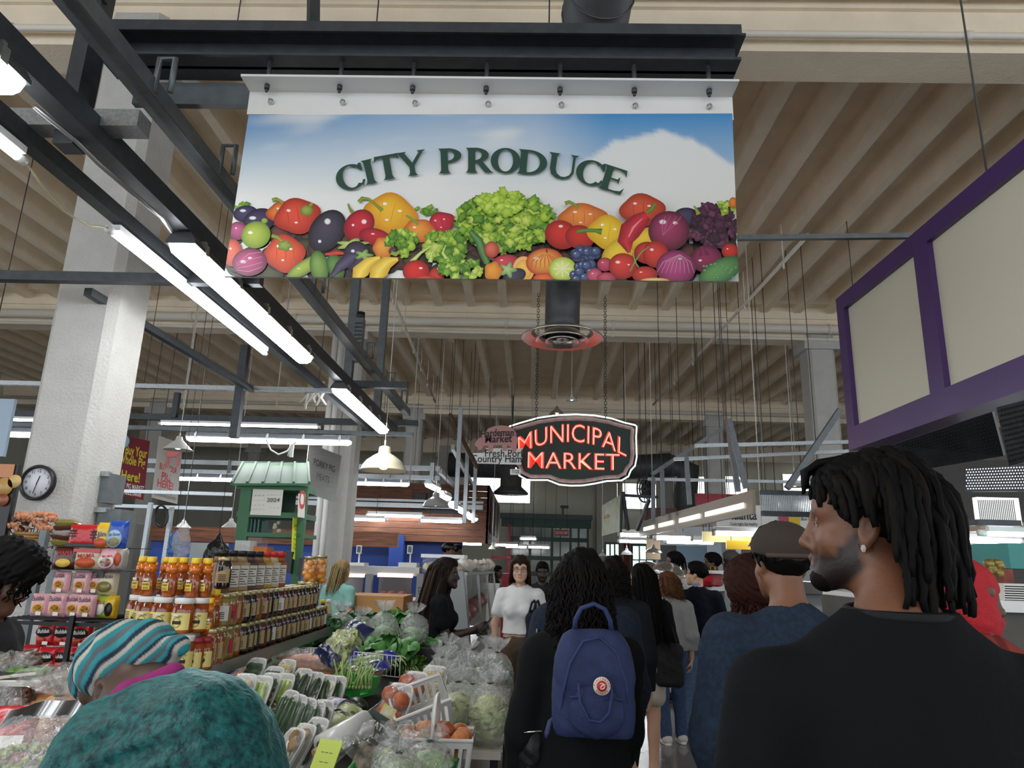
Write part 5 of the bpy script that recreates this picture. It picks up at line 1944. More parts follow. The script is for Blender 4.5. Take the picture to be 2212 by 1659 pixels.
# grey sweater, navy sweater
p=at(1443,1238,7.3)
P=Pose(p.z,headyaw=radians(40),headpitch=radians(-8),legs=[((-.10,.0,.50),(-.06,-.02,.08)),((.10,.06,.50),(.12,.04,.08))])
person('woman with tousled auburn bob, grey sweater and blue jeans',p.x,7.3,radians(4),P,LIGHT_SK,('curly',['5a3a24','6a4a30','42291a'],.10,11,110),('8a8a88','long',.93,.028),('jeans','46597a'),'cfc8c4',vox=.012)
p=at(1498,1216,7.6)
P=Pose(p.z,headyaw=radians(62),headpitch=radians(4),arms=[((-.08,.02,-.28),(.02,.16,-.42)),((.08,.0,-.29),(.06,.10,-.5))],legs=[((-.10,.08,.50),(-.08,.10,.08)),((.13,.02,.51),(.20,-.16,.09))],build=1.05)
o=person('man with short black hair and glasses in a navy sweater and faded jeans',p.x+.03,7.6,radians(2),P,LIGHT_SK,('short',BK,.1,12,150),('10141f','long',.98,.022),('jeans','6d86a8'),'1c1c1e',vox=.010,fem=False,face=True,lip=hx('a06858'),specs=True)
q=torso_sol(P,.010,.90,.012)
garment('shirt_tail',o,q,.012,'5b6c9a',CLOTH,folds(.004,30,1),clip=(np.array([-2,-2,.93*P.s]),np.array([2,2,1.02*P.s])))
q=Sol()
q.cap(P.neck+V((0,0,-.01)),P.neck+V((0,.01,.025)),.062,.056,0)
garment('shirt_collar',o,q,.008,'7a88b4',CLOTH)
t=MB()
p=at(1470,1385,7.5)
t.sheet(lambda u,v:p+V((-.10+.25*u+.05*sin(5*v),.02*sin(9*u+3*v),.12-.34*v*(1-.35*u)+.02*sin(7*u))),12,12)
jk=t.build('held_jacket',mat('grey_jacket',hx('6a6c6e'),.85),None)
sm=jk.modifiers.new('thick','SOLIDIFY')
sm.thickness=.02
tag(jk,'grey jacket draped over the arm of the man in the navy sweater','jacket')
# woman facing the camera
p=at(1132,1204,6.9)
P=Pose(p.z,headpitch=radians(-2),headyaw=radians(3),arms=[((-.07,-.01,-.28),(-.06,.03,-.52)),((.07,-.01,-.28),(.04,.04,-.52))],shoulder=.175,build=.93)
AW=(p.x-.03,6.9)
person('woman with brown bob and glasses in a white tee and brown trousers, facing us',AW[0],AW[1],radians(176),P,'c39a80',('bob',['2a1d16','33241b','201612'],.13,14,70),('dcdcda','short',1.02,.012),('wide','5a4a3e'),'d0ccc2',vox=.009,face=True,lip=hx('a8685c'),specs=True)
t=thing('shoulder_bag','navy canvas bag on the shoulder of the woman in the white tee','bag',at(1158,1352,6.78),radians(170))
q=Sol()
for zz in(-.12,-.07,-.02,.03,.08,.1):
 q.cap((-.05,0,zz),(.05,0,zz),.045,k=.03)
va,fa=q.mesh(.010,folds(.004,30,5))
link('bag_body',np_mesh('bag_body',va,fa,mat('navy_canvas',hx('141a28'),.85)),t)
u=MB()
for dx in(0,.035):
 u.tube([(-.02+dx,-.02,.1),(-.02+dx,-.05,.18),(-.01+dx,-.03,.22),(dx,.06,.20),(.02+dx,.05,.12)],.011,6)
u.build('handles',mat('navy_canvas',hx('141a28'),.85),t)
# man further back in a dark tee, and the woman half hidden with the black bag
p=at(1172,1217,9.4)
person('bearded man in a charcoal tee walking toward us behind the woman in white',p.x,9.4,radians(180),Pose(p.z,headpitch=radians(-10),build=1.1,shoulder=.205),'3c2820',('short',['0c0a09'],.1,15,30),('2a2b30','short',.84,.02),('jeans','23262c'),'222222',vox=.013,fem=False,face=True,beard=.95)
p=at(1208,1218,7.6)
P=Pose(p.z,arms=[((-.09,.0,-.27),(-.05,.10,-.48)),None],build=1.05)
person('woman in a black top, mostly hidden beside the blue backpack’s owner',p.x+.05,7.6,radians(3),P,LIGHT_SK,('curly',['15110f','1c1613'],.12,17,60),('131317','short',.84,.016),('slim','15171d',0),'222222',vox=.014)
t=thing('shoulder_bag','small black leather bag beside the arm of the half hidden woman','bag',at(1192,1307,7.5),0)
q=Sol()
q.cap((-.03,0,-.05),(.03,0,-.05),.07,k=0)
va,fa=q.mesh(.012)
link('bag_body',np_mesh('bag_body',va,fa,mat('black_leather',hx('0e0e10'),.35)),t)
u=MB()
u.tube([(0,0,0),(0.02,.02,.22),(.05,.05,.3)],.012,6)
u.build('strap',BLACK,t)
# girl at the far stall
p=at(1072,1222,14)
person('far girl in a black tee standing by the red counter',p.x,14,radians(-100),Pose(p.z-.02),DARK_SK,('straight',BK,.2,18,30),('101012','short'),('slim','15171d',0),'222222',vox=.018)
# woman with braids and phone
p=at(958,1214,6.0)
P=Pose(1.62,headyaw=radians(-2),arms=[((-.02,.10,-.28),(.06,.32,-.24)),((.0,.08,-.28),(-.02,.32,-.20))],build=.95,shoulder=.17)
BWX=(p.x-.0,6.0)
person('woman with long brown braids in a black tee holding a phone, facing right',BWX[0],6.0,radians(-86),P,'33221a',('braids',['1c1512','2c211b','4a3a2c','171210'],.52,19,190),('101114','short',.84,.014),('slim','121419',0),'222222',vox=.008,face=True,hands=(.9,.9))
hp=Matrix.Rotation(radians(-86),3,'Z')
e=V((BWX[0],6.0,0))+hp@(P.arm[1][2]+V((.02,.085,.035)))
t=thing('phone','black smartphone held up by the woman with long braids','phone',e,0)
t.rotation_euler=(0,radians(-52),radians(4))
u=MB()
u.box((0,0,0),(.15,.075,.009))
u.build('phone_case',BLACK,t)
u=MB()
u.box((0,0,.005),(.14,.068,.002))
u.build('screen',mat('phone_glass',hx('0a0c10'),.08),t)
# --- people behind the counters
for lab,px,py,Y,rz,sk,hr,tp,fem,yaw in[
('vendor with braided hair and black shirt, in profile above the steel cloches',1462,1192,9.5,75,BROWN_SK,('cornrow',BK,.2,21,50),('1a1b1e','short'),True,10),
('vendor with short black hair, gold hoop earring and red shirt',1543,1194,9.5,60,DARK_SK,('short',BK,.1,22,60),('c02a3c','short'),True,20),
('grey-haired vendor in a blue shirt beside the red shirt',1580,1190,9.6,20,DARK_SK,('short',['55524f','6a6764'],.1,23,20),('3c4a66','short'),False,40),
('far vendor in a pink visor beyond the bread boxes',1614,1212,10.0,150,TAN_SK,('short',BK,.1,24,30),('c87a84','short'),True,10),
('vendor in a black cap behind the meat case on the left',966,1172,13.0,-90,BROWN_SK,('short',BK,.1,25,20),('141416','short'),False,-10),
('second vendor just right of the black cap on the left',984,1176,13.6,-100,DARK_SK,('short',BK,.1,26,20),('2a2a2e','short'),False,-10),
('shopper with blond streaked ponytail in a mint top beyond the jars',738,1212,8.6,-25,LIGHT_SK,('straight',['8a7352','54432e','a89468'],.22,27,70),('86b8ae','short'),True,-10)]:
 p=at(px,py,Y)
 person(lab,p.x,Y,radians(rz),Pose(p.z-.01,headyaw=radians(yaw)),sk,hr,tp,('slim','1a1c22',0),'222222',vox=.013,fem=fem,face=(rz>100))
o=None
for ob in list(bpy.data.objects):
 if ob.get('label')=='far vendor in a pink visor beyond the bread boxes':
  P=Pose(at(1614,1212,10.0).z-.01,headyaw=radians(10))
  t=MB()
  t.tube([P.head@V((.09*cos(a),-.018+.11*sin(a),.05))for a in np.linspace(0,2*pi,20)],.014,6,False)
  t.sheet(lambda u,v:P.head@V(((u-.5)*.15,.085+.075*v*(1-(2*u-1)**2*.7),.055-.02*v)),8,4)
  t.build('visor',mat('pink_visor',hx('e08a90'),.7),ob)
 if ob.get('label')=='vendor in a black cap behind the meat case on the left':
  P=Pose(at(966,1172,13.0).z-.01,headyaw=radians(-10))
  q=Sol()
  q.ell((0,-.018,.05),(.092,.114,.082),None,0)
  q.cap((-.05,.09,.04),(.05,.09,.04),.03,k=.02)
  va,fa=q.mul(P.head).mesh(.012)
  link('cap',np_mesh('cap',va,fa,BLACK),ob)
 if ob.get('label','').startswith('vendor with short black hair, gold hoop'):
  P=Pose(at(1543,1194,9.5).z-.01,headyaw=radians(20))
  t=MB()
  t.tube([P.head@V((-.09,-.0+.03*cos(a),-.07+.03*sin(a)))for a in np.linspace(0,2*pi,16)],.004,5,False)
  t.build('hoop_earring',mat('gold',hx('d8a84a'),.25,.9),ob)
  # person with the red headscarf behind the man in black
p=at(2082,1192,2.5)
P=Pose(1.70,headyaw=radians(-122),headpitch=radians(-8),shoulder=.18)
o=thing('person','person in a red hood with plaid collar half hidden by the man in black','person',(p.x+.01,2.5,p.z-1.735),0)
va,fa=body_sol(P,(.5,.5),True).mesh(.009)
link('body',col_mesh('body',(va,fa),hx('5a3a2a'),SKIN,skin_col(P,None,hx('6a3a30'))),o)
eyes(P,o)
q=Sol()
q.ell((0,-.020,.035),(.092,.112,.098),None,0)
q.ell((0,.02,-.05),(.084,.088,.09),None,.04)
q.cap((0,.03,-.09),(0,.05,-.17),.07,.035,.04)
q.ell((0,.125,-.01),(.055,.05,.048),None,.008,True)
va,fa=q.mul(P.head).mesh(.0065,folds(.003,50,1))
link('hood',np_mesh('hood',va,fa,mat('red_fleece',hx('b01e28'),.8,bump=.3,bscale=120)),o)
t=MB()
t.tube([P.head@V((.050*cos(a),.092-.02*abs(cos(a)),-.01+.045*sin(a)))for a in np.linspace(0,2*pi,20)],.006,6,False)
t.build('hood_edging',mat('dark_edging',hx('2a1512'),.8),o)
q=torso_sol(P,.016,.84,.02)
for S,e,w_ in P.arm:
 q.chain([S,e,w_],[.075,.062,.05],.03)
def plaid(va,c):
 a=(np.sin(va[:,0]*60)>.4).astype(float)
 b=(np.sin(va[:,2]*60)>.4).astype(float)
 return c*(1-.45*a-.35*b)[:,None]+.12*(a*b)[:,None]
garment('plaid_shirt',o,q,.010,'8a3a34',CLOTH,folds(.004,24,2),plaid,clip=(np.array([-2,-2,.84]),np.array([2,2,3.])))
q=Sol()
for k in range(14):
 a=k/13*2*pi
 q.cap(P.neck+V((.10*cos(a),.10*sin(a),-.02-.05*cos(a))),P.neck+V((.10*cos(a+.5),.10*sin(a+.5),-.02-.05*cos(a+.5))),.020,k=.01)
garment('collar',o,q,.009,'c8c0b0',mat('cream_lining',hx('c8c0b0'),.9))
q=Sol()
q.ell(P.hip,(.17,.13,.14),None,0)
for H,k,a in P.leg:
 q.chain([H,k,a],[.10,.07,.06],.04)
garment('trousers',o,q,.016,'1a1c22')
# ------------------------------------------------------------------ left stand: shelf of jars, noodle rack
FILM=plastic_film('clear_film',opac=.06,gloss=.25)
FILM2=plastic_film('crinkled_bag_film',opac=.19,gloss=.6,bump=.9,bscale=26)
WRAP=plastic_film('cling_wrap',opac=.03,gloss=.35,bump=.5,bscale=30)
BLK_STEEL=mat('black_shelf_steel',hx('17181a'),.5,.3)
FOAM=mat('white_foam',hx('dcdbd6'),.7)
PAPER=mat('white_label_paper',hx('d8d5cc'),.7)
KRAFT=mat('kraft_label_paper',hx('b59b6c'),.7)
YLAB=mat('pale_yellow_label',hx('d8c878'),.6)
YCAP=mat('yellow_cap',hx('e8bf1a'),.35)
WCAP=mat('white_cap',hx('dcdad4'),.4)
RCAP=mat('dark_red_cap',hx('8c1a28'),.35)
GOLD=mat('gold_lid',hx('a89c72'),.3,.7)
HONEY=mat('amber_honey',hx('6a2408'),.08,coat=.6,col2=hx('a8500e'),noise=.01,nscale=9)
HONEY_LIT=mat('honey_lit_through',hx('c8690c'),.08,coat=.6)  # bear head honey, with the glow of light passing through put into its colour
DARKJ=mat('dark_jam',hx('1c0c0c'),.08,coat=.6)
PLUMJ=mat('plum_jam',hx('4a1418'),.08,coat=.6)
PICK=mat('pickle_brine',hx('8a7434'),.1,coat=.6)
REDL=mat('red_label',hx('b02430'),.5)
SHZ=1.12
WOOD=mat('raw_shelf_wood',hx('b09468'),.7,noise=.3,nscale=6,stretch=(1,.1,1))
def lathe_part(name,prof,m,par,n=20,**k):
 t=MB()
 t.lathe(prof,n,**k)
 return t.build(name,m,par)
def band(name,r,z0,z1,a0,a1,m,par,slant=0.0,n=14):
 """a paper label wrapped round a jar between two angles"""
 t=MB()
 vs,fs=[],[]
 for i in range(n+1):
  a=a0+(a1-a0)*i/n
  for z in(z0,z1-slant*(1-i/n)):
   vs.append((r*cos(a),r*sin(a),z))
 t.add(vs,[(2*i,2*i+2,2*i+3,2*i+1)for i in range(n)],True)
 return t.build(name,m,par)
def print_lines(par,r,z0,z1,a0,a1,m=INK,k=4,ring=False):
 t=MB()
 for i in range(k):
  z=z0+(z1-z0)*(i+.5)/k
  p=[((r+.0006)*cos(a0+(a1-a0)*j/5),(r+.0006)*sin(a0+(a1-a0)*j/5))for j in range(6)]
  h=(z1-z0)/k*.22
  t.add([(x,y,zz)for x,y in p for zz in(z-h,z+h)],[(2*j,2*j+2,2*j+3,2*j+1)for j in range(5)])
 if ring:
  am,zm=(a0+a1)/2,(z0+z1)/2
  t.tube([((r+.001)*cos(am+.34*cos(q)),(r+.001)*sin(am+.34*cos(q)),zm+.021*sin(q))for q in np.linspace(0,2*pi,17)],.0009,4,False)
 return t.build('label_print',m,par)
FRONT=-pi*.42  # labels look toward the aisle and the camera
def jam_jar(label,group,content,lid,lab,slant=.022,red=False):
 o=thing('jam_jar',label,'jar',(0,0,-50),0,group)
 lathe_part('glass_body',[(.034,0),(.0385,.005),(.039,.015),(.039,.105),(.036,.122),(.032,.130),(.032,.140)],content,o)
 lathe_part('lid',[(.0345,.134),(.0355,.136),(.0355,.150),(.034,.153),(0,.153)],lid,o)
 l=band('label',.0395,.028,.098,FRONT-1.0,FRONT+1.0,lab,o,slant)
 print_lines(l,.0397,.035,.07,FRONT-.45,FRONT+.5,INK)
 if red:
  band('red_stripe',.0399,.05,.088,FRONT+.1,FRONT+.9,REDL,l)
 return o
J_DARK=jam_jar('x','jam jars',DARKJ,GOLD,KRAFT)
J_PLUM=jam_jar('x','jam jars',PLUMJ,GOLD,KRAFT)
J_WHITE=jam_jar('x','jam jars',PLUMJ,GOLD,PAPER,0)
J_AMB=jam_jar('x','jam jars',mat('amber_jam',hx('8a4a14'),.1,coat=.6),GOLD,KRAFT)
J_PICK=jam_jar('x','jam jars',PICK,GOLD,PAPER,0)
J_RED=jam_jar('x','jam jars',PICK,GOLD,REDL,0)
used=set()
def put(proto,loc,label,rz=0.0,group=None,scale=None,rot=None):
 """the first copy is the prototype itself"""
 if proto.name not in used:
  used.add(proto.name)
  proto.location=loc
  if rot is not None:
   proto.rotation_euler=rot
  else:
   proto.rotation_euler=(0,0,rz)
  if scale:
   proto.scale=scale if hasattr(scale,'__len__')else(scale,)*3
  proto['label']=label
  if group:
   proto['group']=group
  return proto
 return dup(proto,loc,rz,label,group,scale,rot)
def tint(p):
 return{J_DARK:'dark jam jar',J_PLUM:'plum jam jar',J_WHITE:'white-labelled jar',J_AMB:'amber jam jar',J_PICK:'pickle jar with white label',J_RED:'red-labelled jar'}[p]
low=[J_PICK,J_RED,J_AMB,J_DARK,J_DARK,J_DARK,J_PLUM,J_DARK,J_WHITE,J_DARK,J_PLUM,J_DARK,J_DARK,J_PLUM,J_DARK,J_DARK,J_WHITE,J_DARK,J_DARK,J_PLUM,J_WHITE]
upp=[J_PICK,J_RED,J_AMB,J_DARK,J_DARK,J_AMB,J_PLUM,J_DARK,J_DARK,J_WHITE,J_PLUM,J_DARK,J_PLUM,J_DARK,J_DARK,J_DARK,J_PLUM,J_DARK]
JX=-1.44
for row,lst,z,y0 in(('lower',low,SHZ,3.56),('upper',upp,SHZ+.154,3.60)):
 for i,p in enumerate(lst):
  put(p,(JX-.035-.004*(i%3)-(.02 if row=='upper' else 0),y0+i*.088,z+.001),tint(p)+', '+ORD[i]+' from the near end of the '+row+' jar row',random.uniform(-.25,.25),'jam jars',(1.06,1.06,1.0))
for k in range(15):  # the rank behind carries the spice jars
 put(J_DARK,(JX-.14,3.70+k*.092,SHZ+.001),'dark jar in the hidden rank behind the lower jar row',0,'jars of the hidden back rank',(1.06,1.06,1.0))
 put(J_DARK,(JX-.15,3.70+k*.092,SHZ+.155),'dark jar in the hidden rank behind the upper jar row',0,'upper jars of the back rank',(1.06,1.06,1.0))
 # spice jars standing on the rear rank
t=MB()
for(hw,z0,z1)in((.042,0,.15),):
 t.prism([(-.035,-.042),(.035,-.042),(.042,-.035),(.042,.035),(.035,.042),(-.035,.042),(-.042,.035),(-.042,-.035)],.145)
t.lathe([(.043,.145),(.034,.172),(.033,.18)],16)
SPM=[mat('spice_%d'%i,hx(c),.5,noise=.25,nscale=90,coat=.3)for i,c in enumerate(('8a5a26','a8845a','b89870','5a4236','8a6248','c8a048','d8c8a0','a85a24'))]
proto_sp=[]
for i in range(8):
 o=thing('spice_jar','x','jar',(0,0,-50),0,'spice jars')
 link('jar_body',t.mesh('jar_body',SPM[i]),o)
 lathe_part('cap',[(.038,.178),(.038,.205),(.036,.208),(0,.208)],mat('black_cap',hx('151515'),.4)if i<5 else mat('red_cap',hx('c8201c'),.4),o)
 u=MB()
 u.bb((.0425,-.03,.02),(.0435,.03,.13))
 l=u.build('label',PAPER,o)
 u=MB()
 for q in range(7):
  u.bb((.0436,-.024,.03+q*.013),(.044,.024-(q%3)*.012,.034+q*.013))
 u.build('label_print',INK,l)
 proto_sp.append(o)
 put(o,(JX-.15,3.73+i*.125,SHZ+.31),('black' if i<5 else 'red')+'-capped spice jar, '+ORD[i]+' from the near end of the spice row',-.5,'spice jars',1.0)
 # honey bears and honey jars at the near end
def bear_proto(cap):
 o=thing('honey_bottle','x','bottle',(0,0,-50),0,'honey bear bottles')
 t=MB()
 t.lathe([(.026,0),(.032,.004),(.035,.03),(.034,.07),(.028,.098),(.024,.104)],20,sy=.85)
 t.ell((-.02,-.020,.045),(.010,.010,.026),8)
 t.ell((.02,-.020,.045),(.010,.010,.026),8)
 t.build('bear_body',HONEY,o)
 t=MB()
 t.ell((0,0,.124),(.030,.027,.026),16)
 t.ell((0,-.022,.118),(.012,.012,.010),10)
 for s in(-1,1):
  t.ell((s*.024,0,.143),(.009,.007,.009),8)
 t.lathe([(.016,.143),(.016,.158)],14)
 t.build('bear_head',HONEY_LIT,o)
 lathe_part('flip_cap',[(.021,.152),(.022,.155),(.021,.174),(.019,.177),(0,.177)],cap,o)
 l=band('label',.0362,.028,.062,-pi/2-.5,-pi/2+.5,mat('honey_label',hx('d8b838'),.5),o)
 t=MB()
 write(t,'HONEY',(0,-.0370,.048),(1,0,0),(0,0,1),.008,wfit=.028,bold=.03)
 t.bb((-.012,-.0368,.032),(.012,-.0366,.034))
 t.bb((-.012,-.0368,.038),(.012,-.0366,.040))
 t.build('lettering',INK,l)
 t=MB()
 t.bb((-.012,-.0372,.068),(.010,-.0335,.078))
 t.build('price_sticker',PAPER,o)
 return o
def honey_jar_proto(cap):
 o=thing('honey_jar','x','jar',(0,0,-50),0,'honey jars')
 lathe_part('jar_body',[(.044,0),(.049,.006),(.050,.02),(.050,.095),(.046,.112),(.038,.122),(.038,.128)],HONEY,o,24)
 lathe_part('lid',[(.041,.124),(.043,.126),(.043,.146),(.041,.148),(0,.148)],cap,o,24)
 l=band('label',.0506,.015,.086,-pi/2-1.2,-pi/2+1.2,YLAB,o)
 print_lines(l,.0508,.022,.078,-pi/2-1.1,-pi/2-.5,INK,8)
 print_lines(l,.0508,.030,.062,-pi/2-.3,-pi/2+.5,INK,1,True)
 t=MB()
 write(t,'HONEY',(.012,-.0512,.068),(1,0,0),(0,0,1),.009,wfit=.036,bold=.01)
 t.build('lettering',INK,l)
 t=MB()
 t.bb((-.012,-.052,.072),(.012,-.0502,.080))
 t.build('price_sticker',PAPER,o)
 return o
BEAR,HJ=bear_proto(YCAP),honey_jar_proto(WCAP)
BEARR,HJR,HJG=bear_proto(RCAP),honey_jar_proto(RCAP),honey_jar_proto(mat('green_cap',hx('1c6a38'),.4))
HX=lambda px,Y:at(px,1400,Y).x
H1,H2=SHZ+.152,SHZ+.302
hz=thing('crate','low black crate under the honey jars','crate',(-1.72,3.2,.82))
for i,(px,Y,pr,z,lab)in enumerate([
(285,3.42,HJ,H1,'white-lidded honey jar left of its twin, left end of the second honey layer'),(305,3.32,HJ,H1,'white-lidded honey jar second from left in the second honey layer'),(340,3.30,HJ,H1,'white-lidded honey jar in the middle of the second honey layer'),
(386,3.28,HJ,H1,'white-lidded honey jar showing a barcode label'),(418,3.34,HJ,H1,'white-lidded honey jar at right end of the second layer'),(352,3.46,HJ,H1,'white-lidded honey jar behind the middle one'),
(322,3.30,HJ,SHZ,'bottom-layer honey jar half behind the headscarf'),(396,3.22,HJ,SHZ,'bottom-layer honey jar with white lid right of the headscarf'),(370,3.26,HJG,SHZ,'honey jar with green lid by the headscarf'),(420,3.26,HJR,SHZ,'honey jar with large red lid in the bottom layer'),
(440,3.30,HJR,SHZ,'red-lidded honey jar at the right end of the bottom layer'),(280,3.38,HJ,SHZ,'bottom-layer honey jar at far left hidden by the scarf'),(300,3.46,HJ,SHZ,'rear bottom-layer honey jar behind the scarf'),(352,3.44,HJ,SHZ,'rear bottom-layer honey jar, middle'),(418,3.42,HJ,SHZ,'rear bottom-layer honey jar, right')]):
 put(pr,(HX(px,Y),Y,z+.001),lab,random.uniform(-.2,.3),None,.92 if pr is not HJ else 1.0)
for i,(px,Y,pr,lab)in enumerate([(281,3.42,BEAR,'honey bear at the far left of the top layer'),(300,3.34,BEAR,'honey bear second from left in the top layer'),(348,3.31,BEAR,'honey bear standing forward in the middle of the top layer'),(334,3.46,BEAR,'honey bear behind the middle bear, left'),
(353,3.50,BEAR,'honey bear behind the middle bear, centre'),(372,3.47,BEAR,'honey bear behind the middle bear, right'),(399,3.32,BEAR,'honey bear second from right in the top layer'),(425,3.36,BEAR,'honey bear at the right end of the top layer'),
(421,3.46,BEARR,'honey bottle with a dark red cap at the back of the top layer')]):
 put(pr,(HX(px,Y),Y,H2+.001),lab,random.uniform(-.3,.3),None,.98)
put(BEAR,(HX(452,3.46),3.46,SHZ+.156),'tall yellow-capped honey bottle right of the honey jars',.2,None,(.9,.9,1.0))
put(BEAR,(HX(441,3.36),3.36,SHZ+.14),'slim yellow-capped honey bottle in front of the taller one',.4,None,(.8,.8,.9))
for px,Y,lab in((452,3.38,'dark syrup jar with gold lid beside the pickle jars'),(466,3.44,'amber syrup jar with oval label beside the pickle jars')):
 put(J_AMB,(HX(px,Y),Y,SHZ+.001),lab,0,None,(1.0,1.0,1.08))
put(J_DARK,(HX(455,3.62),3.66,SHZ+.33),'gold-lidded dark jar above the honey bottles',0,None,1.0)
u=MB()
u.bb((-.18,-.06,0),(.16,.30,.16))
u.build('case',BLK_STEEL,hz)
hz['label']='black plinth box under the near end of the jar shelf'
hz.name='plinth_box'
hz.location=(-1.72,3.15,SHZ-.20)
# peaches in jars, sauces at the far end of the jar rows
pj=thing('peach_jar','x','jar',(0,0,-50),0,'preserved peach jars')
lathe_part('glass_body',[(.045,0),(.05,.006),(.05,.13),(.042,.15),(.036,.158),(.036,.165)],plastic_film('jar_glass',(1,.95,.85),.3,.02,.05),pj,24)
lathe_part('lid',[(.039,.16),(.040,.176),(.038,.179),(0,.179)],GOLD,pj,24)
t=MB()
for i in range(11):
 a=i*2.4
 t.ell((.020*cos(a),.020*sin(a),.022+i*.0115),(.026,.026,.022),12)
t.build('peaches',mat('canned_peach',hx('d8901c'),.3,coat=.5),pj)
a,b=at(665,1265,5.2),at(685,1275,5.25)
put(pj,(a.x,5.2,SHZ+.310),'left jar of whole preserved peaches behind the jam jars',0,None,1.05)
put(pj,(b.x,5.28,SHZ+.310),'right jar of whole preserved peaches at the end of the jam jars',0,None,1.1)
for i in range(4):
 put(J_DARK,(a.x-.03+.05*(i%2),5.18+.1*(i//2),SHZ+.155),'dark jar carrying the preserved peaches',0,'jars under the preserved peaches',1.1)
 put(J_DARK,(a.x-.03+.05*(i%2),5.18+.1*(i//2),SHZ+.0),'lowest dark jar under the preserved peaches',0,'lowest jars under the peaches',1.1)
for px,py,c,capm,lab in((698,1300,DARKJ,YCAP,'dark bottle with a yellow cap past the last jam jar'),(706,1302,mat('mustard_sauce',hx('c8b078'),.3),WCAP,'pale sauce bottle with a white cap past the last jam jar'),(672,1290,DARKJ,BLACK,'black-capped dark sauce bottle under the peach jars')):
 p=at(px,py,5.42)
 o=thing('sauce_bottle',lab,'bottle',(p.x,5.42+(px-698)*.006,SHZ))
 lathe_part('bottle_body',[(.026,0),(.030,.005),(.030,.11),(.018,.15),(.014,.17)],c,o)
 lathe_part('cap',[(.017,.165),(.017,.19),(0,.192)],capm,o)
 band('label',.0306,.03,.09,FRONT-1,FRONT+1,mat('green_sauce_label',hx('5a8a6a'),.5),o)
 # shelf, mirror strip, perforated rail
sh=thing('jar_shelf','long wooden-topped display shelf carrying the rows of jars','shelf',(JX,4.4,0))
t=MB()
t.bb((JX-.5,3.0,SHZ-.03),(JX+.03,5.75,SHZ))
t.build('shelf_board',WOOD,sh,True)
t=MB()
t.bb((JX+.031,3.0,SHZ-.045),(JX+.036,5.75,SHZ+.012))
t.build('clear_edge',mat('steel_shelf_edge',hx('8a8c88'),.35,.5),sh,True)
for y in(3.05,4.35,5.65):
 t=MB()
 t.bb((JX-.46,y-.03,0),(JX-.40,y+.03,SHZ-.03))
 t.build('leg',BLK_STEEL,sh,True)
t=MB()
R=Matrix.Rotation(radians(-14),3,'Y')
t.box((JX-.005,4.38,SHZ-.125),(.006,2.7,.15),R)
solo('mirror_strip',t,mat('mirror',(.75,.76,.76),.04,1.0),'long mirror strip below the jar shelf reflecting the vegetables','mirror')
t=MB()
for k in range(150):
 y=3.02+k*.018
 for j in range(4):
  t.bb((JX+.005,y,SHZ-.262+j*.016),(JX+.012,y+.004,SHZ-.250+j*.016))
for j in range(5):
 t.bb((JX+.004,3.0,SHZ-.266+j*.016),(JX+.013,5.72,SHZ-.262+j*.016))
solo('perforated_rail',t,BLK_STEEL,'black perforated rail between the mirror strip and the vegetable bin','rail')
# noodle rack against the column
RY=4.22
rk=thing('wire_rack','black wire rack full of noodle packs beside the column','rack',(-2.55,RY+.2,0))
for px,py0 in((98,1145),(135,1135),(222,1135)):
 a=at(px,py0,RY+.42)
 t=MB()
 t.bb((a.x-.022,RY+.40,0),(a.x+.022,RY+.44,a.z))
 t.build('slotted_post',STEEL2,rk,True)
xa,xb=-3.0,-2.02
for py,nm in((1338,0),(1456,1)):
 z=at(150,py,RY).z
 t=MB()
 for k in range(11):
  y=RY-.06+k*.045
  t.cyl((xa,y,z),(xb,y,z),.004,6)
 for k in range(5):
  t.cyl((xa+k*(xb-xa)/4,RY-.06,z-.012),(xa+k*(xb-xa)/4,RY+.4,z-.012),.006,6)
 t.bar((xa,RY-.06,z-.02),(xb,RY-.06,z-.02),.008,.02)
 t.build('wire_shelf',BLK_STEEL,rk,True)
a=at(158,1330,RY-.08)
t=MB()
t.bb((a.x-.012,RY-.09,0),(a.x+.012,RY-.068,a.z))
t.build('front_post',BLK_STEEL,rk,True)
t=MB()
t.bb((xb-.02,RY-.06,0),(xb,RY-.04,at(150,1338,RY).z))
t.build('front_post',BLK_STEEL,rk,True)
mid=at(250,1300,RY).z
t=MB()
t.bb((-2.86,RY+.06,mid-.0),(-2.05,RY+.4,mid+.002))
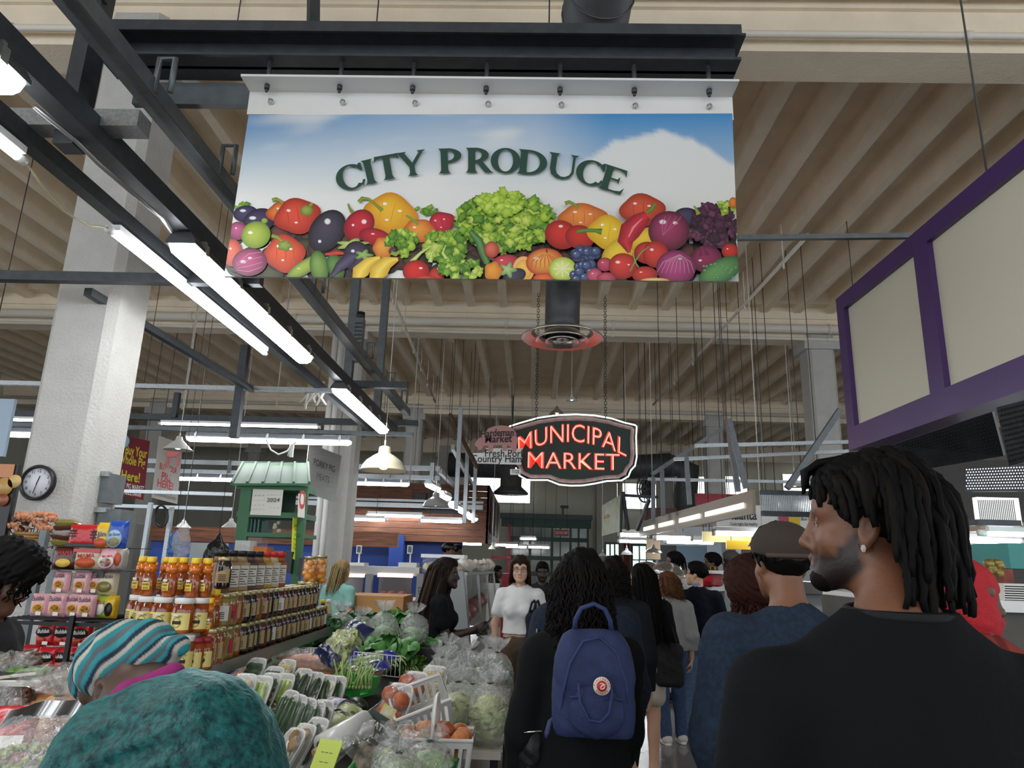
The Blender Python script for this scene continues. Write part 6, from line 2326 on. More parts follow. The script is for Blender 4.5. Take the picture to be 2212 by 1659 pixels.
def pack(label,p,w_,h,c,lines,d=.06,group=None,rz=0.0,patch=None,crimp=None):
 """a pillow pack of noodles: bulging film bag with crimped ends and its print"""
 o=thing('noodle_pack',label,'noodles',p,rz,group)
 t=MB()
 n,m_=12,10
 sd=random.random()*9
 for side in(-1,1):
  def fn(u,v):
   x,z=(u-.5)*w_,(v-.5)*h
   b=(1-abs(2*u-1)**4)*(1-abs(2*v-1)**5)
   return(x*(1-.05*abs(2*v-1)**6),side*(d*.5*b**.6+.003*sin(23*u+sd)*sin(19*v+sd)*b),z)
  k=len(t.f)
  t.sheet(fn,n,m_)
  if side>0:
   t.f[k:]=[f[::-1]for f in t.f[k:]]
 t.build('wrapper',c,o)
 for nm,items in lines.items():
  u=MB()
  mm=None
  for it in items:
   if it[0]=='rect':
    _,x0,z0,x1,z1,mm=it
    u.bb((x0*w_,-d*.5-.0045,z0*h),(x1*w_,-d*.5-.0025,z1*h))
   elif it[0]=='oval':
    _,x,z,rx,rz_,mm=it
    u.lathe([(0,0),(1,0),(1,.001),(0,.001)],18,(x*w_,-d*.5-.003,z*h),Matrix.Rotation(pi/2,3,'X')@Matrix.Diagonal((rx*w_,rz_*h,1.0)).to_3x3())
   else:
    _,tx,x,z,hh,ww,mm=it
    write(u,tx,(x*w_,-d*.5-.006,z*h),(1,0,.06),(0,0,1),hh*h,wfit=ww*w_,bold=.02)
  u.build(nm,mm,o)
 return o
PM={c:mat('wrapper_'+c,hx(v),.28,bump=.15,bscale=50,coat=.3)for c,v in dict(pink='d8a4ac',red='b81420',brown='4a241c',cream='c8b898',blue='1848a8',yellow='d8b01c',lime='a0b830',shin='b8161c',silver='a09a92',rosy='d8a0a8',olive='7a7038').items()}
BOWL=mat('bowl_yellow',hx('d8b048'),.5)
BROTH=mat('broth_red',hx('b84a24'),.5)
MAMAR=mat('mama_red',hx('b81c20'),.5)
WPR=mat('print_white',hx('e0dcd4'),.5)
def buldak(dark):
 ink=mat('buldak_ink',hx('3a1418'),.5)if not dark else WPR
 d={'bowl_print':[('oval',.02,-.12,.30,.20,BOWL)],'broth_print':[('oval',.02,-.10,.22,.13,BROTH)],'barcode':[('rect',-.02,-.44,.26,-.28,WPR)],'lettering':[('text','Buldak',.0,.20,.22,.66,ink)]}
 if dark:
  d={'black_patch':[('oval',.0,.10,.42,.22,BLACK)],'broth_print':[('oval',-.1,-.22,.22,.10,BROTH)],'barcode':[('rect',.02,-.44,.30,-.30,WPR)],'lettering':[('text','Buldak',.0,.06,.17,.62,WPR)]}
 return d
def rp(px,py,dy=0.0):
 return at(40+px/4.738,1130+py/4.738,RY+dy)
PK=[('pink',215,900,0,'pink noodle pack at the left end of the lower pink row'),('pink',390,905,0,'pink noodle pack second in the lower pink row'),('pink',570,905,.02,'pink noodle pack behind the front post'),('pink',690,915,0,'pink noodle pack right of the front post'),
('pink',430,695,.03,'pink noodle pack, left one of the upper pink row'),('pink',640,695,.03,'pink noodle pack, middle one of the upper pink row'),('pink',775,695,.06,'pink noodle pack, right one of the upper pink row')]
RZ=at(150,1338,RY).z+.006
for c,px,py,dy,lab in PK:
 p=rp(px,py,dy)
 pack(lab,(p.x,p.y,RZ+(.070 if py>800 else .200)),.104,.126,PM['pink'],buldak(False),.06,'pink noodle packs',random.uniform(-.1,.1))
RZ2=at(150,1456,RY).z+.006
for px,py,dy,lab in((285,1180,.05,'red noodle pack, left one of the upper red row'),(465,1170,.05,'red noodle pack, middle one of the upper red row'),(650,1180,.03,'red noodle pack, right one of the upper red row'),(130,1380,.08,'red noodle pack at the far left of the lower red row'),
(295,1420,0,'red noodle pack second in the lower red row'),(450,1420,.02,'red noodle pack third in the lower red row behind the post'),(620,1420,.0,'red noodle pack at the right of the lower red row'),(360,1180,.14,'red noodle pack set back between two of the upper red row')):
 p=rp(px,py,dy)
 pack(lab,(p.x,p.y,RZ2+(.070 if py>1300 else .200)),.116,.128,PM['red'],buldak(True),.06,'red noodle packs',random.uniform(-.1,.1))
MZ=RZ+.272
for lab,px,py,w_,h,c,ln,z in[
('brown noodle pack above the pink packs',465,500,.165,.125,'brown',{'bowl_print':[('oval',.05,-.22,.28,.2,BOWL)],'lettering':[('text','MAMA',.08,.15,.2,.55,MAMAR)]},MZ+.063),
('cream noodle pack with a red top band above the pink packs',700,500,.165,.125,'cream',{'red_band':[('rect',-.48,.30,.48,.46,PM['red'])],'bowl_print':[('oval',0,-.18,.36,.24,BROTH)],'lettering':[('text','MAMA',0,.05,.2,.6,MAMAR)]},MZ+.063),
('rosy striped noodle pack right of the cream one with the red band',915,510,.13,.13,'rosy',{'panel_print':[('oval',0,-.12,.4,.3,WPR)],'bowl_print':[('oval',0,-.16,.28,.2,BROTH)],'lettering':[('text','MAMA',.05,.06,.12,.5,MAMAR)]},MZ+.066),
('silver noodle pack beside the honey bears',1025,540,.07,.13,'silver',{'panel_print':[('oval',0,0,.3,.3,BROTH)]},MZ+.066),
('cream noodle pack with an olive bowl right of the pink packs',905,715,.13,.14,'cream',{'panel_print':[('rect',-.45,.2,-.1,.45,BLACK)],'bowl_print':[('oval',.0,-.15,.36,.22,PM['olive'])],'lettering':[('text','Paldo',.14,.20,.16,.5,INK)]},RZ+.20),
('lime green noodle pack below the cream pack with olive bowl',860,905,.095,.125,'lime',{'panel_print':[('oval',0,-.05,.35,.3,WPR)],'lettering':[('text','Bul',.1,.15,.16,.4,MAMAR)]},RZ+.064),
('yellow noodle pack next to the lime green one',955,890,.075,.13,'yellow',{'panel_print':[('oval',0,-.1,.3,.3,BLACK)]},RZ+.066),
('big red noodle pack with black characters on top of the rack',665,300,.20,.135,'shin',{'black_base':[('rect',-.47,-.46,.47,-.34,BLACK)],'lettering':[('text','辛',-.30,-.12,.36,.2,INK),('text','辛',.30,-.18,.40,.2,INK)]},MZ+.195),
('yellow noodle pack between the red and the blue one',850,310,.095,.15,'yellow',{'panel_print':[('oval',.05,-.3,.4,.18,BROTH)],'lettering':[('text','Jin',.1,-.05,.2,.6,mat('jin_blue',hx('2a4a9a'),.5))]},MZ+.202),
('blue noodle pack on top of the rack at right',990,315,.12,.165,'blue',{'panel_print':[('oval',0,-.15,.40,.32,mat('pack_sky',hx('9ab8c8'),.5))],'bowl_print':[('oval',0,-.26,.3,.16,BOWL)],'lettering':[('text','Sari Ramen',0,-.05,.12,.6,mat('jin_blue',hx('2a4a9a'),.5))]},MZ+.208)]:
 p=rp(px,py,.06)
 pack(lab,(p.x,p.y,z),w_,h,PM[c],ln,.07,'assorted noodle packs',random.uniform(-.12,.12))
for k in range(5):
 p=rp(478,180,.10)
 o=pack(ORD[k]+' from bottom of the flat foil packs stacked left of the big red pack',(p.x,p.y,MZ+.15+k*.028),.13,.10,PM[('olive','brown','silver','brown','olive')[k]],{'panel_print':[('oval',0,0,.3,.3,BROTH)]},.05,'foil packs lying flat')
 o.rotation_euler=(radians(80),0,random.uniform(-.2,.2))
b=MB()
p0,p1=rp(330,600,.02),rp(1010,620,.02)
b.bb((p0.x-.02,RY-.02,MZ-.004),(p1.x+.06,RY+.38,MZ+.0))
b.bb((rp(300,428,.02).x,RY+.05,MZ+.128),(p1.x,RY+.36,MZ+.132))
b.build('shelf_plate',BLK_STEEL,rk,True)
# flower basket hung on the column
fb=thing('flower_basket','wicker wall basket of peach silk roses hung on the column','basket',at(62,1200,4.72))
t=MB()
rr=random.Random(2)
for k in range(16):
 z=-.16+k*.02
 r=.060+.045*k/15
 t.tube([(r*cos(a)*(1+.02*sin(12*a+(k%2)*pi)),r*sin(a)*.8*(1+.02*sin(12*a+(k%2)*pi)),z)for a in np.linspace(0,2*pi,49)],.0105,6,False)
t.lathe([(0,-.17),(.06,-.168),(.058,-.15)],20)
t.build('wicker_basket',mat('wicker',hx('a8824e'),.7,noise=.3,nscale=60),fb)
for k in range(13):
 t=MB()
 a,r=rr.uniform(0,2*pi),rr.uniform(.0,.125)
 c=V((r*cos(a)*1.25-.02,r*sin(a)*.7-.03,.22+rr.uniform(-.06,.07)))
 for j in range(9):
  q=j*2.4
  rad=.008+.026*(j/8)
  t.ell(c+V((rad*cos(q),rad*sin(q)-.01,.008*(1-j/8)+.004)),(.022,.010,.022),8,Euler((0,0,q+pi/2)).to_matrix()@Matrix.Rotation(.5,3,'X'))
 t.build('rose',mat('peach_silk',hx('d0906c'),.7,noise=.25,nscale=30),fb)
t=MB()
for k in range(26):
 a,r=rr.uniform(0,2*pi),rr.uniform(.05,.15)
 c=V((r*cos(a)*1.2-.02,r*sin(a)*.7,.12+rr.uniform(-.05,.10)))
 t.ell(c,(.034,.018,.004),8,Euler((rr.uniform(-1,1),rr.uniform(-1,1),a)).to_matrix())
 t.tube([(0,0,.0),c*.6,c],.003,5)
t.build('leaves',mat('dark_silk_leaf',hx('26352a'),.6),fb)
# ------------------------------------------------------------------ vegetable bin and bag table
def binz(x):
 return .80+.2*(-.6-x)
def onbin(px,py,lift=0.0):
 d=ray(px,py)
 t=(.68+lift-CAM.z)/(d.z+.2*d.x)
 return CAM+d*t
vb=thing('vegetable_bin','sloping black vegetable bin in front of the jar shelf','bin',(-1.0,3.9,0))
t=MB()
t.add([(-1.45,2.35,binz(-1.45)-.03),(-.62,2.35,binz(-.62)-.03),(-.62,5.32,binz(-.62)-.03),(-1.45,5.32,binz(-1.45)-.03)]+
[(-1.45,2.35,.72),(-.62,2.35,.72),(-.62,5.32,.72),(-1.45,5.32,.72)],[(0,1,2,3),(7,6,5,4),(0,4,5,1),(1,5,6,2),(2,6,7,3),(3,7,4,0)])
t.build('bin_tray',mat('black_bin',hx('1b1c1c'),.6),vb,True)
for x in(-1.4,-.68):
 for y in(2.45,5.25):
  t=MB()
  t.bb((x-.025,y-.025,0),(x+.025,y+.025,.74))
  t.build('leg',BLK_STEEL,vb,True)
tb=thing('folding_table','white-topped table at the aisle edge covered with bagged greens','table',(-.36,4.7,0))
t=MB()
t.bb((-.60,3.42,.77),(-.10,5.6,.80))
t.build('tabletop',mat('white_laminate',hx('c8c4b8'),.4),tb,True)
for x in(-.56,-.13):
 for y in(3.47,5.5):
  t=MB()
  t.bb((x-.018,y-.018,0),(x+.018,y+.018,.77))
  t.build('leg',BLK_STEEL,tb,True)
  # a lower plinth that carries the near baskets
pl=thing('display_crate','low display crate under the white peach basket','crate',(-.42,2.75,0))
t=MB()
t.bb((-.60,2.25,0),(-.12,3.38,.70))
t.build('crate_box',mat('grey_crate',hx('4a4a48'),.7),pl,True)
rnd=random.Random(11)
LEAF={k:mat('leaf_'+k,hx(v),.45,noise=.45,nscale=26)for k,v in dict(kale='48784a',collard='4f8e40',parsley='78aa54',dark='4a744a',lettuce='c0cc7c',pale='c8d08c',mix='86a874',okra='8cac64').items()}
STEM=mat('pale_stem',hx('b8c88a'),.5)
def leafpile(t,c,r,n,size,flat=.25,rr=rnd,curl=.5):
 for i in range(n):
  a,q,u=rr.uniform(0,2*pi),rr.random()**.5,rr.uniform(-1,1)
  p=V(c)+V((r[0]*q*cos(a),r[1]*q*sin(a),r[2]*u*(1-q*.5)))
  R=Euler((rr.uniform(-1.1,1.1),rr.uniform(-1.1,1.1),a)).to_matrix()
  s=size*rr.uniform(.6,1.3)
  ph=rr.random()*6
  def fn(u_,v_):
   x,y=(u_-.5),(v_-.5)
   w_=sqrt(max(0,1-(2*u_-1)**2))
   return p+R@V((x*2*s,y*1.3*s*(w_+.1),s*(curl*(x*x+y*y)*-1.2+.10*sin(9*u_+ph)*(abs(y)*2)+.06*sin(14*v_+ph))))
  t.sheet(fn,6,4)
def greens_bag(label,p,w_,h,leaf,group='clear bags of greens',fill=.86,size=.03,n=110,lean=(0,0),content='greens'):
 """a knotted clear bag: film with a ruffled top over a heap of cut greens"""
 o=thing('produce_bag',label,'bag',p,rnd.uniform(0,6),group,)
 o.rotation_euler=(lean[0],lean[1],rnd.uniform(0,6))
 r=w_/2
 hb=h*.78
 t=MB()
 ph=rnd.random()*6
 prof=[(.35,.0),(.85,.03),(1.0,.15),(1.03,.4),(1.0,.62),(.86,.80),(.55,.92),(.22,.985),(.10,1.0),(.16,1.05),(.34,1.13),(.46,1.24),(.50,1.28)]
 vs=[]
 nn=26
 for k,(q,z)in enumerate(prof):
  for j in range(nn):
   a=2*pi*j/nn
   if k>8:
    f=1+.75*sin(7*a+ph)+.3*sin(3*a)
    zz=z*hb+.02*sin(5*a+ph)*(k-8)/4
   else:
    f=1+(.045*sin(3*a+ph+k*.8)+.03*sin(8*a-ph+k))
    zz=z*hb+.004*sin(6*a+k)
   vs.append((r*q*f*cos(a),r*q*f*sin(a),zz))
 fs=[(k*nn+j,k*nn+(j+1)%nn,(k+1)*nn+(j+1)%nn,(k+1)*nn+j)for k in range(len(prof)-1)for j in range(nn)]
 t.add(vs,fs,True)
 t.build('film',FILM2,o)
 t=MB()
 t.tube([(.012*r/.1*cos(a),.012*r/.1*sin(a),hb)for a in np.linspace(0,2*pi,9)],.004,5,False)
 t.build('twist_tie',BLACK,o)
 t=MB()
 t.ell((0,0,hb*fill*.5),(r*.86,r*.86,hb*fill*.46),14,None,.05)
 leafpile(t,(0,0,hb*fill*.52),(r*.86,r*.86,hb*fill*.46),n,size)
 t.build(content,LEAF[leaf],o)
 return o
P_LET=greens_bag('x',(0,0,-50),.19,.30,'lettuce',n=380,size=.017)
P_MIX=greens_bag('x',(0,0,-50),.18,.27,'mix',n=300,size=.017)
P_KALE=greens_bag('x',(0,0,-50),.18,.29,'dark',n=300,size=.017)
P_PALE=greens_bag('x',(0,0,-50),.19,.26,'mix',fill=.6,n=280,size=.016)
P_OKRA=greens_bag('x',(0,0,-50),.17,.20,'okra',n=260,size=.014)
Z=.802
for pr,px,py,Y,sc,lab in[
(P_LET,1056,1588,3.56,1.12,'front clear bag of pale shredded lettuce at the table corner'),(P_LET,985,1565,3.60,1.10,'clear bag of shredded lettuce behind the peach basket'),(P_PALE,1078,1560,3.86,1.02,'clear bag at the table edge behind the corner lettuce bag'),
(P_MIX,1018,1560,3.88,.98,'clear bag between the two shredded lettuce bags, set back'),(P_PALE,1062,1500,4.10,1.0,'ruffled clear bag on the aisle side in the third rank'),(P_KALE,955,1490,4.05,1.05,'clear bag of dark greens left in the third rank'),
(P_PALE,1008,1480,4.30,1.15,'tall rounded bag with cloudy film in the middle of the bag table'),(P_MIX,1046,1460,4.46,1.0,'clear bag right of the tall cloudy bag'),(P_KALE,1074,1440,4.75,1.15,'dark kale bag farthest along the aisle edge'),
(P_MIX,955,1450,4.50,1.2,'tall narrow clear bag beside the collard bunches'),(P_PALE,995,1420,4.85,1.0,'clear bag left behind the tall cloudy bag'),(P_PALE,1012,1395,5.2,1.05,'clear bag with a high ruffled top before the meat case'),
(P_KALE,965,1400,5.25,1.05,'clear bag behind the collards, left at the back of the bag table'),(P_PALE,1058,1415,5.3,1.1,'far clear bag on the aisle side of the bag table'),(P_MIX,930,1560,3.72,.8,'small clear bag squeezed between the peach trays and the lettuce')]:
 x=max(-.55,min(-.15,at(px,py,Y).x))
 put(pr,(x,Y,Z),lab,rnd.uniform(0,6),'clear bags of greens',sc)
for pr,px,py,Y,sc,lab in[(P_PALE,735,1340,5.5,1.1,'clear bag at the back left above the kale'),(P_PALE,782,1345,5.6,.95,'small clear bag between two bigger ones at the back'),(P_PALE,830,1335,5.5,1.15,'big clear bag with an upright twisted top at the back of the bin'),
(P_PALE,895,1345,5.55,1.1,'clear bag behind the collards next to the braided woman')]:
 p=at(px,py,Y)
 put(pr,(p.x,Y,1.0),lab,rnd.uniform(0,6),'bags at the back of the bin',sc)
st=MB()
st.bb((-1.36,5.34,0),(-.62,5.85,1.0))
solo('step_crate',st,mat('black_bin',hx('1b1c1c'),.6),'black step at the back of the vegetable bin under four clear bags','crate')
# bunches of greens
def bunch(label,p,leaf,r,n,size,tilt=0.0,stems=True,group=None,name='greens_bunch'):
 o=thing(name,label,'vegetable',p,0,group)
 t=MB()
 leafpile(t,(0,0,r[2]*.6),r,n,size,curl=.8)
 t.build('leaves',LEAF[leaf],o)
 if stems:
  t=MB()
  for k in range(22):
   a=rnd.uniform(-.5,.5)
   b=V((r[0]*.5*sin(a),-r[1]*.4,r[2]*.4+rnd.uniform(-.02,.02)))
   t.tube([b,b+V((.07*sin(a)+.03,-.07,-.02+rnd.uniform(-.02,.02))),b+V((.12*sin(a)+.06,-.12-rnd.uniform(0,.03),-.05+rnd.uniform(-.02,.03)))],[.006,.005,.004],5)
  t.build('stems',STEM,o)
 return o
for lab,px,py,lift,leaf,r,n,size in[
('top bunch of broad collard leaves',855,1350,.20,'collard',(.16,.14,.10),60,.085),('lower bunch of broad collard leaves at the stems’ side',840,1405,.12,'collard',(.17,.13,.08),60,.075),
('bunch of collards leaning toward the bag table',905,1395,.14,'collard',(.12,.12,.08),50,.07),('light green bunch with cut pale stems',880,1430,.06,'parsley',(.14,.10,.06),80,.04),
('bunch of curly kale at the end of the jar shelf',715,1360,.13,'kale',(.20,.16,.10),190,.036),('dark parsley heap above the romaine bag',690,1385,.05,'kale',(.14,.12,.06),140,.030),('curly greens behind the romaine bag',775,1340,.16,'kale',(.16,.14,.08),150,.036)]:
 p=onbin(px,py,lift)
 bunch(lab,(p.x,p.y,p.z-r[2]*.5),leaf,r,n,size,stems='collard' in leaf or leaf=='parsley')
 # bagged romaine and celery, carrots
NAVY=mat('navy_print_film',hx('16204a'),.25,coat=.4,bump=.3,bscale=40)
BLUEP=mat('blue_print_film',hx('1c2c88'),.22,coat=.5,bump=.3,bscale=40)
def produce_sack(label,p,L,w_,rot,kind,prt,cat='bag',text=None):
 o=thing('vegetable_bag',label,cat,p,0,None,rot)
 t=MB()
 def fn(s):
  def g(u,v):
   b=(1-abs(2*u-1)**3)*(1-abs(2*v-1)**4)
   return((u-.5)*w_,(v-.5)*L,s*(.055*b**.6+.006*sin(20*u+9*v)*b))
  return g
 t.sheet(fn(1),12,16)
 k=len(t.f)
 t.sheet(fn(-1),12,16)
 t.f[k:]=[f[::-1]for f in t.f[k:]]
 t.build('film',WRAP,o)
 for a,b in((.0,.24),(.74,1.0)):
  t=MB()
  t.sheet(lambda u,v:V(fn(1)(u,a+(b-a)*v+.03*sin(6*u)*(1 if a==0 else-1)*(v if a==0 else 1-v)))+V((0,0,.002)),12,5)
  t.build('printed_end',prt,o)
 t=MB()
 if kind=='leaf':
  leafpile(t,(0,0,0),(w_*.38,L*.40,.035),90,.05)
 else:
  for k in range(9):
   x=(k-4)*w_*.095
   t.tube([(x,-L*.44,rnd.uniform(-.01,.02)),(x*.9,0,.02+rnd.uniform(-.01,.01)),(x*.8,L*.42,.012)],[.017,.016,.013],8,sq=.7)
 t.build('romaine' if kind=='leaf' else 'stalks',LEAF['pale']if kind=='leaf' else mat('celery_green',hx('9ab86a'),.4,noise=.3,nscale=20,stretch=(1,.1,1)),o)
 if text:
  t=MB()
  write(t,text,(0,-L*.36,.050),(1,0,0),(0,1,0),.02,wfit=w_*.62)
  t.build('lettering',WPR,o)
 return o
p=at(742,1388,4.35)
produce_sack('romaine bag with navy printed ends propped on the carrots',(p.x,p.y,p.z),.33,.20,(radians(38),radians(14),radians(-38)),'leaf',NAVY,text='Romaine')
p=onbin(800,1430,.10)
produce_sack('upper bag of celery stalks with blue printed ends',(p.x,p.y,p.z),.36,.13,(radians(10),0,radians(-86)),'stalk',BLUEP)
p=onbin(775,1458,.07)
produce_sack('lower bag of celery stalks with blue printed ends beside the carrots',(p.x,p.y,p.z),.38,.13,(radians(16),0,radians(-88)),'stalk',BLUEP,text='Celery')
p=onbin(730,1418,.05)
produce_sack('celery bag half hidden under the romaine bag',(p.x,p.y,p.z),.30,.12,(radians(5),0,radians(-70)),'stalk',BLUEP)
CARROT=mat('carrot',hx('d8743c'),.5,noise=.15,nscale=20)
cp_=onbin(655,1442,.05)
for k in range(12):
 o=thing('carrot','large carrot in the clear bag below the jar shelf','carrot',cp_+V((.03+.012*(k%3),-.085+.046*(k%4)+.02*(k//4%2),-.03+.042*(k//4))),radians(8+rnd.uniform(-1.5,1.5)),'carrots in the clear bag')
 t=MB()
 t.tube([(-.17,0,0),(-.12,0,.002),(0,0,.004),(.11,0,.002),(.145,0,0),(.15,0,0)],[.007,.012,.018,.022,.019,.006],10)
 t.build('root',CARROT,o)
cb=thing('carrot_bag','clear bag around the large carrots','bag',cp_+V((0,0,.02)),radians(8))
t=MB()
t.sheet(lambda u,v:((u-.5)*.44,.135*cos(2*pi*v)*(1-.55*abs(2*u-1)**5),.085*sin(2*pi*v)*(1-.6*abs(2*u-1)**4)+.006*sin(31*u+12*v)),14,22)
t.build('film',FILM2,cb)
# foam trays
def tray_mesh(w_,l,d=.022):
 t=MB()
 prof=[(.5,0),(.5,0.0)]
 n=28
 def ring(f,z,e=.0):
  out=[]
  for j in range(n):
   a=2*pi*j/n
   ca,sa=cos(a),sin(a)
   q=(abs(ca)**5+abs(sa)**5)**-.2
   out.append(((w_*.5*f-e)*q*ca,(l*.5*f-e)*q*sa,z))
  return out
 rings=[ring(.84,0),ring(.98,d),ring(1.02,d),ring(1.02,d-.003),ring(.96,d-.006),ring(.80,.004)]
 rings=[ring(.80,.004),ring(.95,d-.002),ring(1.0,d),ring(1.02,d-.002),ring(1.0,d-.006),ring(.85,0)]
 vs=[p for r in rings for p in r]
 fs=[tuple(range(n))]
 for k in range(5):
  fs+=[(k*n+j,(k+1)*n+j,(k+1)*n+(j+1)%n,k*n+(j+1)%n)for j in range(n)]
 fs.append(tuple(5*n+j for j in range(n))[::-1])
 t.add(vs,fs)
 return t
VEG={k:mat('veg_'+k,hx(v),r,noise=nz,nscale=ns)for k,(v,r,nz,ns)in dict(zuke=('2c4428',.35,.4,40),slice=('c8cc98',.5,.15,20),yellow=('d8b83a',.4,.1,10),cuke=('2a4a28',.3,.35,50),celery=('a8c060',.45,.2,20),broc=('3a5a34',.7,.5,60),cauli=('c8bc94',.8,.25,50),
ginger=('9a7a4c',.7,.35,30),mush=('c8b49c',.6,.2,20),green=('5f8a3c',.4,.3,20),corn=('d8c878',.5,.3,60),orange=('d07040',.5,.2,20)).items()}
def food(name,label,group,kind,M):
 """one piece of produce lying on a tray: its own object"""
 t=MB()
 if kind in('zuke','cuke'):
  t.tube([(0,-.075,0),(0,-.06,.0),(0,0,.004),(0,.06,0),(0,.075,0)],[.006,.016,.019,.017,.006],10)
 elif kind=='slice':
  t.lathe([(0,0),(.020,0),(.021,.003),(.020,.006),(0,.006)],14)
 elif kind=='spear':
  t.tube([(0,-.065,0),(0,0,.002),(0,.065,0)],.010,8,sq=.7)
 elif kind in('broc','cauli'):
  for k in range(12):
   a=k*2.4
   t.ell((.012*sqrt(k/12)*cos(a),.015*sqrt(k/12)*sin(a),.016+.010*(1-k/12)),.0075,7,None,.12)
  t.cyl((0,0,0),(0,0,.02),.010,8)
 elif kind=='ginger':
  for k in range(6):
   t.ell((rnd.uniform(-.025,.025),rnd.uniform(-.04,.04),.016),(.020,.024,.015),9,None,.1)
 elif kind=='mush':
  t.lathe([(.006,0),(.007,.012),(.018,.012),(.020,.018),(.014,.028),(0,.031)],12)
 else:
  t.ell((0,0,.018),(.020,.045,.018),12)
 m={'spear':VEG['celery'],'slice':VEG['slice']}.get(kind,VEG.get(kind))
 o=t.build(name,m)
 o.matrix_world=M
 tag(o,label,{'spear':'celery','slice':'vegetable'}.get(kind,'vegetable'),group)
 return o
TRAYM={}
def tray(label,p,rot,kinds,w_=.115,l=.20,what='vegetables',wrap=True):
 key=(w_,l)
 if key not in TRAYM:
  TRAYM[key]=tray_mesh(w_,l).mesh('foam_tray',FOAM)
 o=thing('foam_tray',label,'tray',p,0,None,rot)
 link('tray_body',TRAYM[key],o)
 M=Matrix.Translation(V(p))@Euler(rot).to_matrix().to_4x4()
 if wrap:
  t=MB()
  t.sheet(lambda u,v:((u-.5)*w_*.98,(v-.5)*l*.98,.022+.016*(1-(2*u-1)**4)*(1-(2*v-1)**4)+.0015*sin(40*u+25*v)),8,10)
  t.build('cling_wrap',WRAP,o)
 for nm,kind,x,y,a in kinds:
  food(nm,what,what,kind,M@Matrix.Translation((x*w_,y*l,.025 if kind not in('slice','broc','cauli','mush','ginger')else .008))@Matrix.Rotation(a,4,'Z'))
 return o
def rows(nm,kind,nx,ny,jit=.3,a=0.0):
 return[(nm,kind,(i-(nx-1)/2)/nx*.66,(j-(ny-1)/2)/ny*.70,a+rnd.uniform(-jit,jit))for i in range(nx)for j in range(ny)]
T=[  # label, px, py, tilt, yaw, kinds, phrase
('tray of zucchini halves and slices, left of the three zucchini trays',647,1492,62,-24,rows('zucchini','zuke',2,1)+rows('zucchini_slice','slice',2,4),'zucchini in the left zucchini tray'),
('tray of zucchini and squash in the middle of the three zucchini trays',672,1500,62,-24,rows('zucchini','zuke',2,1)+rows('squash_slice','slice',2,4),'zucchini in the middle zucchini tray'),
('tray of zucchini and yellow squash, right one of the three zucchini trays',699,1506,62,-24,rows('zucchini','zuke',2,1)+rows('squash_slice','slice',2,3),'zucchini in the right zucchini tray'),
('narrow tray of green beans at the end of the zucchini trays',722,1508,64,-24,rows('green_bean','cuke',3,1),'green vegetables in the narrow end tray'),
('tray with celery spears before the zucchini trays',606,1505,60,-20,rows('celery_spear','spear',4,1,.1),'celery spears in the tray before the zucchini'),
('tray with celery spears left of the other celery tray',556,1512,58,-12,rows('celery_spear','spear',4,1,.1),'celery spears in the left celery tray'),
('tray of broccoli and cauliflower mix',582,1488,58,-20,rows('broccoli_floret','broc',4,5),'broccoli in the upper broccoli tray'),
('tray of dark broccoli below the mixed tray',575,1505,60,-20,rows('broccoli_floret','broc',4,5),'broccoli in the lower broccoli tray'),
('tray of cauliflower next to the broccoli',612,1470,60,-24,rows('cauliflower_floret','cauli',4,5),'cauliflower in the shaded tray'),
('tray of brown mushrooms at the left of the bin',520,1508,58,-8,rows('mushroom','mush',3,4),'mushrooms in the left tray'),
('dim tray of broccoli in the shade of the rail',545,1468,58,-20,rows('broccoli_floret','broc',4,4),'broccoli in the shaded tray'),
('flat tray of cucumbers lying across the bin',558,1528,8,80,rows('cucumber','cuke',2,1,.05),'cucumbers in the flat tray'),
('flat tray of pale sliced roots under film',575,1560,10,80,rows('root_slice','slice',3,3),'pale slices in the flat tray'),
('pale foam tray of cucumbers, left end of the filed trays',618,1548,66,-38,rows('cucumber','cuke',2,1),'cucumbers in the first filed tray'),
('second of the foam cucumber trays filed upright',636,1558,66,-38,rows('cucumber','cuke',2,1),'cucumbers in the second filed tray'),
('third of the foam cucumber trays filed upright',656,1566,66,-36,rows('cucumber','cuke',2,1),'cucumbers in the third filed tray'),
('fourth of the foam cucumber trays filed upright',674,1572,66,-34,rows('cucumber','cuke',2,1),'cucumbers in the fourth filed tray'),
('last of the foam cucumber trays, by the cabbage bag',693,1570,68,-30,rows('cucumber','cuke',2,1),'cucumbers in the last filed tray'),
('front foam tray holding knobs of ginger',642,1628,54,-34,rows('ginger_root','ginger',1,2),'ginger roots in the front tray'),
('foam tray with ginger left of the front ginger tray',618,1640,54,-38,rows('ginger_root','ginger',1,2),'ginger roots in the left front tray'),
('foam tray of fat dark cucumbers right of the ginger',672,1612,56,-32,rows('cucumber','cuke',2,1),'dark cucumbers right of the ginger')]
for lab,px,py,ti,yaw,kinds,ph in T:
 p=onbin(px,py,.02+.07*sin(radians(ti)))
 tray(lab,p,(radians(ti),0,radians(yaw)),kinds,what=ph)
LIME=mat('lime_skin',hx('8aa83a'),.35,noise=.2,nscale=30)
p=onbin(581,1592,.05)
t=MB()
t.ell(p,(.038,.038,.042),18)
solo('lime',t,LIME,'large green lime next to the velvet coat','fruit')
CABB=mat('cabbage_leaf',hx('b8c488'),.5,noise=.3,nscale=14)
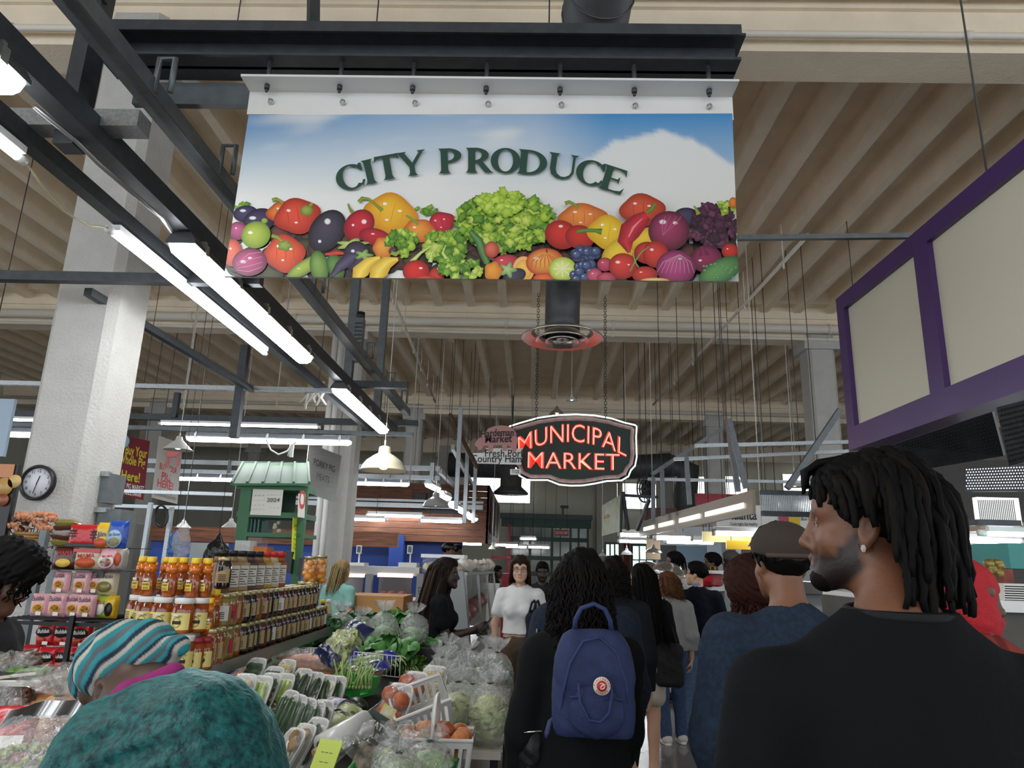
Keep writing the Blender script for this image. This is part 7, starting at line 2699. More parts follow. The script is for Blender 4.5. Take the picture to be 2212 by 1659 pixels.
for px,py,lab in((742,1545,'pale napa cabbage in printed film, upper of two'),(720,1568,'pale napa cabbage in printed film, lower of two')):
 p=onbin(px,py,.06)
 o=thing('napa_cabbage',lab,'cabbage',p,radians(-35))
 t=MB()
 t.ell((0,0,0),(.10,.06,.055),18,None,.03)
 leafpile(t,(.02,0,.0),(.08,.05,.05),30,.04)
 t.build('head',CABB,o)
 t=MB()
 t.ell((0,0,0),(.112,.072,.066),18,None,.05)
 t.build('film',WRAP,o)
 t=MB()
 t.sheet(lambda u,v:(-.09+.10*u,.066*cos(pi*(.1+.8*v)),.066*sin(pi*(.1+.8*v))+.004),5,10)
 t.build('printed_band',mat('striped_film',hx('3a4a9a'),.3,noise=.5,nscale=40,col2=hx('c8b8b8'),coat=.4),o)
for px,py,lab in((735,1512,'dark avocado beside the green basket'),(772,1522,'dark wrapped eggplant above the cabbages')):
 p=onbin(px,py,.06)
 t=MB()
 t.ell(p,(.065,.034,.034),16,Euler((0,.1,-.5)).to_matrix())
 solo('avocado' if 'avo' in lab else 'eggplant',t,mat('dark_skin',hx('1c2a1c'),.3,noise=.3,nscale=40),lab,'vegetable')
 # baskets
def slat_basket(label,p,w_,d,h,m,rz=0.0,rot=None,handle=True,name='basket',slots=9,flare=1.12):
 o=thing(name,label,'basket',p,rz,None,rot)
 t=MB()
 e=.004
 def wall(a,b,n):
  a,b=V(a),V(b)
  for i in range(2*n+1):
   u0,u1=i/(2*n+1),(i+1)/(2*n+1)
   for z0,z1 in(((0,.18),(.82,1.0))if i%2 else((0,1),)):
    q=[]
    for u,z in((u0,z0),(u1,z0),(u1,z1),(u0,z1)):
     c=a.lerp(b,u)*(1/flare+(1-1/flare)*z)
     q.append(V((c.x,c.y,z*h)))
    nrm=(b-a).cross(V((0,0,1))).normalized()*e
    t.add(q+[x+nrm for x in q],[(0,1,2,3),(7,6,5,4),(0,4,5,1),(1,5,6,2),(2,6,7,3),(3,7,4,0)])
 x,y=w_/2,d/2
 for a,b,n in(((-x,-y,0),(x,-y,0),slots),((x,-y,0),(x,y,0),slots*2//3),((x,y,0),(-x,y,0),slots),((-x,y,0),(-x,-y,0),slots*2//3)):
  wall(a,b,n)
 t.bb((-x/flare,-y/flare,0),(x/flare,y/flare,.006))
 t.build('basket_body',m,o)
 t=MB()
 t.tube([(-x,-y,h),(x,-y,h),(x,y,h),(-x,y,h),(-x,-y,h)],.008,6,False)
 t.build('rim',m,o)
 if handle:
  t=MB()
  t.tube([(.0,-y,h*.8)]+[(.0,-y*cos(a),h+d*.62*sin(a))for a in np.linspace(.1,pi-.1,12)]+[(.0,y,h*.8)],.016,6,sq=.35)
  t.build('handle',m,o)
 return o
WPL=mat('white_basket_plastic',hx('d0cfcc'),.35)
GPL=mat('green_basket_plastic',hx('2c9a3c'),.35)
p=at(935,1592,2.92)
bz=p.z-.15
slat_basket('white slotted basket with a handle full of peaches at the front',(p.x,2.98,bz),.30,.22,.15,WPL,radians(2))
PEACH=mat('peach_skin',hx('d8964c'),.6,noise=.55,nscale=16,col2=hx('b4522c'),sheen=.3)
PEACHR=mat('red_peach_skin',hx('8a2c26'),.55,noise=.4,nscale=16,col2=hx('b8602c'),sheen=.3)
pproto={}
for nm,m in(('y',PEACH),('r',PEACHR)):
 t=MB()
 t.lathe([(0,-.036),(.018,-.034),(.034,-.012),(.036,.005),(.026,.026),(.010,.033),(0,.029)],18,lob=lambda a:1-.06*math.exp(-(((a+pi/2)%(2*pi)-pi)/.16)**2*0-((a-4.2)/.22)**2))
 pproto[nm]=t.mesh('peach',m)
def peach(loc,k,label,group):
 o=bpy.data.objects.new('peach',pproto[k])
 COL.objects.link(o)
 o.location=loc
 o.rotation_euler=(rnd.uniform(-.5,.5),rnd.uniform(-.5,.5),rnd.uniform(-.6,.6))
 o.scale=(1.05,)*3
 return tag(o,label,'peach',group)
for i,(dx,dy,dz)in enumerate([(-.105,-.06,.135),(-.035,-.065,.140),(.035,-.06,.133),(.105,-.062,.140),(-.10,.02,.140),(-.03,.02,.155),(.04,.015,.155),(.11,.01,.138),(-.06,.075,.14),(.02,.075,.145),(.09,.07,.14),(-.07,-.02,.08),(.0,-.02,.08),(.07,-.02,.08)]):
 peach((p.x+dx,2.98+dy,bz+dz),'y' if i not in(6,9)else 'r','peach in the white slotted basket at the front','peaches in the white basket')
p2=at(925,1530,3.28)
slat_basket('second white slotted basket tipped behind the peaches',(p2.x-.02,3.34,p2.z-.06),.24,.18,.13,WPL,0,(radians(28),radians(-20),radians(14)),handle=False,slots=7)
p=onbin(735,1500,.0)
slat_basket('green plastic basket of scallions behind the cabbages',(p.x,p.y,p.z),.34,.24,.09,GPL,radians(-24),handle=False,slots=2)
p=onbin(750,1482,.0)
slat_basket('pinkish slotted basket under the celery bags',(p.x,p.y+.05,p.z),.34,.22,.08,mat('dusty_pink_plastic',hx('a88478'),.5),radians(-6),handle=False,slots=14)
sc=onbin(752,1490,.09)+V((0,.07,0))
for k in range(24):
 o=MB()
 x=-.095+.19*(k%12)/11
 a=V((x,.03*(k//12),0))
 o.tube([a,a+V((rnd.uniform(-.02,.02),.02,.05)),a+V((rnd.uniform(-.03,.05),.05,.11+rnd.uniform(-.02,.03)))],[.006,.005,.003],6)
 o.ell(a,(.008,.008,.010),6)
 ob=solo('scallion',o,mat('scallion_green',hx('9ab868'),.4,noise=.3,nscale=20),'upright scallion in the green plastic basket','scallion','scallions in the green basket')
 ob.location=sc
 # upright peach trays
for lab,px,py,kk,yaw in(('left upright tray of red peaches behind the white basket',855,1545,'r',-30),('right upright tray of peaches with film and golden fruit',890,1515,'r',-30)):
 p=at(px,py,3.3 if px<870 else 3.5)
 rot=(radians(62),0,radians(yaw))
 o=thing('foam_tray',lab,'tray',p,0,None,rot)
 link('tray_body',tray_mesh(.15,.25,.03).mesh('foam_tray',FOAM),o)
 M=Matrix.Translation(p)@Euler(rot).to_matrix().to_4x4()
 for i,(x,y)in enumerate(((-.035,.07),(.035,.05),(-.03,-.005),(.038,-.03),(-.03,-.08))):
  peach(M@V((x,y,.042)),'r' if(i%3<2 or px<870)else 'y','peach on the '+lab.split()[0]+' upright foam tray','peaches on the '+lab.split()[0]+' upright tray')
 t=MB()
 t.sheet(lambda u,v:((u-.5)*.15,(v-.5)*.25,.03+.052*(1-(2*u-1)**4)*(1-(2*v-1)**4)+.002*sin(40*u+20*v)),10,12)
 t.build('cling_wrap',WRAP,o)
p=at(935,1490,3.75)
tray('upright tray of white cauliflower right of the peach trays',p,(radians(64),0,radians(-18)),rows('cauliflower_floret','cauli',5,6),.14,.22,'cauliflower in the upright tray')
# clear divider, roll of bags, cards
t=MB()
a,b=atz(700,1640,.93),atz(905,1470,.90)
t.bar(a,b,.004,.10)
solo('clear_divider',t,plastic_film('divider_acrylic',(.95,1,.97),.3,.05,.05),'clear acrylic divider between the trays and the bag roll','divider')
c=at(745,1588,2.75)
ro=thing('bag_roll','roll of clear produce bags on a wooden dowel','roll',c,radians(52),None)
ro.rotation_euler=(0,radians(-16),radians(52))
t=MB()
t.lathe([(.022,-.10),(.046,-.10),(.046,.10),(.022,.10)],28,(0,0,0),Matrix.Rotation(pi/2,3,'Y'))
t.build('film_roll',mat('rolled_film',hx('cfcfcc'),.3,noise=.06,nscale=30,coat=.3),ro)
t=MB()
t.lathe([(.018,-.104),(.026,-.104),(.026,-.06)],20,(0,0,0),Matrix.Rotation(pi/2,3,'Y'),cap=False)
t.build('core',mat('core_card',hx('4a3a2a'),.8),ro)
t=MB()
t.cyl((-.135,0,0),(.12,0,0),.012,12)
t.build('dowel',mat('dowel_wood',hx('b8946a'),.6),ro)
t=MB()
t.sheet(lambda u,v:(-.09+.18*u,-.043-.13*v,.02+.02*sin(3*v)-.06*v+.008*sin(9*u)),8,8)
t.build('loose_sheet',FILM,ro)
def card(name,label,px,py,Y,w_,h,rot,m,lines,cat='card',extra=None):
 o=thing(name,label,cat,at(px,py,Y),0,None,rot)
 t=MB()
 t.box((0,0,0),(w_,.004,h))
 t.build('card_face',m,o)
 t=MB()
 for tx,x,z,hh,ww in lines:
  write(t,tx,(x*w_,-.0035,z*h),(1,0,0),(0,0,1),hh*h,wfit=ww*w_,bold=.03)
 if lines:
  t.build('lettering',extra or INK,o)
 return o
card('price_card','lime yellow card clipped at the end of the bag roll',705,1632,2.6,.09,.10,(radians(-30),0,radians(-20)),mat('lime_card',hx('c8d860'),.6),[('_ _ _',0,.1,.12,.5),('_ _',0,-.2,.12,.4)])
card('seed_packet','dark green packet with white capitals beside the bag roll',803,1583,2.85,.085,.14,(radians(-18),radians(24),radians(-10)),mat('packet_green',hx('1c2e22'),.4),[('EAT',.05,.14,.16,.6),('YOUR',.05,-.10,.16,.7),('GREENS',.05,-.36,.16,.8)],'packet',WPR)
card('seed_packet','white seed packet with yellow squash beside the green packet',822,1568,2.9,.055,.15,(radians(-18),radians(24),radians(-6)),mat('packet_white',hx('cfcfc4'),.5,noise=.5,nscale=30,col2=hx('b8a83a')),[],'packet')
card('seed_packet','dark printed packet tucked under the bag roll',790,1640,2.6,.08,.10,(radians(-30),radians(16),0),mat('packet_dark',hx('2a2420'),.4,noise=.5,nscale=30,col2=hx('9a9080')),[],'packet')
for px,py,Y,lab,sc_ in((852,1625,2.62,'bag of green beans at the bottom, left of its twin',.92),(928,1640,2.60,'bag of green beans at the bottom, right one with a tall ruffle',1.0),(860,1668,2.35,'lowest bag of green beans at the frame edge',1.0)):
 p=at(px,py,Y)
 put(P_OKRA,(p.x,Y,p.z-.10),lab,rnd.uniform(0,6),'bags of green beans',sc_)
p=at(965,1655,2.6)
slat_basket('lime green basket corner under the bean bags',(p.x-.14,2.55,p.z-.10),.34,.26,.10,GPL,0,handle=False,slots=2)
# wire dividers
for a,b,lab in((at(625,1398,4.9),at(690,1400,4.75),'white wire divider behind the carrots'),(at(765,1408,4.75),at(865,1418,4.6),'white wire divider behind the celery')):
 t=MB()
 for k in range(12):
  q=a.lerp(b,k/11)
  t.cyl(q,q-V((0,0,.12)),.0025,5)
 t.cyl(a,b,.0035,6)
 t.cyl(a-V((0,0,.12)),b-V((0,0,.12)),.003,6)
 solo('wire_divider',t,WHITE,lab,'divider')
 # ------------------------------------------------------------------ near left: orange bags, grapes, tray, the bending woman
lt=thing('produce_table','low table at the near left heaped with bagged oranges and onions','table',(-1.75,2.6,0))
t=MB()
t.bb((-1.97,1.95,.80),(-1.48,2.95,.84))
t.build('tabletop',WOOD,lt,True)
for x in(-1.92,-1.53):
 for y in(2.0,2.9):
  t=MB()
  t.bb((x-.03,y-.03,0),(x+.03,y+.03,.80))
  t.build('leg',BLK_STEEL,lt,True)
ORANGE=mat('pale_orange_skin',hx('d8884a'),.5,noise=.3,nscale=20,col2=hx('d8a870'))
def fruit_bag(label,p,r,m,fname,cat,n=12,fr=.042,sc=1.0):
 o=thing('fruit_bag',label,'bag',p,rnd.uniform(0,6))
 t=MB()
 ph=rnd.random()*6
 nn=28
 prof=[(.4,-.05),(.95,.0),(1.05,.25),(.95,.55),(.6,.78),(.2,.92),(.10,.98),(.28,1.1),(.55,1.35),(.75,1.6)]
 vs=[]
 for k,(q,z)in enumerate(prof):
  for j in range(nn):
   a=2*pi*j/nn
   f=1+(.6*sin(6*a+ph)+.25*sin(11*a)if k>6 else .05*sin(9*a+ph+k))
   vs.append((r*q*f*cos(a),r*q*f*sin(a),z*r+(.03*sin(4*a+ph)if k>7 else 0)))
 t.add(vs,[(k*nn+j,k*nn+(j+1)%nn,(k+1)*nn+(j+1)%nn,(k+1)*nn+j)for k in range(len(prof)-1)for j in range(nn)],True)
 t.build('film',FILM2,o)
 t=MB()
 t.tube([(.012*cos(a),.012*sin(a),r*.97)for a in np.linspace(0,2*pi,9)],.004,5,False)
 t.build('twist_tie',mat('green_tie',hx('2a5a34'),.5),o)
 for k in range(n):
  a,q=k*2.4,sqrt((k+.5)/n)*r*.70
  u=MB()
  u.ell((0,0,0),fr,14)
  f=solo(fname,u,m,fname.replace('_',' ')+' inside the '+label,cat,fname+'s in the '+label)
  f.location=V(p)+V((q*cos(a),q*sin(a),fr-.004+.045*(k%2)))
 return o
ZB=.845
for px,py,Y,r,lab in((120,1540,2.55,.115,'ruffled clear bag of oranges in the middle of the near left heap'),(70,1530,2.75,.10,'clear bag of oranges at the left of the heap'),(165,1515,2.85,.105,'clear bag of oranges next to the bending woman’s face'),(200,1560,2.45,.10,'clear bag of pale oranges partly behind the velvet sleeve')):
 p=at(px,py,Y)
 fruit_bag(lab,(p.x,Y,max(ZB,p.z-r*.5)),r,ORANGE,'orange','fruit',7,.034)
p=at(30,1500,2.75)
greens_bag('big clear bag with a torn ruffle at the very left',(p.x,2.7,p.z-.16),.22,.30,'lettuce',None,.4,n=40)
for px,py,Y,lab in((110,1590,2.3,'first'),(150,1585,2.35,'second'),(60,1560,2.6,'third')):
 p=at(px,py,Y)
 t=MB()
 t.lathe([(0,-.04),(.025,-.036),(.042,-.005),(.03,.028),(.008,.042),(.004,.055)],16,(p.x,Y,max(ZB+.04,p.z)))
 solo('onion',t,mat('onion_skin',hx('a8705a')if lab!='third' else hx('d0b890'),.4,noise=.3,nscale=14),lab+' onion on the near left heap, '+{'first':'above the grape bag','second':'by the velvet sleeve','third':'pale skinned, left'}[lab],'onion')
p=at(95,1625,2.15)
gb=thing('grape_bag','zip bag of green grapes with a black printed top at the lower left','bag',(p.x,2.12,p.z),0,None,(radians(-50),0,radians(6)))
t=MB()
t.sheet(lambda u,v:((u-.5)*.30,-.045*(1-(2*u-1)**4)*(1-(2*v-1)**4)+.004*sin(30*u+20*v),(v-.5)*.26),14,12)
t.build('film',FILM2,gb)
t=MB()
t.sheet(lambda u,v:((u-.5)*.30,-.012*sin(pi*u)-.004+.004*sin(17*u),.08+.06*v+.03*sin(pi*u)),14,4)
t.build('printed_top',mat('black_zip_film',hx('15171a'),.25,coat=.5),gb)
t=MB()
t.sheet(lambda u,v:((u-.5)*.30,.02,(v-.5)*.26),2,2)
t.build('back_film',FILM,gb)
GRAPE=mat('green_grape',hx('9aa850'),.3,noise=.2,nscale=20,coat=.3)
t=MB()
t.ell((0,0,0),(.014,.012,.012),8)
gm=t.mesh('grape',GRAPE)
MG=Matrix.Translation((p.x,2.12,p.z))@Euler((radians(-50),0,radians(6))).to_matrix().to_4x4()
for k in range(60):
 f=bpy.data.objects.new('grape',gm)
 COL.objects.link(f)
 f.matrix_world=MG@Matrix.Translation((rnd.uniform(-.12,.12),rnd.uniform(-.02,.008),rnd.uniform(-.12,.03)))
 tag(f,'green grape in the zip bag at the lower left','grape','grapes in the zip bag')
p=at(12,1580,2.3)
o=pack('red and white net pack at the lower left edge',(p.x,2.3,p.z),.16,.16,PM['red'],{'panel_print':[('rect',-.4,-.45,.4,-.2,WPR)]},.08)
o.rotation_euler=(radians(-35),0,radians(20))
for k,(px,py)in enumerate(((52,1497),(50,1520))):
 p=at(px,py,3.35)
 pack(('upper','lower')[k]+' pink pack in the shade behind the clear bag at left',(p.x,3.4,p.z),.15,.06,PM['pink'],{'bowl_print':[('oval',.1,0,.2,.3,BOWL)]},.08)
 # bending woman in the velvet coat
VELV=mat('teal_crushed_velvet',hx('083034'),.5,noise=.01,nscale=60,col2=hx('1c605e'),sheen=.5,bump=.3,bscale=80,spec=.3)  # lighter teal noise puts the crushed pile's highlights into the colour
_b=VELV.node_tree.nodes['Principled BSDF']
_b.inputs['Sheen Tint'].default_value=(.25,.75,.72,1)
_b.inputs['Sheen Roughness'].default_value=.3
vw=thing('person','woman bending over in a teal velvet coat and striped headscarf','person',(-.75,1.8,0))
W2=lambda*p:V(p)-V((-.75,1.8,0))
hm=Matrix(((.13,-.74,-.66),(.99,.13,.04),(.05,-.66,.75))).to_4x4()
hm.translation=W2(*at(262,1478,1.97))
Pv=Pose(1.65)
Pv.head=hm
q=Sol()
q.join(head_sol().mul(hm))
nb=W2(-.93,1.90,1.22)
q.cap(hm.translation+hm.to_3x3()@V((0,-.03,-.06)),nb,.05,.06,.03)
q.chain([nb,W2(-.78,1.84,1.10),W2(-.70,1.78,.90)],[.12,.16,.17],.08)
for s in(0,1):
 yy=1.70+.2*s
 q.chain([W2(-.70,yy,.86),W2(-.72,yy,.48),W2(-.68,yy,.09)],[.09,.06,.045],.03)
 e=W2(-1.06,1.72+.26*s,.95)
 h_=W2(-1.25,1.95+.15*s,.93)
 q.chain([W2(-.93,1.72+.28*s,1.17),e,h_],[.055,.045,.03],.03)
 q.join(hand_sol(1 if s else-1,.6).mul(frame_to(h_,h_-e,(0,0,-1))))
e=Sol()
e.ell((-.083,-.012,-.012),(.012,.023,.036),Euler((.25,0,.35)).to_matrix(),.006)
e.ell((-.095,-.008,-.008),(.008,.013,.022),Euler((.25,0,.35)).to_matrix(),.005,True)
q.join(e.mul(hm))
va,fa=q.mesh(.0062)
link('body',col_mesh('body',(va,fa),hx('4a3022'),SKIN,skin_col(Pv,None,hx('4a2a24'))),vw)
q=Sol()
q.ell(W2(-.80,1.83,1.115),(.215,.21,.225),None,0)
q.ell(W2(-.985,1.86,1.16),(.125,.16,.120),None,.08)
q.chain([W2(-.74,1.80,.98),W2(-.70,1.79,.70),W2(-.70,1.79,.50)],[.22,.22,.24],.08)
for s in(0,1):
 q.chain([W2(-.97,1.74+.26*s,1.15),W2(-1.06,1.72+.26*s,.95),W2(-1.20,1.91+.17*s,.935)],[.105,.085,.06],.05)
q.chain([W2(-1.03,1.815,1.205),W2(-.94,1.79,1.258),W2(-.83,1.84,1.305)],[.034,.038,.036],.02)
def vfold(X,Y,Z):
 r=.004*wob(X,Y,Z,34.,1.)+.0035*wob(X,Y,Z,70.,4.)
 return r+.008*np.sin(105*(Z*.85-X*.5)+3*np.sin(7*X+5*Z))*np.exp(-((X+.05)/.17)**2-((Z-1.17)/.11)**2)
garment('velvet_coat',vw,q,.0075,'ffffff',VELV,vfold)
q=Sol()
q.ell((0,-.018,.062),(.094,.118,.088),None,0)
q.ell((0,-.105,.028),(.070,.075,.066),None,.03)
q.ell((.0,-.165,-.02),(.035,.04,.035),None,.025)
q.cap((-.2,.10,-.07),(.2,.10,-.07),.088,k=.01,sub=True)
for x in(-1,1):
 q.ell((x*.088,-.004,-.018),(.03,.034,.042),None,.006,True)
va,fa=q.mul(hm).mesh(.004,lambda X,Y,Z:.005*np.sin(70*X+45*Z+4*np.sin(18*Y))+.003*wob(X,Y,Z,60.,1.))
ih=np.array(hm.inverted())
ql=va@ih[:3,:3].T+ih[:3,3]
ph=(ql[:,2]*2.2+ql[:,1]*.75+.15*ql[:,0])*46+1.4*np.sin(ql[:,1]*26+ql[:,0]*14)+.8*np.sin(ql[:,2]*40)
ph=ph/1.15+.12*np.sin(ql[:,0]*60)
ix=np.floor(ph).astype(int)
mx_=np.clip((ph-ix-.82)/.18,0,1)[:,None]
pal=np.array([hx(c)for c in('2f8288','b0aca0','2a3444','3a8a90','5a5f64')])
link('headscarf',np_mesh('headscarf',va,fa,CLOTH,pal[ix%5]*(1-mx_)+pal[(ix+1)%5]*mx_),vw)
q=Sol()
q.chain([W2(-1.03,1.845,1.235),W2(-.96,1.82,1.282),W2(-.875,1.86,1.325)],[.026,.030,.028],.02)
garment('pink_collar',vw,q,.008,'8a2e68')
for s in(0,1):
 q=Sol()
 q.ell(W2(-.74,1.70+.2*s,.045),(.13,.05,.045),None,0)
 garment('shoe',vw,q,.012,'202022')
 # woman at the left edge with phone and tray
rzl=radians(-80)
lx=at(-14,1290,2.85)
Rl=Matrix.Rotation(-rzl,3,'Z')
Pl=Pose(1.60,headpitch=radians(-24),headyaw=radians(-4))
wr=[at(52,1490,2.75),at(2,1447,2.72)]
arms=[]
for i in(0,1):
 S=Pl.sh[i]
 wl=Rl@(wr[i]-V((lx.x,2.85,0)))
 d=wl-S
 arms.append((d*.5/Pl.s+V((.05*(-1,1)[i],-.06,-.12)),d/Pl.s))
Pl=Pose(1.60,headpitch=radians(-24),headyaw=radians(-4),arms=arms)
person('woman cut off by the left edge with curly pinned hair, holding phone and tray',lx.x,2.85,rzl,Pl,'5a3a2a',('afro',BK,.2,31,160),('2c2c30','short'),('slim','1c1e24',0),'222222',vox=.007,face=True,hands=(.5,.7),lip=hx('6a3830'))
t=MB()
c=at(8,1443,2.72)
for k in range(16):
 a=2*pi*k/16
 t.ell(c+V((.0,.033*cos(a),.033*sin(a))),.0065,8)
solo('bead_bracelet',t,mat('yellow_beads',hx('c8a04a'),.4),'yellow bead bracelet on the wrist at the left edge','bracelet')
c=at(42,1452,2.68)
t=thing('phone','smartphone in a pale case held flat over a tray at the left edge','phone',c,radians(6),None,(radians(12),radians(-8),radians(6)))
u=MB()
u.box((0,0,0),(.155,.075,.010))
u.build('phone_case',mat('pale_case',hx('cfcabc'),.35),t)
u=MB()
u.box((0,0,.0055),(.148,.068,.002))
u.build('screen',mat('phone_glass',hx('0a0c10'),.08),t)
c=at(58,1478,2.70)
tray('foam tray of green cucumbers held under the phone at the left edge',c,(radians(-2),0,radians(84)),rows('cucumber','green',2,2,.1),.12,.20,'small cucumbers in the hand-held tray')
# ------------------------------------------------------------------ stalls further off
def px_box(t,x0,y0,x1,y1,Y,d):
 a,b=at(x0,y1,Y),at(x1,y0,Y)
 m=at((x0+x1)/2,(y0+y1)/2,Y)
 t.bb((a.x,Y,min(a.z,b.z)),(b.x,Y+d,max(a.z,b.z)))
 return m
GROUNDED=('post','base','counter_front','splash_board','stall_backwall','red_post','counter','brick_pier','carton_shelf','wall_panel','blue_pillar','side_table')
HUNG=('restroom_sign','valance','stall_fascia','paper_sheet','stall_sign','red_rail')
def B(name,label,cat,x0,y0,x1,y1,Y,d,m,group=None,parent=None):
 t=MB()
 c=px_box(t,x0,y0,x1,y1,Y,d)
 if name in GROUNDED:
  t.v=[(v[0],v[1],max(0.0,v[2]if v[2]>c.z else 0.0))for v in t.v]
 if name in HUNG:
  a,b=at(x0,y0,Y),at(x1,y0,Y)
  o=solo(name,t,m,label,cat,group)
  hangup(o,[(a.x*.9+b.x*.1,Y+d/2,a.z-.02),(a.x*.1+b.x*.9,Y+d/2,b.z-.02)])
  return o
 if parent is not None:
  return t.build(name,m,parent,True)
 return solo(name,t,m,label,cat,group)
def words(o,lines,Y,m=INK):
 t=MB()
 for tx,px,py,hp,wp in lines:
  p=at(px,py,Y)
  s=(p-CAM).length/F_PX
  write(t,tx,p,(1,0,.02),(0,0,1),hp*s,wfit=wp*s,bold=.02)
 t.build('lettering',m,o,o.matrix_basis.translation.length>0)
def root(name,label,cat,px,py,Y,z=None,group=None):
 p=at(px,py,Y)
 return thing(name,label,cat,(p.x,Y,p.z if z is None else z),0,group)
SHEDG=mat('shed_green',hx('3a6a48'),.55)
BLUEW=mat('stall_blue',hx('2a4a9c'),.6)
DGREEN=mat('storefront_green',hx('1c4034'),.5)
PLANK=mat('cedar_planks',hx('7a4a30'),.7,noise=.45,nscale=5,stretch=(.35,1,6),col2=hx('4a2c1c'))
DULLGL=mat('shopfront_glass',hx('9aa39a'),.12,noise=.4,nscale=.7,col2=hx('5a645c'))
CASEGL=plastic_film('case_glass',(.93,.97,.95),.35,.04,.02)
GREYP=mat('grey_panel',hx('8f9494'),.5)
STAIN=mat('stainless_steel',hx('a8a8a4'),.25,.85)
REDP=mat('counter_red',hx('8c2028'),.5)
TILE=mat('dim_interior',hx('5a5a56'),.7)
# green shed
g=root('green_shed','green shelved shed with a seamed roof and a pinned 2024 calendar','stall',580,1240,9.3,0)
Y=9.3
for x0,x1 in((512,521),(638,648)):
 B('post',0,0,x0,1050,x1,1330,Y,.06,SHEDG,None,g)
 B('post',0,0,x0,1050,x1,1330,Y+.6,.06,SHEDG,None,g)
for y0,y1 in((1046,1056),(1108,1116),(1153,1158)):
 B('shelf_board',0,0,510,y0,650,y1,Y,.7,SHEDG,None,g)
B('back_panel',0,0,521,1056,640,1110,Y+.5,.03,mat('shed_dark',hx('26402e'),.6),None,g)
t=MB()
p0,p1=at(500,1044,Y-.1),at(668,1044,Y-.1)
q0,q1=at(525,1000,Y+1.2),at(665,1000,Y+1.2)
t.add([p0,p1,q1,q0]+[p+V((0,0,-.03))for p in(p0,p1,q1,q0)],[(0,1,2,3),(7,6,5,4),(0,4,5,1),(1,5,6,2),(2,6,7,3),(3,7,4,0)])
for k in range(6):
 t.bar(p0.lerp(p1,k/5),q0.lerp(q1,k/5),.03,.05)
t.build('roof',SHEDG,g,True)
o=B('calendar','two white printed sheets with 2024 pinned up inside the green shed','poster',540,1058,612,1112,Y-.02,.01,PAPER)
words(o,[('2024',590,1084,8,26),('= = = =',556,1072,3,28),('- - - - -',556,1082,3,28),('- - - -',556,1092,3,28),('- - - - -',556,1101,3,28),('- - - - -',592,1070,3,28),('- - -',592,1098,3,20)],Y-.03,mat('grey_ink',(.1,.1,.1),.6))
for k in range(5):
 B('berry_box','green pulp punnet standing on the shed shelf, '+ORD[k]+' from left','box',522+k*8,1122,529+k*8,1153,Y+.05,.2,mat('punnet_green',hx('4a6a68'),.7),'punnets on the shed shelf')
B('basket','dark green slotted punnet right of the pulp punnets','basket',563,1126,580,1153,Y+.05,.2,DGREEN)
t=MB()
for k in range(8):
 t.ell(at(597+rnd.uniform(-7,7),1140+rnd.uniform(-12,10),Y+.1),.028,8)
solo('garlic_braid',t,mat('garlic_white',hx('b8b0a0'),.6),'braid of pale garlic on the shed shelf','garlic')
o=board('poster','bright yellow handwritten price poster on the side of the shed','poster',[at(634,1118,9.2),at(657,1124,9.5),at(651,1216,9.5),at(630,1206,9.2)],mat('neon_yellow_card',hx('d8e030'),.6),[(tx,.45,v,.05,.66,INK,0)for tx,v in(('Low Long Col Corn',.2),('Tiger Blue Corn',.3),('La Taper',.42),('Pork Rind Jelly',.54),('Pork Paper',.66),('Pork Jelly',.76))])
board('oval_sign','oval white and red sign at the corner of the shed','sign',[at(646,1066,9.1),at(660,1068,9.3),at(658,1119,9.3),at(644,1117,9.1)],PAPER,[('O',.5,.62,.8,.9,REDI,.02),('PORK',.5,.55,.12,.5,REDI,.02)])
for nm,lab,cat,a,m in[('film_roll','tall standing roll of white film below the shed shelf','roll',(497,1168,541,1262,9.15),mat('white_film_roll',hx('c8c8c8'),.4,bump=.5,bscale=20)),('orange_box','white carton with an orange stripe below the shed','box',(542,1196,576,1250,9.3),WHITE),
('storage_bin','clear bin of oddments on the lower shed board','box',(522,1160,566,1178,9.35),FILM),('storage_bin','grey drawer bin beside the orange carton','box',(577,1190,612,1230,9.5),GREYP),('speaker_box','dark speaker beside the yellow poster','speaker',(612,1192,632,1238,9.2),BLACK),
('phone_box','black card payment device beyond the spice jars','device',(642,1205,655,1245,9.1),BLACK),('splash_board','grey steel door behind the black sack','panel',(402,1174,492,1250,12.0),GREYP)]:
 o=B(nm,lab,cat,a[0],a[1],a[2],a[3],a[4],.25 if nm!='splash_board' else .05,m)
 if nm=='orange_box':
  B('orange_stripe',0,0,541,1181,577,1196,9.29,.26,mat('orange_print',hx('d87428'),.5),None,o)
for lab,px,py,Y,r,m in(('black bin liner hanging behind the honey bears',466,1215,8.8,(.17,.12,.26),mat('black_liner',hx('101112'),.3,bump=.8,bscale=18)),('clear carrier bags hanging on the rack hook',392,1172,9.0,(.11,.08,.22),FILM2),('blue carrier bags hanging behind the clear ones',374,1180,9.1,(.07,.06,.17),mat('blue_bag',hx('3a6ab0'),.4))):
 q=Sol()
 q.ell((0,0,0),r,None,0)
 q.cap((0,0,r[2]*.7),(0,0,r[2]*1.15),r[0]*.4,r[0]*.2,.06)
 va,fa=q.mesh(.018,folds(.02,24,px))
 o=link('hanging_bag',np_mesh('hanging_bag',va,fa,m))
 o.location=at(px,py,Y)
 tag(o,lab,'bag')
 hangup(o,[o.location+V((0,0,r[2]))],.004)
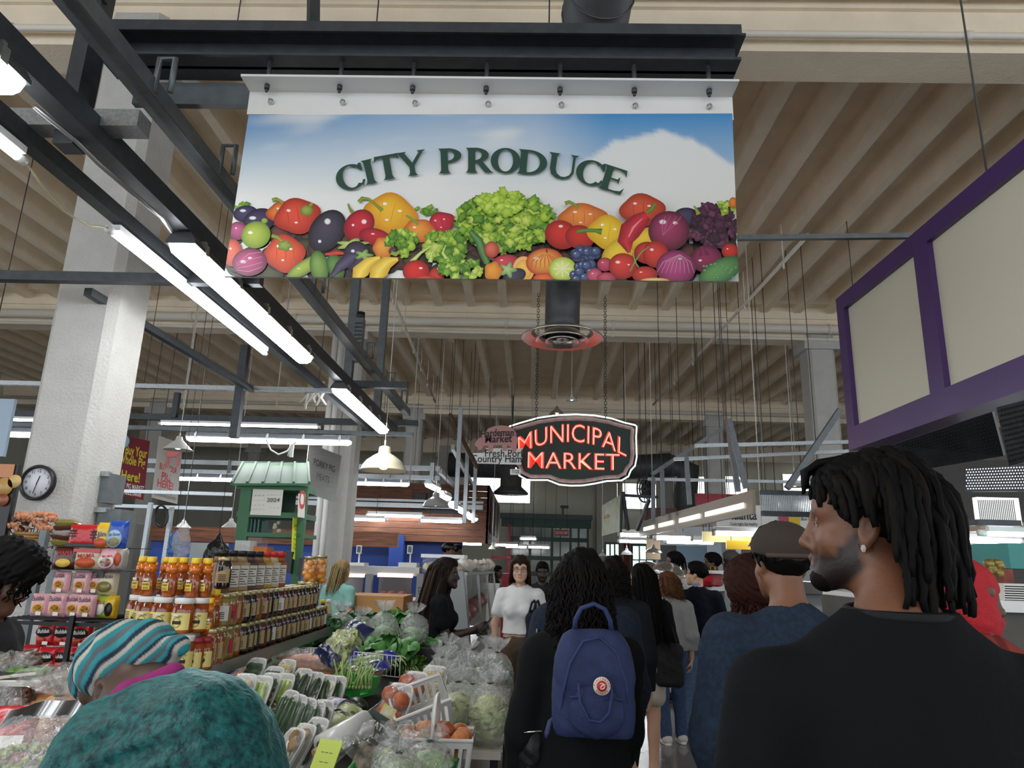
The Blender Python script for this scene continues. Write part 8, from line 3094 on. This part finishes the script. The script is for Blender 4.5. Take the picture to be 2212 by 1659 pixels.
 # rack rails, blue band, wooden rail
for lab,seg in(('left slotted upright of the bag rack',(301,1085,303,1250)),('right slotted upright of the bag rack',(349,1095,351,1250))):
 p,q=at(seg[0],seg[3],9.2),at(seg[0],seg[1],9.2)
 steel('steel_post',lab,[((p.x,9.2,0),(p.x,9.2,q.z),.05,.05)],GALV)
t=MB()
for k in range(3):
 t.tube([at(348+15*cos(a)*(1-.1*k),1115+23*sin(a),9.0+.02*k)for a in np.linspace(0,2*pi,25)],.012,6,False)
solo('cable_coil',t,BLACK,'coil of black cable hung on the bag rack','cable')
for y in(1068,1100):
 a,b=at(240,y-8,12.5),at(500,y,12.5)
 steel('steel_beam','thin rail beyond the bag rack, '+('upper' if y<1080 else 'lower'),[(a,b,.06,.06)],GALV)
B('wall_panel','blue wall band with a timber rail behind the bag rack','panel',318,1166,736,1225,15.8,.1,BLUEW)
B('timber_rail','brown timber rail above the blue wall band','rail',318,1150,860,1167,15.7,.15,PLANK)
B('carton_shelf','dim shelf of grey cartons left of the bag rack','shelf',240,1132,298,1210,11,.4,TILE)
# electrical cabinets
for lab,a in(('upper grey electrical cabinet behind the column',(205,1022,238,1085)),('lower grey electrical cabinet behind the column',(200,1100,262,1180))):
 o=B('electrical_cabinet',lab,'cabinet',*a,5.2,.22,STEEL2)
 B('bracket',0,0,a[0]-2,a[1]-4,a[0]+30,a[1]+6,5.18,.05,GALV,None,o)
t=MB()
t.tube([at(222,880,5.3),at(226,945,5.3),at(224,1000,5.3),at(220,1026,5.3)],.02,8)
solo('conduit',t,WPAINT,'white conduit bending into the upper electrical cabinet','pipe')
# panels at far left
o=B('menu_board','black board with food photographs at the left edge','sign',-40,1003,40,1200,4.6,.03,BLACK)
t=MB()
for x,y,r,c in((8,1052,20,'b08a50'),(32,1040,14,'c8a868'),(6,1080,13,'8a4a34')):
 t.col=hx(c)
 t.lathe([(0,0),(r*.0031,0),(r*.0031,.006),(0,.006)],20,at(x,y,4.59),Matrix.Rotation(pi/2,3,'X'))
t.col=hx('b8784a')
px_box(t,-40,1003,32,1030,4.59,.004)
t.build('food_photos',PRINT,o)
B('light_panel','pale blue panel hanging at the left edge above the menu board','panel',-30,862,32,985,7.0,.04,mat('pale_blue_panel',hx('a8bcd0'),.5))
# plank-clad stall
g=root('plank_stall','cedar plank clad canopy with dark menu boards above the meat counters','stall',900,1110,19,None)
zt,zb=at(1000,1046,19).z,at(1000,1172,19).z
xl,xr=at(733,1100,19).x,at(1056,1100,19).x
n=9
for k in range(n):
 t=MB()
 z0,z1=zb+(zt-zb)*k/n,zb+(zt-zb)*(k+1)/n-.012
 t.bb((xl,19,z0),(xr,19.06+.01*(k%2),z1))
 t.bb((xr-.06,19,z0),(xr+.01*(k%2),26,z1))
 t.build('plank',PLANK,g,True)
for a in((892,1066,920,1104),(922,1066,995,1108)):
 B('menu_panel',0,0,*a,18.93,.06,mat('menu_slate',hx('23262c'),.5),None,g)
t=MB()
for y0 in(19.6,21.6,23.6):
 t.bb((xr+.02,y0,zb+.3),(xr+.05,y0+1.5,zt-.25))
t.build('window_frames',mat('frame_brown',hx('4a2c20'),.6),g,True)
B('wall_panel','deep blue back wall below the plank canopy','panel',735,1160,1000,1262,19.4,.1,mat('deep_blue_wall',hx('1c3a80'),.6))
B('blue_pillar','brighter blue square pillar below the plank canopy','pillar',837,1156,873,1232,18.9,.3,BLUEW)
# pipes on the second-row column
for px,lab in((690,'left'),(704,'right')):
 a=at(px,1100,12.3)
 t=MB()
 t.cyl((a.x,12.3,0),(a.x,12.3,5.6),.055,14)
 o=solo('drain_pipe',t,WPAINT,lab+' white drain pipe on the column behind the steel plate sign','pipe','drain pipes')
 # meat cases
g=root('meat_case','far refrigerated meat case with sloping glass and red light inside','counter',820,1300,10.4,0)
B('base',0,0,715,1298,905,1420,10.4,1.0,STAIN,None,g)
B('top_rail',0,0,735,1226,906,1240,10.9,.4,STAIN,None,g)
for a in((735,1240,785,1300),(815,1242,890,1300)):
 B('glass_front',0,0,*a,10.45,.02,CASEGL,None,g)
 t=MB()
 px_box(t,a[0],1240,a[2],1246,10.8,.1)
 t.build('pink_lamp',emis('meat_case_glow',(1,.55,.5),1.2),g,True)
 B('interior',0,0,a[0],1247,a[2],1300,11.2,.05,mat('case_inside',hx('5a4a5a'),.4),None,g)
for x in(795,906):
 B('mullion',0,0,x-9,1240,x+9,1300,10.42,.1,GREYP,None,g)
for k,x in enumerate((828,845,868,760)):
 t=MB()
 t.ell(at(x,1285,10.8),(.07,.12,.06),12,None,.06)
 solo('meat_pack',t,mat('raw_meat',hx('a83a44'),.4,noise=.4,nscale=12),'red meat in the far case, '+ORD[k]+' counting outward from its middle post','meat','meat in the far case')
for px,lab in((770,'left'),(880,'right')):
 s=root('scale',lab+' white counter scale with a raised display on the far meat case','scale',px,1225,11.0)
 w_=17 if px<800 else 20
 B('scale_body',0,0,px-w_,1216,px+w_,1226,11.0,.3,WPAINT,None,s)
 B('stem',0,0,px+(4 if px>800 else 3),1190,px+8,1216,11.1,.03,WPAINT,None,s)
 B('display',0,0,px-1,1178,px+11,1196,11.08,.05,WPAINT,None,s)
 B('screen',0,0,px+1,1180,px+9,1193,11.07,.01,mat('lcd_grey',hx('4a5a6a'),.3),None,s)
B('counter','pale wooden counter top before the far meat case','counter',745,1289,872,1300,8.6,.7,mat('counter_wood',hx('b8864e'),.6))
t=MB()
p=[at(*q,7.3)for q in((925,1234),(1000,1234),(1018,1430),(868,1430))]
t.add(p+[x+V((0,.06,0))for x in p],[(3,2,1,0),(4,5,6,7),(0,1,5,4),(1,2,6,5),(2,3,7,6),(3,0,4,7)])
mc=solo('display_case',t,GREYP,'slope-fronted glass meat case along the aisle, its grey end panel with hand lettering','counter')
words(mc,[('DO NOT',922,1278,9,36),('TOUCH',921,1290,9,34),('THE GLASS',921,1300,6,34),('with hands',921,1308,5,28)],7.28)
pa,pb=at(1004,1240,7.35),at(1016,1425,7.35)
pc,pd=at(1066,1236,12),at(1074,1330,12)
t=MB()
t.add([pa,pb,pd,pc],[(0,1,2,3)])
t.build('glass_front',CASEGL,mc)
t=MB()
t.bar(pa,pc,.05,.03)
t.bar(pb,pd,.06,.12)
for f in(0,.33,.66,1):
 t.bar(pa.lerp(pc,f),pb.lerp(pd,f),.03,.03)
t.build('steel_trim',STAIN,mc)
t=MB()
t.bb((pa.x-.36,7.4,1.2),(pa.x-.02,11.8,1.5))
t.bb((pa.x-.6,7.4,0),(pb.x-.1,11.8,.62))
t.build('case_body',STAIN,mc)
for k in range(6):
 c=pb.lerp(pd,.12+k*.15)+V((-.28,0,.28))
 t=MB()
 t.ell(c,(.16,.24,.12),12,None,.06)
 solo('meat_tray',t,mat('packed_chicken' if k==0 else 'raw_meat',hx('d8a040')if k==0 else hx('a83a44'),.4,noise=.3,nscale=10),('yellow poultry pack' if k==0 else 'red meat heap')+' in the aisle meat case, '+ORD[k]+' from the near end','meat')
o=B('plastic_tub','clear plastic tub of folded cloths on top of the aisle meat case','box',912,1202,1000,1236,7.5,.35,FILM)
q=Sol()
c=at(956,1222,7.68)
for k in range(7):
 q.ell(c+V((rnd.uniform(-.15,.15),0,rnd.uniform(-.03,.02))),(.10,.12,.045),None,.03)
va,fa=q.mesh(.016,folds(.01,40,1))
tag(link('cloth_pile',np_mesh('cloth_pile',va,fa,mat('cream_cloth',hx('c8bc9c'),.8))),'cream cloths bundled in the clear tub','cloth')
B('tub_rim',0,0,909,1199,1003,1204,7.48,.4,WHITE,None,o)
for k in range(4):
 q=Sol()
 c=at(1010+k*14,1222,8.2+k*.7)
 q.ell((0,0,0),(.13,.12,.07),None,0)
 va,fa=q.mesh(.02,folds(.03,30,k))
 o=link('wrapped_goods',np_mesh('wrapped_goods',va,fa,mat('pale_wrap',hx('b8b0a8'),.4)))
 o.location=c
 tag(o,'crumpled pale package on the aisle meat case, '+ORD[k]+' from the near end','package')
B('side_table','small white table before the red counter','table',1052,1262,1078,1266,12.5,.5,WHITE)
B('counter','red counter at the far end of the left aisle','counter',1082,1240,1120,1330,15,.8,REDP)
# storefront at the back
g=root('storefront','dark green glazed storefront of the restrooms at the end of the aisle','storefront',1180,1240,30.5,0)
B('fascia',0,0,1083,1117,1277,1136,30,.4,DGREEN,None,g)
B('fascia_cap',0,0,1080,1113,1280,1118,29.9,.6,STEEL,None,g)
for x0,x1 in((1100,1143),(1146,1190),(1194,1230),(1234,1268)):
 B('pane',0,0,x0,1138,x1,1262,30.3,.05,DULLGL,None,g)
for x in(1098,1121,1144,1168,1192,1210,1232,1250,1270):
 B('mullion',0,0,x-2.2,1136,x+2.2,1300,30.2,.1,DGREEN,None,g)
for y in(1206,1165,1240):
 B('transom',0,0,1098,y-2,1272,y+2,30.22,.08,DGREEN,None,g)
B('red_post','red square post beside the restroom storefront','post',1094,1132,1104,1262,28,.3,REDP)
B('red_rail','red cross rail by the red post','rail',1060,1202,1104,1206,27.8,.1,REDP)
o=B('restroom_sign','small red RESTROOMS sign hanging before the storefront','sign',1198,1145,1228,1157,26,.05,mat('sign_red',hx('b83a30'),.5))
words(o,[('RESTROOMS',1213,1154,6,25)],25.97,WPR)
for a,m in(((1308,1172,1338,1250),0),((1366,1176,1412,1250),1)):
 g=root('door_%d'%(m+1),None,None,a[0],1250,31,0)
 g['kind']='structure'
 B('door_frame',0,0,a[0],a[1],a[2],1290,31.4,.2,DGREEN,None,g)
 w_=(a[2]-a[0])/3
 for k in range(3):
  for y0,y1 in((a[1]+4,1208),(1211,1248)):
   B('pane',0,0,a[0]+k*w_+2,y0,a[0]+(k+1)*w_-2,y1,31.35,.04,emis('daylit_pane',(.75,.95,.92),.8),None,g)
B('brick_pier','narrow red brick pier between the green doors','pillar',1348,1172,1360,1290,31,.4,mat('brick',hx('7a3a2c'),.8,noise=.4,nscale=12))
b=root('camera_bracket','black camera bracket on the storefront roof','camera',1216,1110,30)
B('arm',0,0,1214,1095,1218,1116,30,.1,BLACK,None,b)
B('camera_body',0,0,1211,1092,1228,1097,29.9,.3,BLACK,None,b)
# framed poster and its stall frame
o=board('poster','tall printed poster on the end of the right far stall','poster',[at(1300,1092,14),at(1338,1070,12.5),at(1338,1148,12.5),at(1300,1158,14)],mat('poster_print',hx('b8b8b0'),.5,noise=.3,nscale=6,col2=hx('9aa86a')),[('Ville',.3,.5,.14,.4,REDI,0)])
steel('steel_brace','dark triangular frame beside the tall poster',[(at(1340,1150,12.6),at(1345,1063,12.6),.05),(at(1345,1063,12.6),at(1357,1145,12.4),.05),(at(1350,1070,12.6),at(1420,1074,12.0),.05),(at(1376,1145,12),at(1402,1080,11.6),.05)])
# steel canopy on the right
g=root('steel_canopy','stainless perforated canopy with a barred end over the right food stall','canopy',1620,1060,7.6)
K0,K1,K2=(1626,1058,1110,7.2),(1380,1128,1160,13.0),(1862,1062,1112,7.0)
t=MB()
p=[at(K0[0],K0[1],K0[3]),at(K0[0],K0[2],K0[3]),at(K1[0],K1[2],K1[3]),at(K1[0],K1[1],K1[3])]
t.add(p+[x+V((.03,0,0))for x in p],[(0,1,2,3),(7,6,5,4),(0,4,5,1),(2,6,7,3),(1,5,6,2),(3,7,4,0)])
t.build('long_valance',mat('perforated_steel',hx('8a8070'),.4,.7,noise=.3,nscale=150),g,True)
for k in range(4):
 f0,f1=(.04,.32,.56,.78)[k],(.28,.50,.72,.92)[k]
 t=MB()
 m=lambda f,v:p[0].lerp(p[3],f).lerp(p[1].lerp(p[2],f),v)+V((-.012,0,0))
 t.add([m(f0,.45),m(f0,.68),m(f1,.68),m(f1,.45)],[(0,1,2,3)])
 t.build('light_slot',emis('slot_glow',(1,.95,.82),1.6),g,True)
a0,b0=at(1638,1060,7.2),at(1870,1114,7.0)
for nm,z0,z1 in(('upper_bar',a0.z-.045,a0.z),('lower_bar',b0.z-.02,b0.z+.03)):
 t=MB()
 t.bb((a0.x,7.1,z0),(b0.x,7.16,z1))
 t.build(nm,STEEL,g,True)
for k in range(56):
 x=a0.x+(b0.x-a0.x)*(k+.5)/56
 t=MB()
 t.bb((x-.005,7.12,b0.z),(x+.005,7.14,a0.z))
 t.build('bar',GALV,g,True)
o=led_fixture('LED fixture glowing behind the bars of the steel canopy',(a0.x+.3,7.5,(a0.z+b0.z)/2+.03),(b0.x,7.5,(a0.z+b0.z)/2+.03),.12)
for lab,s in(('left leg of the triangular post pair on the steel canopy',(1572,910,1594,1062,8.0)),('right leg of the triangular post pair on the steel canopy',(1574,905,1612,1055,7.8)),('long sloping post leaning from the steel canopy to the purple signbox',(1700,1055,1815,885,7.0)),('brown sloping rail running down to the far end of the steel canopy',(1408,1025,1580,912,10)),
('thin upright on the far end of the steel canopy',(1411,1030,1411,1130,11)),('second thin upright on the steel canopy',(1430,1015,1433,1115,10.5)),('third thin upright on the steel canopy',(1482,985,1490,1090,9.5))):
 steel('steel_post',lab,[(at(s[0],s[1],s[4]),at(s[2],s[3],s[4]),.055)],STEEL2,group='posts of the steel canopy')
for lab,s in(('upper galvanised slotted rail behind the canopy posts',(1500,963,1832,955,9)),('lower galvanised slotted rail behind the canopy posts',(1455,992,1832,975,9.5)),('thin grey rail above the far end of the canopy',(1400,1035,1760,1042,11))):
 steel('steel_beam',lab,[(at(s[0],s[1],s[4]),at(s[2],s[3],s[4]),.045)],GALV,group='posts of the steel canopy')
f=root('wall_fan','black round wall fan against the glass block window','fan',1392,1056,16)
t=MB()
for r in(.1,.2,.3):
 t.tube([at(1392,1056,16)+V((r*.55*cos(a),0,r*sin(a)))for a in np.linspace(0,2*pi,21)],.02,5,False)
for k in range(8):
 a=k*pi/4
 t.bar(at(1392,1056,16),at(1392,1056,16)+V((.165*cos(a),0,.3*sin(a))),.02)
t.build('fan_cage',BLACK,f,True)
t=MB()
t.ell(at(1394,1056,16)+V((.05,.1,0)),(.14,.08,.22),10)
t.build('fan_motor',BLACK,f,True)
# signs over the right stalls
o=B('stall_sign','white stall sign reading Cook right Eat healthy with pink and yellow blocks','sign',1548,1096,1800,1137,9.8,.05,WPAINT)
words(o,[('Atlanta',1602,1122,20,62),('Cook right. Eat healthy',1607,1135,6,54),('Box Lunch',1748,1124,6,30)],9.77)
for nm,x0,x1,c in(('pink_block',1684,1702,'c04468'),('yellow_block',1704,1726,'d8b830')):
 B(nm,0,0,x0,1098,x1,1137,9.78,.01,mat(nm,hx(c),.5),None,o)
B('stall_fascia','dark magenta fascia behind the canopy posts','sign',1504,1068,1600,1090,12,.1,mat('magenta_fascia',hx('8c1c34'),.5))
B('stall_fascia','dark brown fascia at the far end of the steel canopy','sign',1392,1098,1462,1130,14,.1,mat('brown_fascia',hx('4a2620'),.6))
B('valance','bright yellow valance above the far vendors','valance',1570,1170,1672,1186,11,.04,mat('yellow_valance',hx('e0b418'),.5))
B('valance','pale yellow translucent valance beside the bright yellow one','valance',1518,1152,1668,1170,11.4,.04,mat('pale_valance',hx('c8b878'),.5))
B('speaker_box','black speaker on the far right stall wall','speaker',1602,1184,1630,1212,12,.3,BLACK)
B('stall_backwall','pale back wall of the right food stalls','panel',1420,1150,1900,1280,15.5,.1,mat('pale_stall_wall',hx('c4ccd0'),.6,noise=.3,nscale=1.2))
for k,(x0,x1,y0,y1,c)in enumerate(((1424,1460,1178,1222,'2a2c30'),(1462,1525,1180,1215,'6a8494'),(1528,1558,1172,1222,'b8c4d4'),(1634,1664,1186,1214,'8aa8bc'),(1590,1600,1182,1212,'c8b090'))):
 B('wall_picture','dim panel on the pale back wall of the right food stalls, '+ORD[k]+' from left' if k<3 else('pale blue picture right of the black speaker' if k==3 else 'cream strip left of the black speaker'),'picture',x0,y0,x1,y1,15.3,.05,mat('wall_picture_%d'%k,hx(c),.5))
B('paper_sheet','brown paper sheet taped up behind the small aluminium pendant','paper',1397,1165,1426,1208,13.6,.01,mat('brown_paper',hx('b09a80'),.8))
g=root('food_counter','glass-fronted food counter on the right side of the aisle','counter',1560,1400,8.4,0)
B('counter_top',0,0,1400,1262,1900,1272,8.2,.8,STAIN,None,g)
B('counter_front',0,0,1520,1272,1900,1500,8.3,.7,GREYP,None,g)
B('glass_front',0,0,1500,1275,1556,1385,8.25,.02,CASEGL,None,g)
B('warm_light',0,0,1512,1276,1552,1284,8.4,.03,emis('warm_case_glow',(1,.8,.5),1.5),g and None,g)
o=board('a_board','grey sandwich board leaning at the end of the food counter','sign',[at(1568,1268,7.6),at(1600,1268,7.6),at(1590,1440,7.5),at(1545,1430,7.5)],GREYP,[],.03)
for k,(px,py,Y,r)in enumerate(((1398,1240,9.4,.20),(1440,1242,9.2,.20),(1470,1250,9.0,.14))):
 t=MB()
 t.lathe([(r,0),(r*1.03,.02),(r*.92,r*.45),(r*.5,r*.72),(0,r*.8)],20)
 o=solo('steel_cloche',t,STAIN,'shiny domed lid over a dish on the food counter, '+ORD[k]+' from the aisle','lid')
 o.location=at(px,py,Y)
for k in range(7):
 q=Sol()
 q.ell((0,0,0),(.10,.09,.05),None,0)
 va,fa=q.mesh(.02,folds(.03,36,k))
 o=link('wrapped_goods',np_mesh('wrapped_goods',va,fa,mat('pale_wrap',hx('b8b0a8'),.4)))
 o.location=at(1382+k*17,1262-6*(k%2),8.8)
 tag(o,'pale crumpled parcel on the food counter, '+ORD[k]+' from its aisle end','package','parcels on the food counter')
o=B('bread_box','clear plastic box of bread rolls on the food counter','box',1542,1238,1622,1264,7.9,.3,FILM)
B('box_rim',0,0,1538,1235,1626,1239,7.88,.34,WHITE,None,o)
for k in range(6):
 t=MB()
 t.ell(at(1566+11*(k%5),1255-6*(k//4),8.05),(.055,.05,.035),12)
 solo('bread_roll',t,mat('crust',hx('b8864a'),.6,noise=.3,nscale=20),'brown bread roll inside the clear box on the food counter','bread','rolls in the bread box')
q=Sol()
q.ell((0,0,0),(.15,.1,.08),None,0)
va,fa=q.mesh(.02,folds(.02,30,2))
o=link('red_cloth',np_mesh('red_cloth',va,fa,mat('red_cloth',hx('c82430'),.8)))
o.location=at(1536,1252,8.1)
tag(o,'red cloth lying beside the bread box','cloth')
# right-hand stall below the purple signbox
PERF=mat('hood_steel',hx('4a4c50'),.35,.8,noise=.3,nscale=12)
def perf_panel(label,c,nx,ny,m):
 tl,tr,br,bl=c
 n=(tr-tl).cross(bl-tl).normalized()
 o=thing('hood_vent',label,'panel',(0,0,0))
 t=MB()
 t.add([tl,bl,br,tr]+[x+n*.02 for x in(tl,bl,br,tr)],[(0,1,2,3),(7,6,5,4),(0,4,5,1),(1,5,6,2),(2,6,7,3),(3,7,4,0)])
 t.build('panel_sheet',PERF,o)
 t=MB()
 X,Y_=(tr-tl).normalized(),(bl-tl).normalized()
 for i in range(nx):
  for j in range(ny):
   u,v=(i+.5+.5*(j%2))/(nx+1),(j+.8)/(ny+.8)
   p=tl.lerp(tr,u).lerp(bl.lerp(br,u),v)-n*.002
   r=(tr-tl).length/nx*.27
   t.add([p+X*(r*cos(a))+Y_*(r*sin(a))for a in np.linspace(0,2*pi,7)[:-1]],[tuple(range(6))])
 t.build('perforations',m,o)
 return o
HOLE=mat('hole_dark',hx('050505'),.9)
perf_panel('dark perforated hood panel tilted below the purple signbox',[at(1925,962,3.7),at(2143,890,3.2),at(2168,985,3.3),at(1960,1020,3.7)],30,11,HOLE)
perf_panel('second perforated hood panel at the right edge below the purple signbox',[at(2152,880,3.15),at(2290,845,2.8),at(2300,975,2.9),at(2180,1008,3.2)],18,11,HOLE)
perf_panel('backlit perforated screen behind the locs of the man in black',[at(2085,1010,4.6),at(2300,1000,4.4),at(2300,1060,4.4),at(2085,1062,4.6)],34,8,emis('screen_hole_glow',(.95,.97,1),1.0))
g=root('louvre_light','louvred light box in the right stall','light',2160,1105,4.6)
B('light_face',0,0,2118,1076,2200,1132,4.62,.05,emis('louvre_glow',(1,.98,.92),.8),None,g)
t=MB()
for k in range(20):
 a,b=at(2119+k*4,1128,4.6),at(2119+k*4,1080,4.6)
 t.bar(V((a.x,4.6,a.z)),V((a.x,4.6,b.z)),.004)
t.build('louvres',STEEL,g,True)
B('light_rim',0,0,2114,1124,2206,1134,4.56,.1,STEEL,None,g)
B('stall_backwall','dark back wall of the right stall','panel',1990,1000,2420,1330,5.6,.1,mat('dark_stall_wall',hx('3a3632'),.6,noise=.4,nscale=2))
B('stall_shelf','cream shelf under the louvred light box','shelf',2120,1132,2330,1146,4.9,.5,mat('cream_shelf',hx('a89a80'),.6))
led_tube('warm tube light under the cream shelf of the right stall',at(2130,1152,4.9),at(2260,1154,4.9),.02)
led_tube('second warm tube light lower in the right stall',at(2085,1166,5.3),at(2200,1168,5.3),.025)
B('brick_pier','brick pier beside the steel back panel of the right stall','pillar',2166,1150,2176,1230,5.3,.2,mat('brick',hx('7a3a2c'),.8,noise=.4,nscale=12))
B('splash_board','steel splash panel in the right stall','panel',2080,1170,2166,1235,5.5,.05,STAIN)
B('plastic_tub','teal plastic tub on the shelf at the right edge','box',2184,1176,2290,1228,4.5,.4,mat('teal_plastic',hx('2a8a84'),.4))
B('stall_shelf','wooden shelf of cleaning bottles in the right stall','shelf',1990,1236,2130,1242,5.2,.3,WOOD)
for k,(px,c,lab)in enumerate(((2004,'d8d8d8','white spray bottle on the counter of the right stall'),(2022,'2a2a30','dark spray bottle beside the white one'),(2032,'5a4a7a','purple bottle next to the dark spray bottle'))):
 o=root('spray_bottle',lab,'bottle',px,1290,4.6)
 t=MB()
 t.lathe([(.03,0),(.034,.01),(.034,.09),(.014,.13),(.012,.15)],14)
 t.build('bottle_body',mat('spray_%d'%k,hx(c),.4),o)
 t=MB()
 t.box((-.012,0,.17),(.06,.02,.03))
 t.build('trigger_head',WHITE if k==0 else BLACK,o)
g=root('service_counter','pale service counter of the right stall','counter',2150,1330,3.6,0)
B('counter_top',0,0,1960,1305,2420,1316,3.6,1.0,WPAINT,None,g)
B('counter_front',0,0,1960,1316,2420,1560,3.65,.9,mat('grey_wood',hx('5a564e'),.7,noise=.3,nscale=4),None,g)
for k in range(9):
 B('foam_box','white foam box in the stack on the right service counter, '+ORD[8-k]+' from top','box',2170+(k%2),1303-k*5,2260,1307.5-k*5,3.65,.2,FOAM,'stack of foam boxes')
t=MB()
for k in range(9):
 c=at(2140+rnd.uniform(-8,22),1222+rnd.uniform(-16,16),4.0)
 t.ell(c,.025,8,None,.2)
 t.tube([at(2142,1300,4.0),at(2140,1262,4.0),c],.003,5)
solo('flower_bunch',t,mat('gold_tinsel',hx('a08a4a'),.4,.3,noise=.5,nscale=30),'bunch of gilded flowers on the right service counter','flowers')
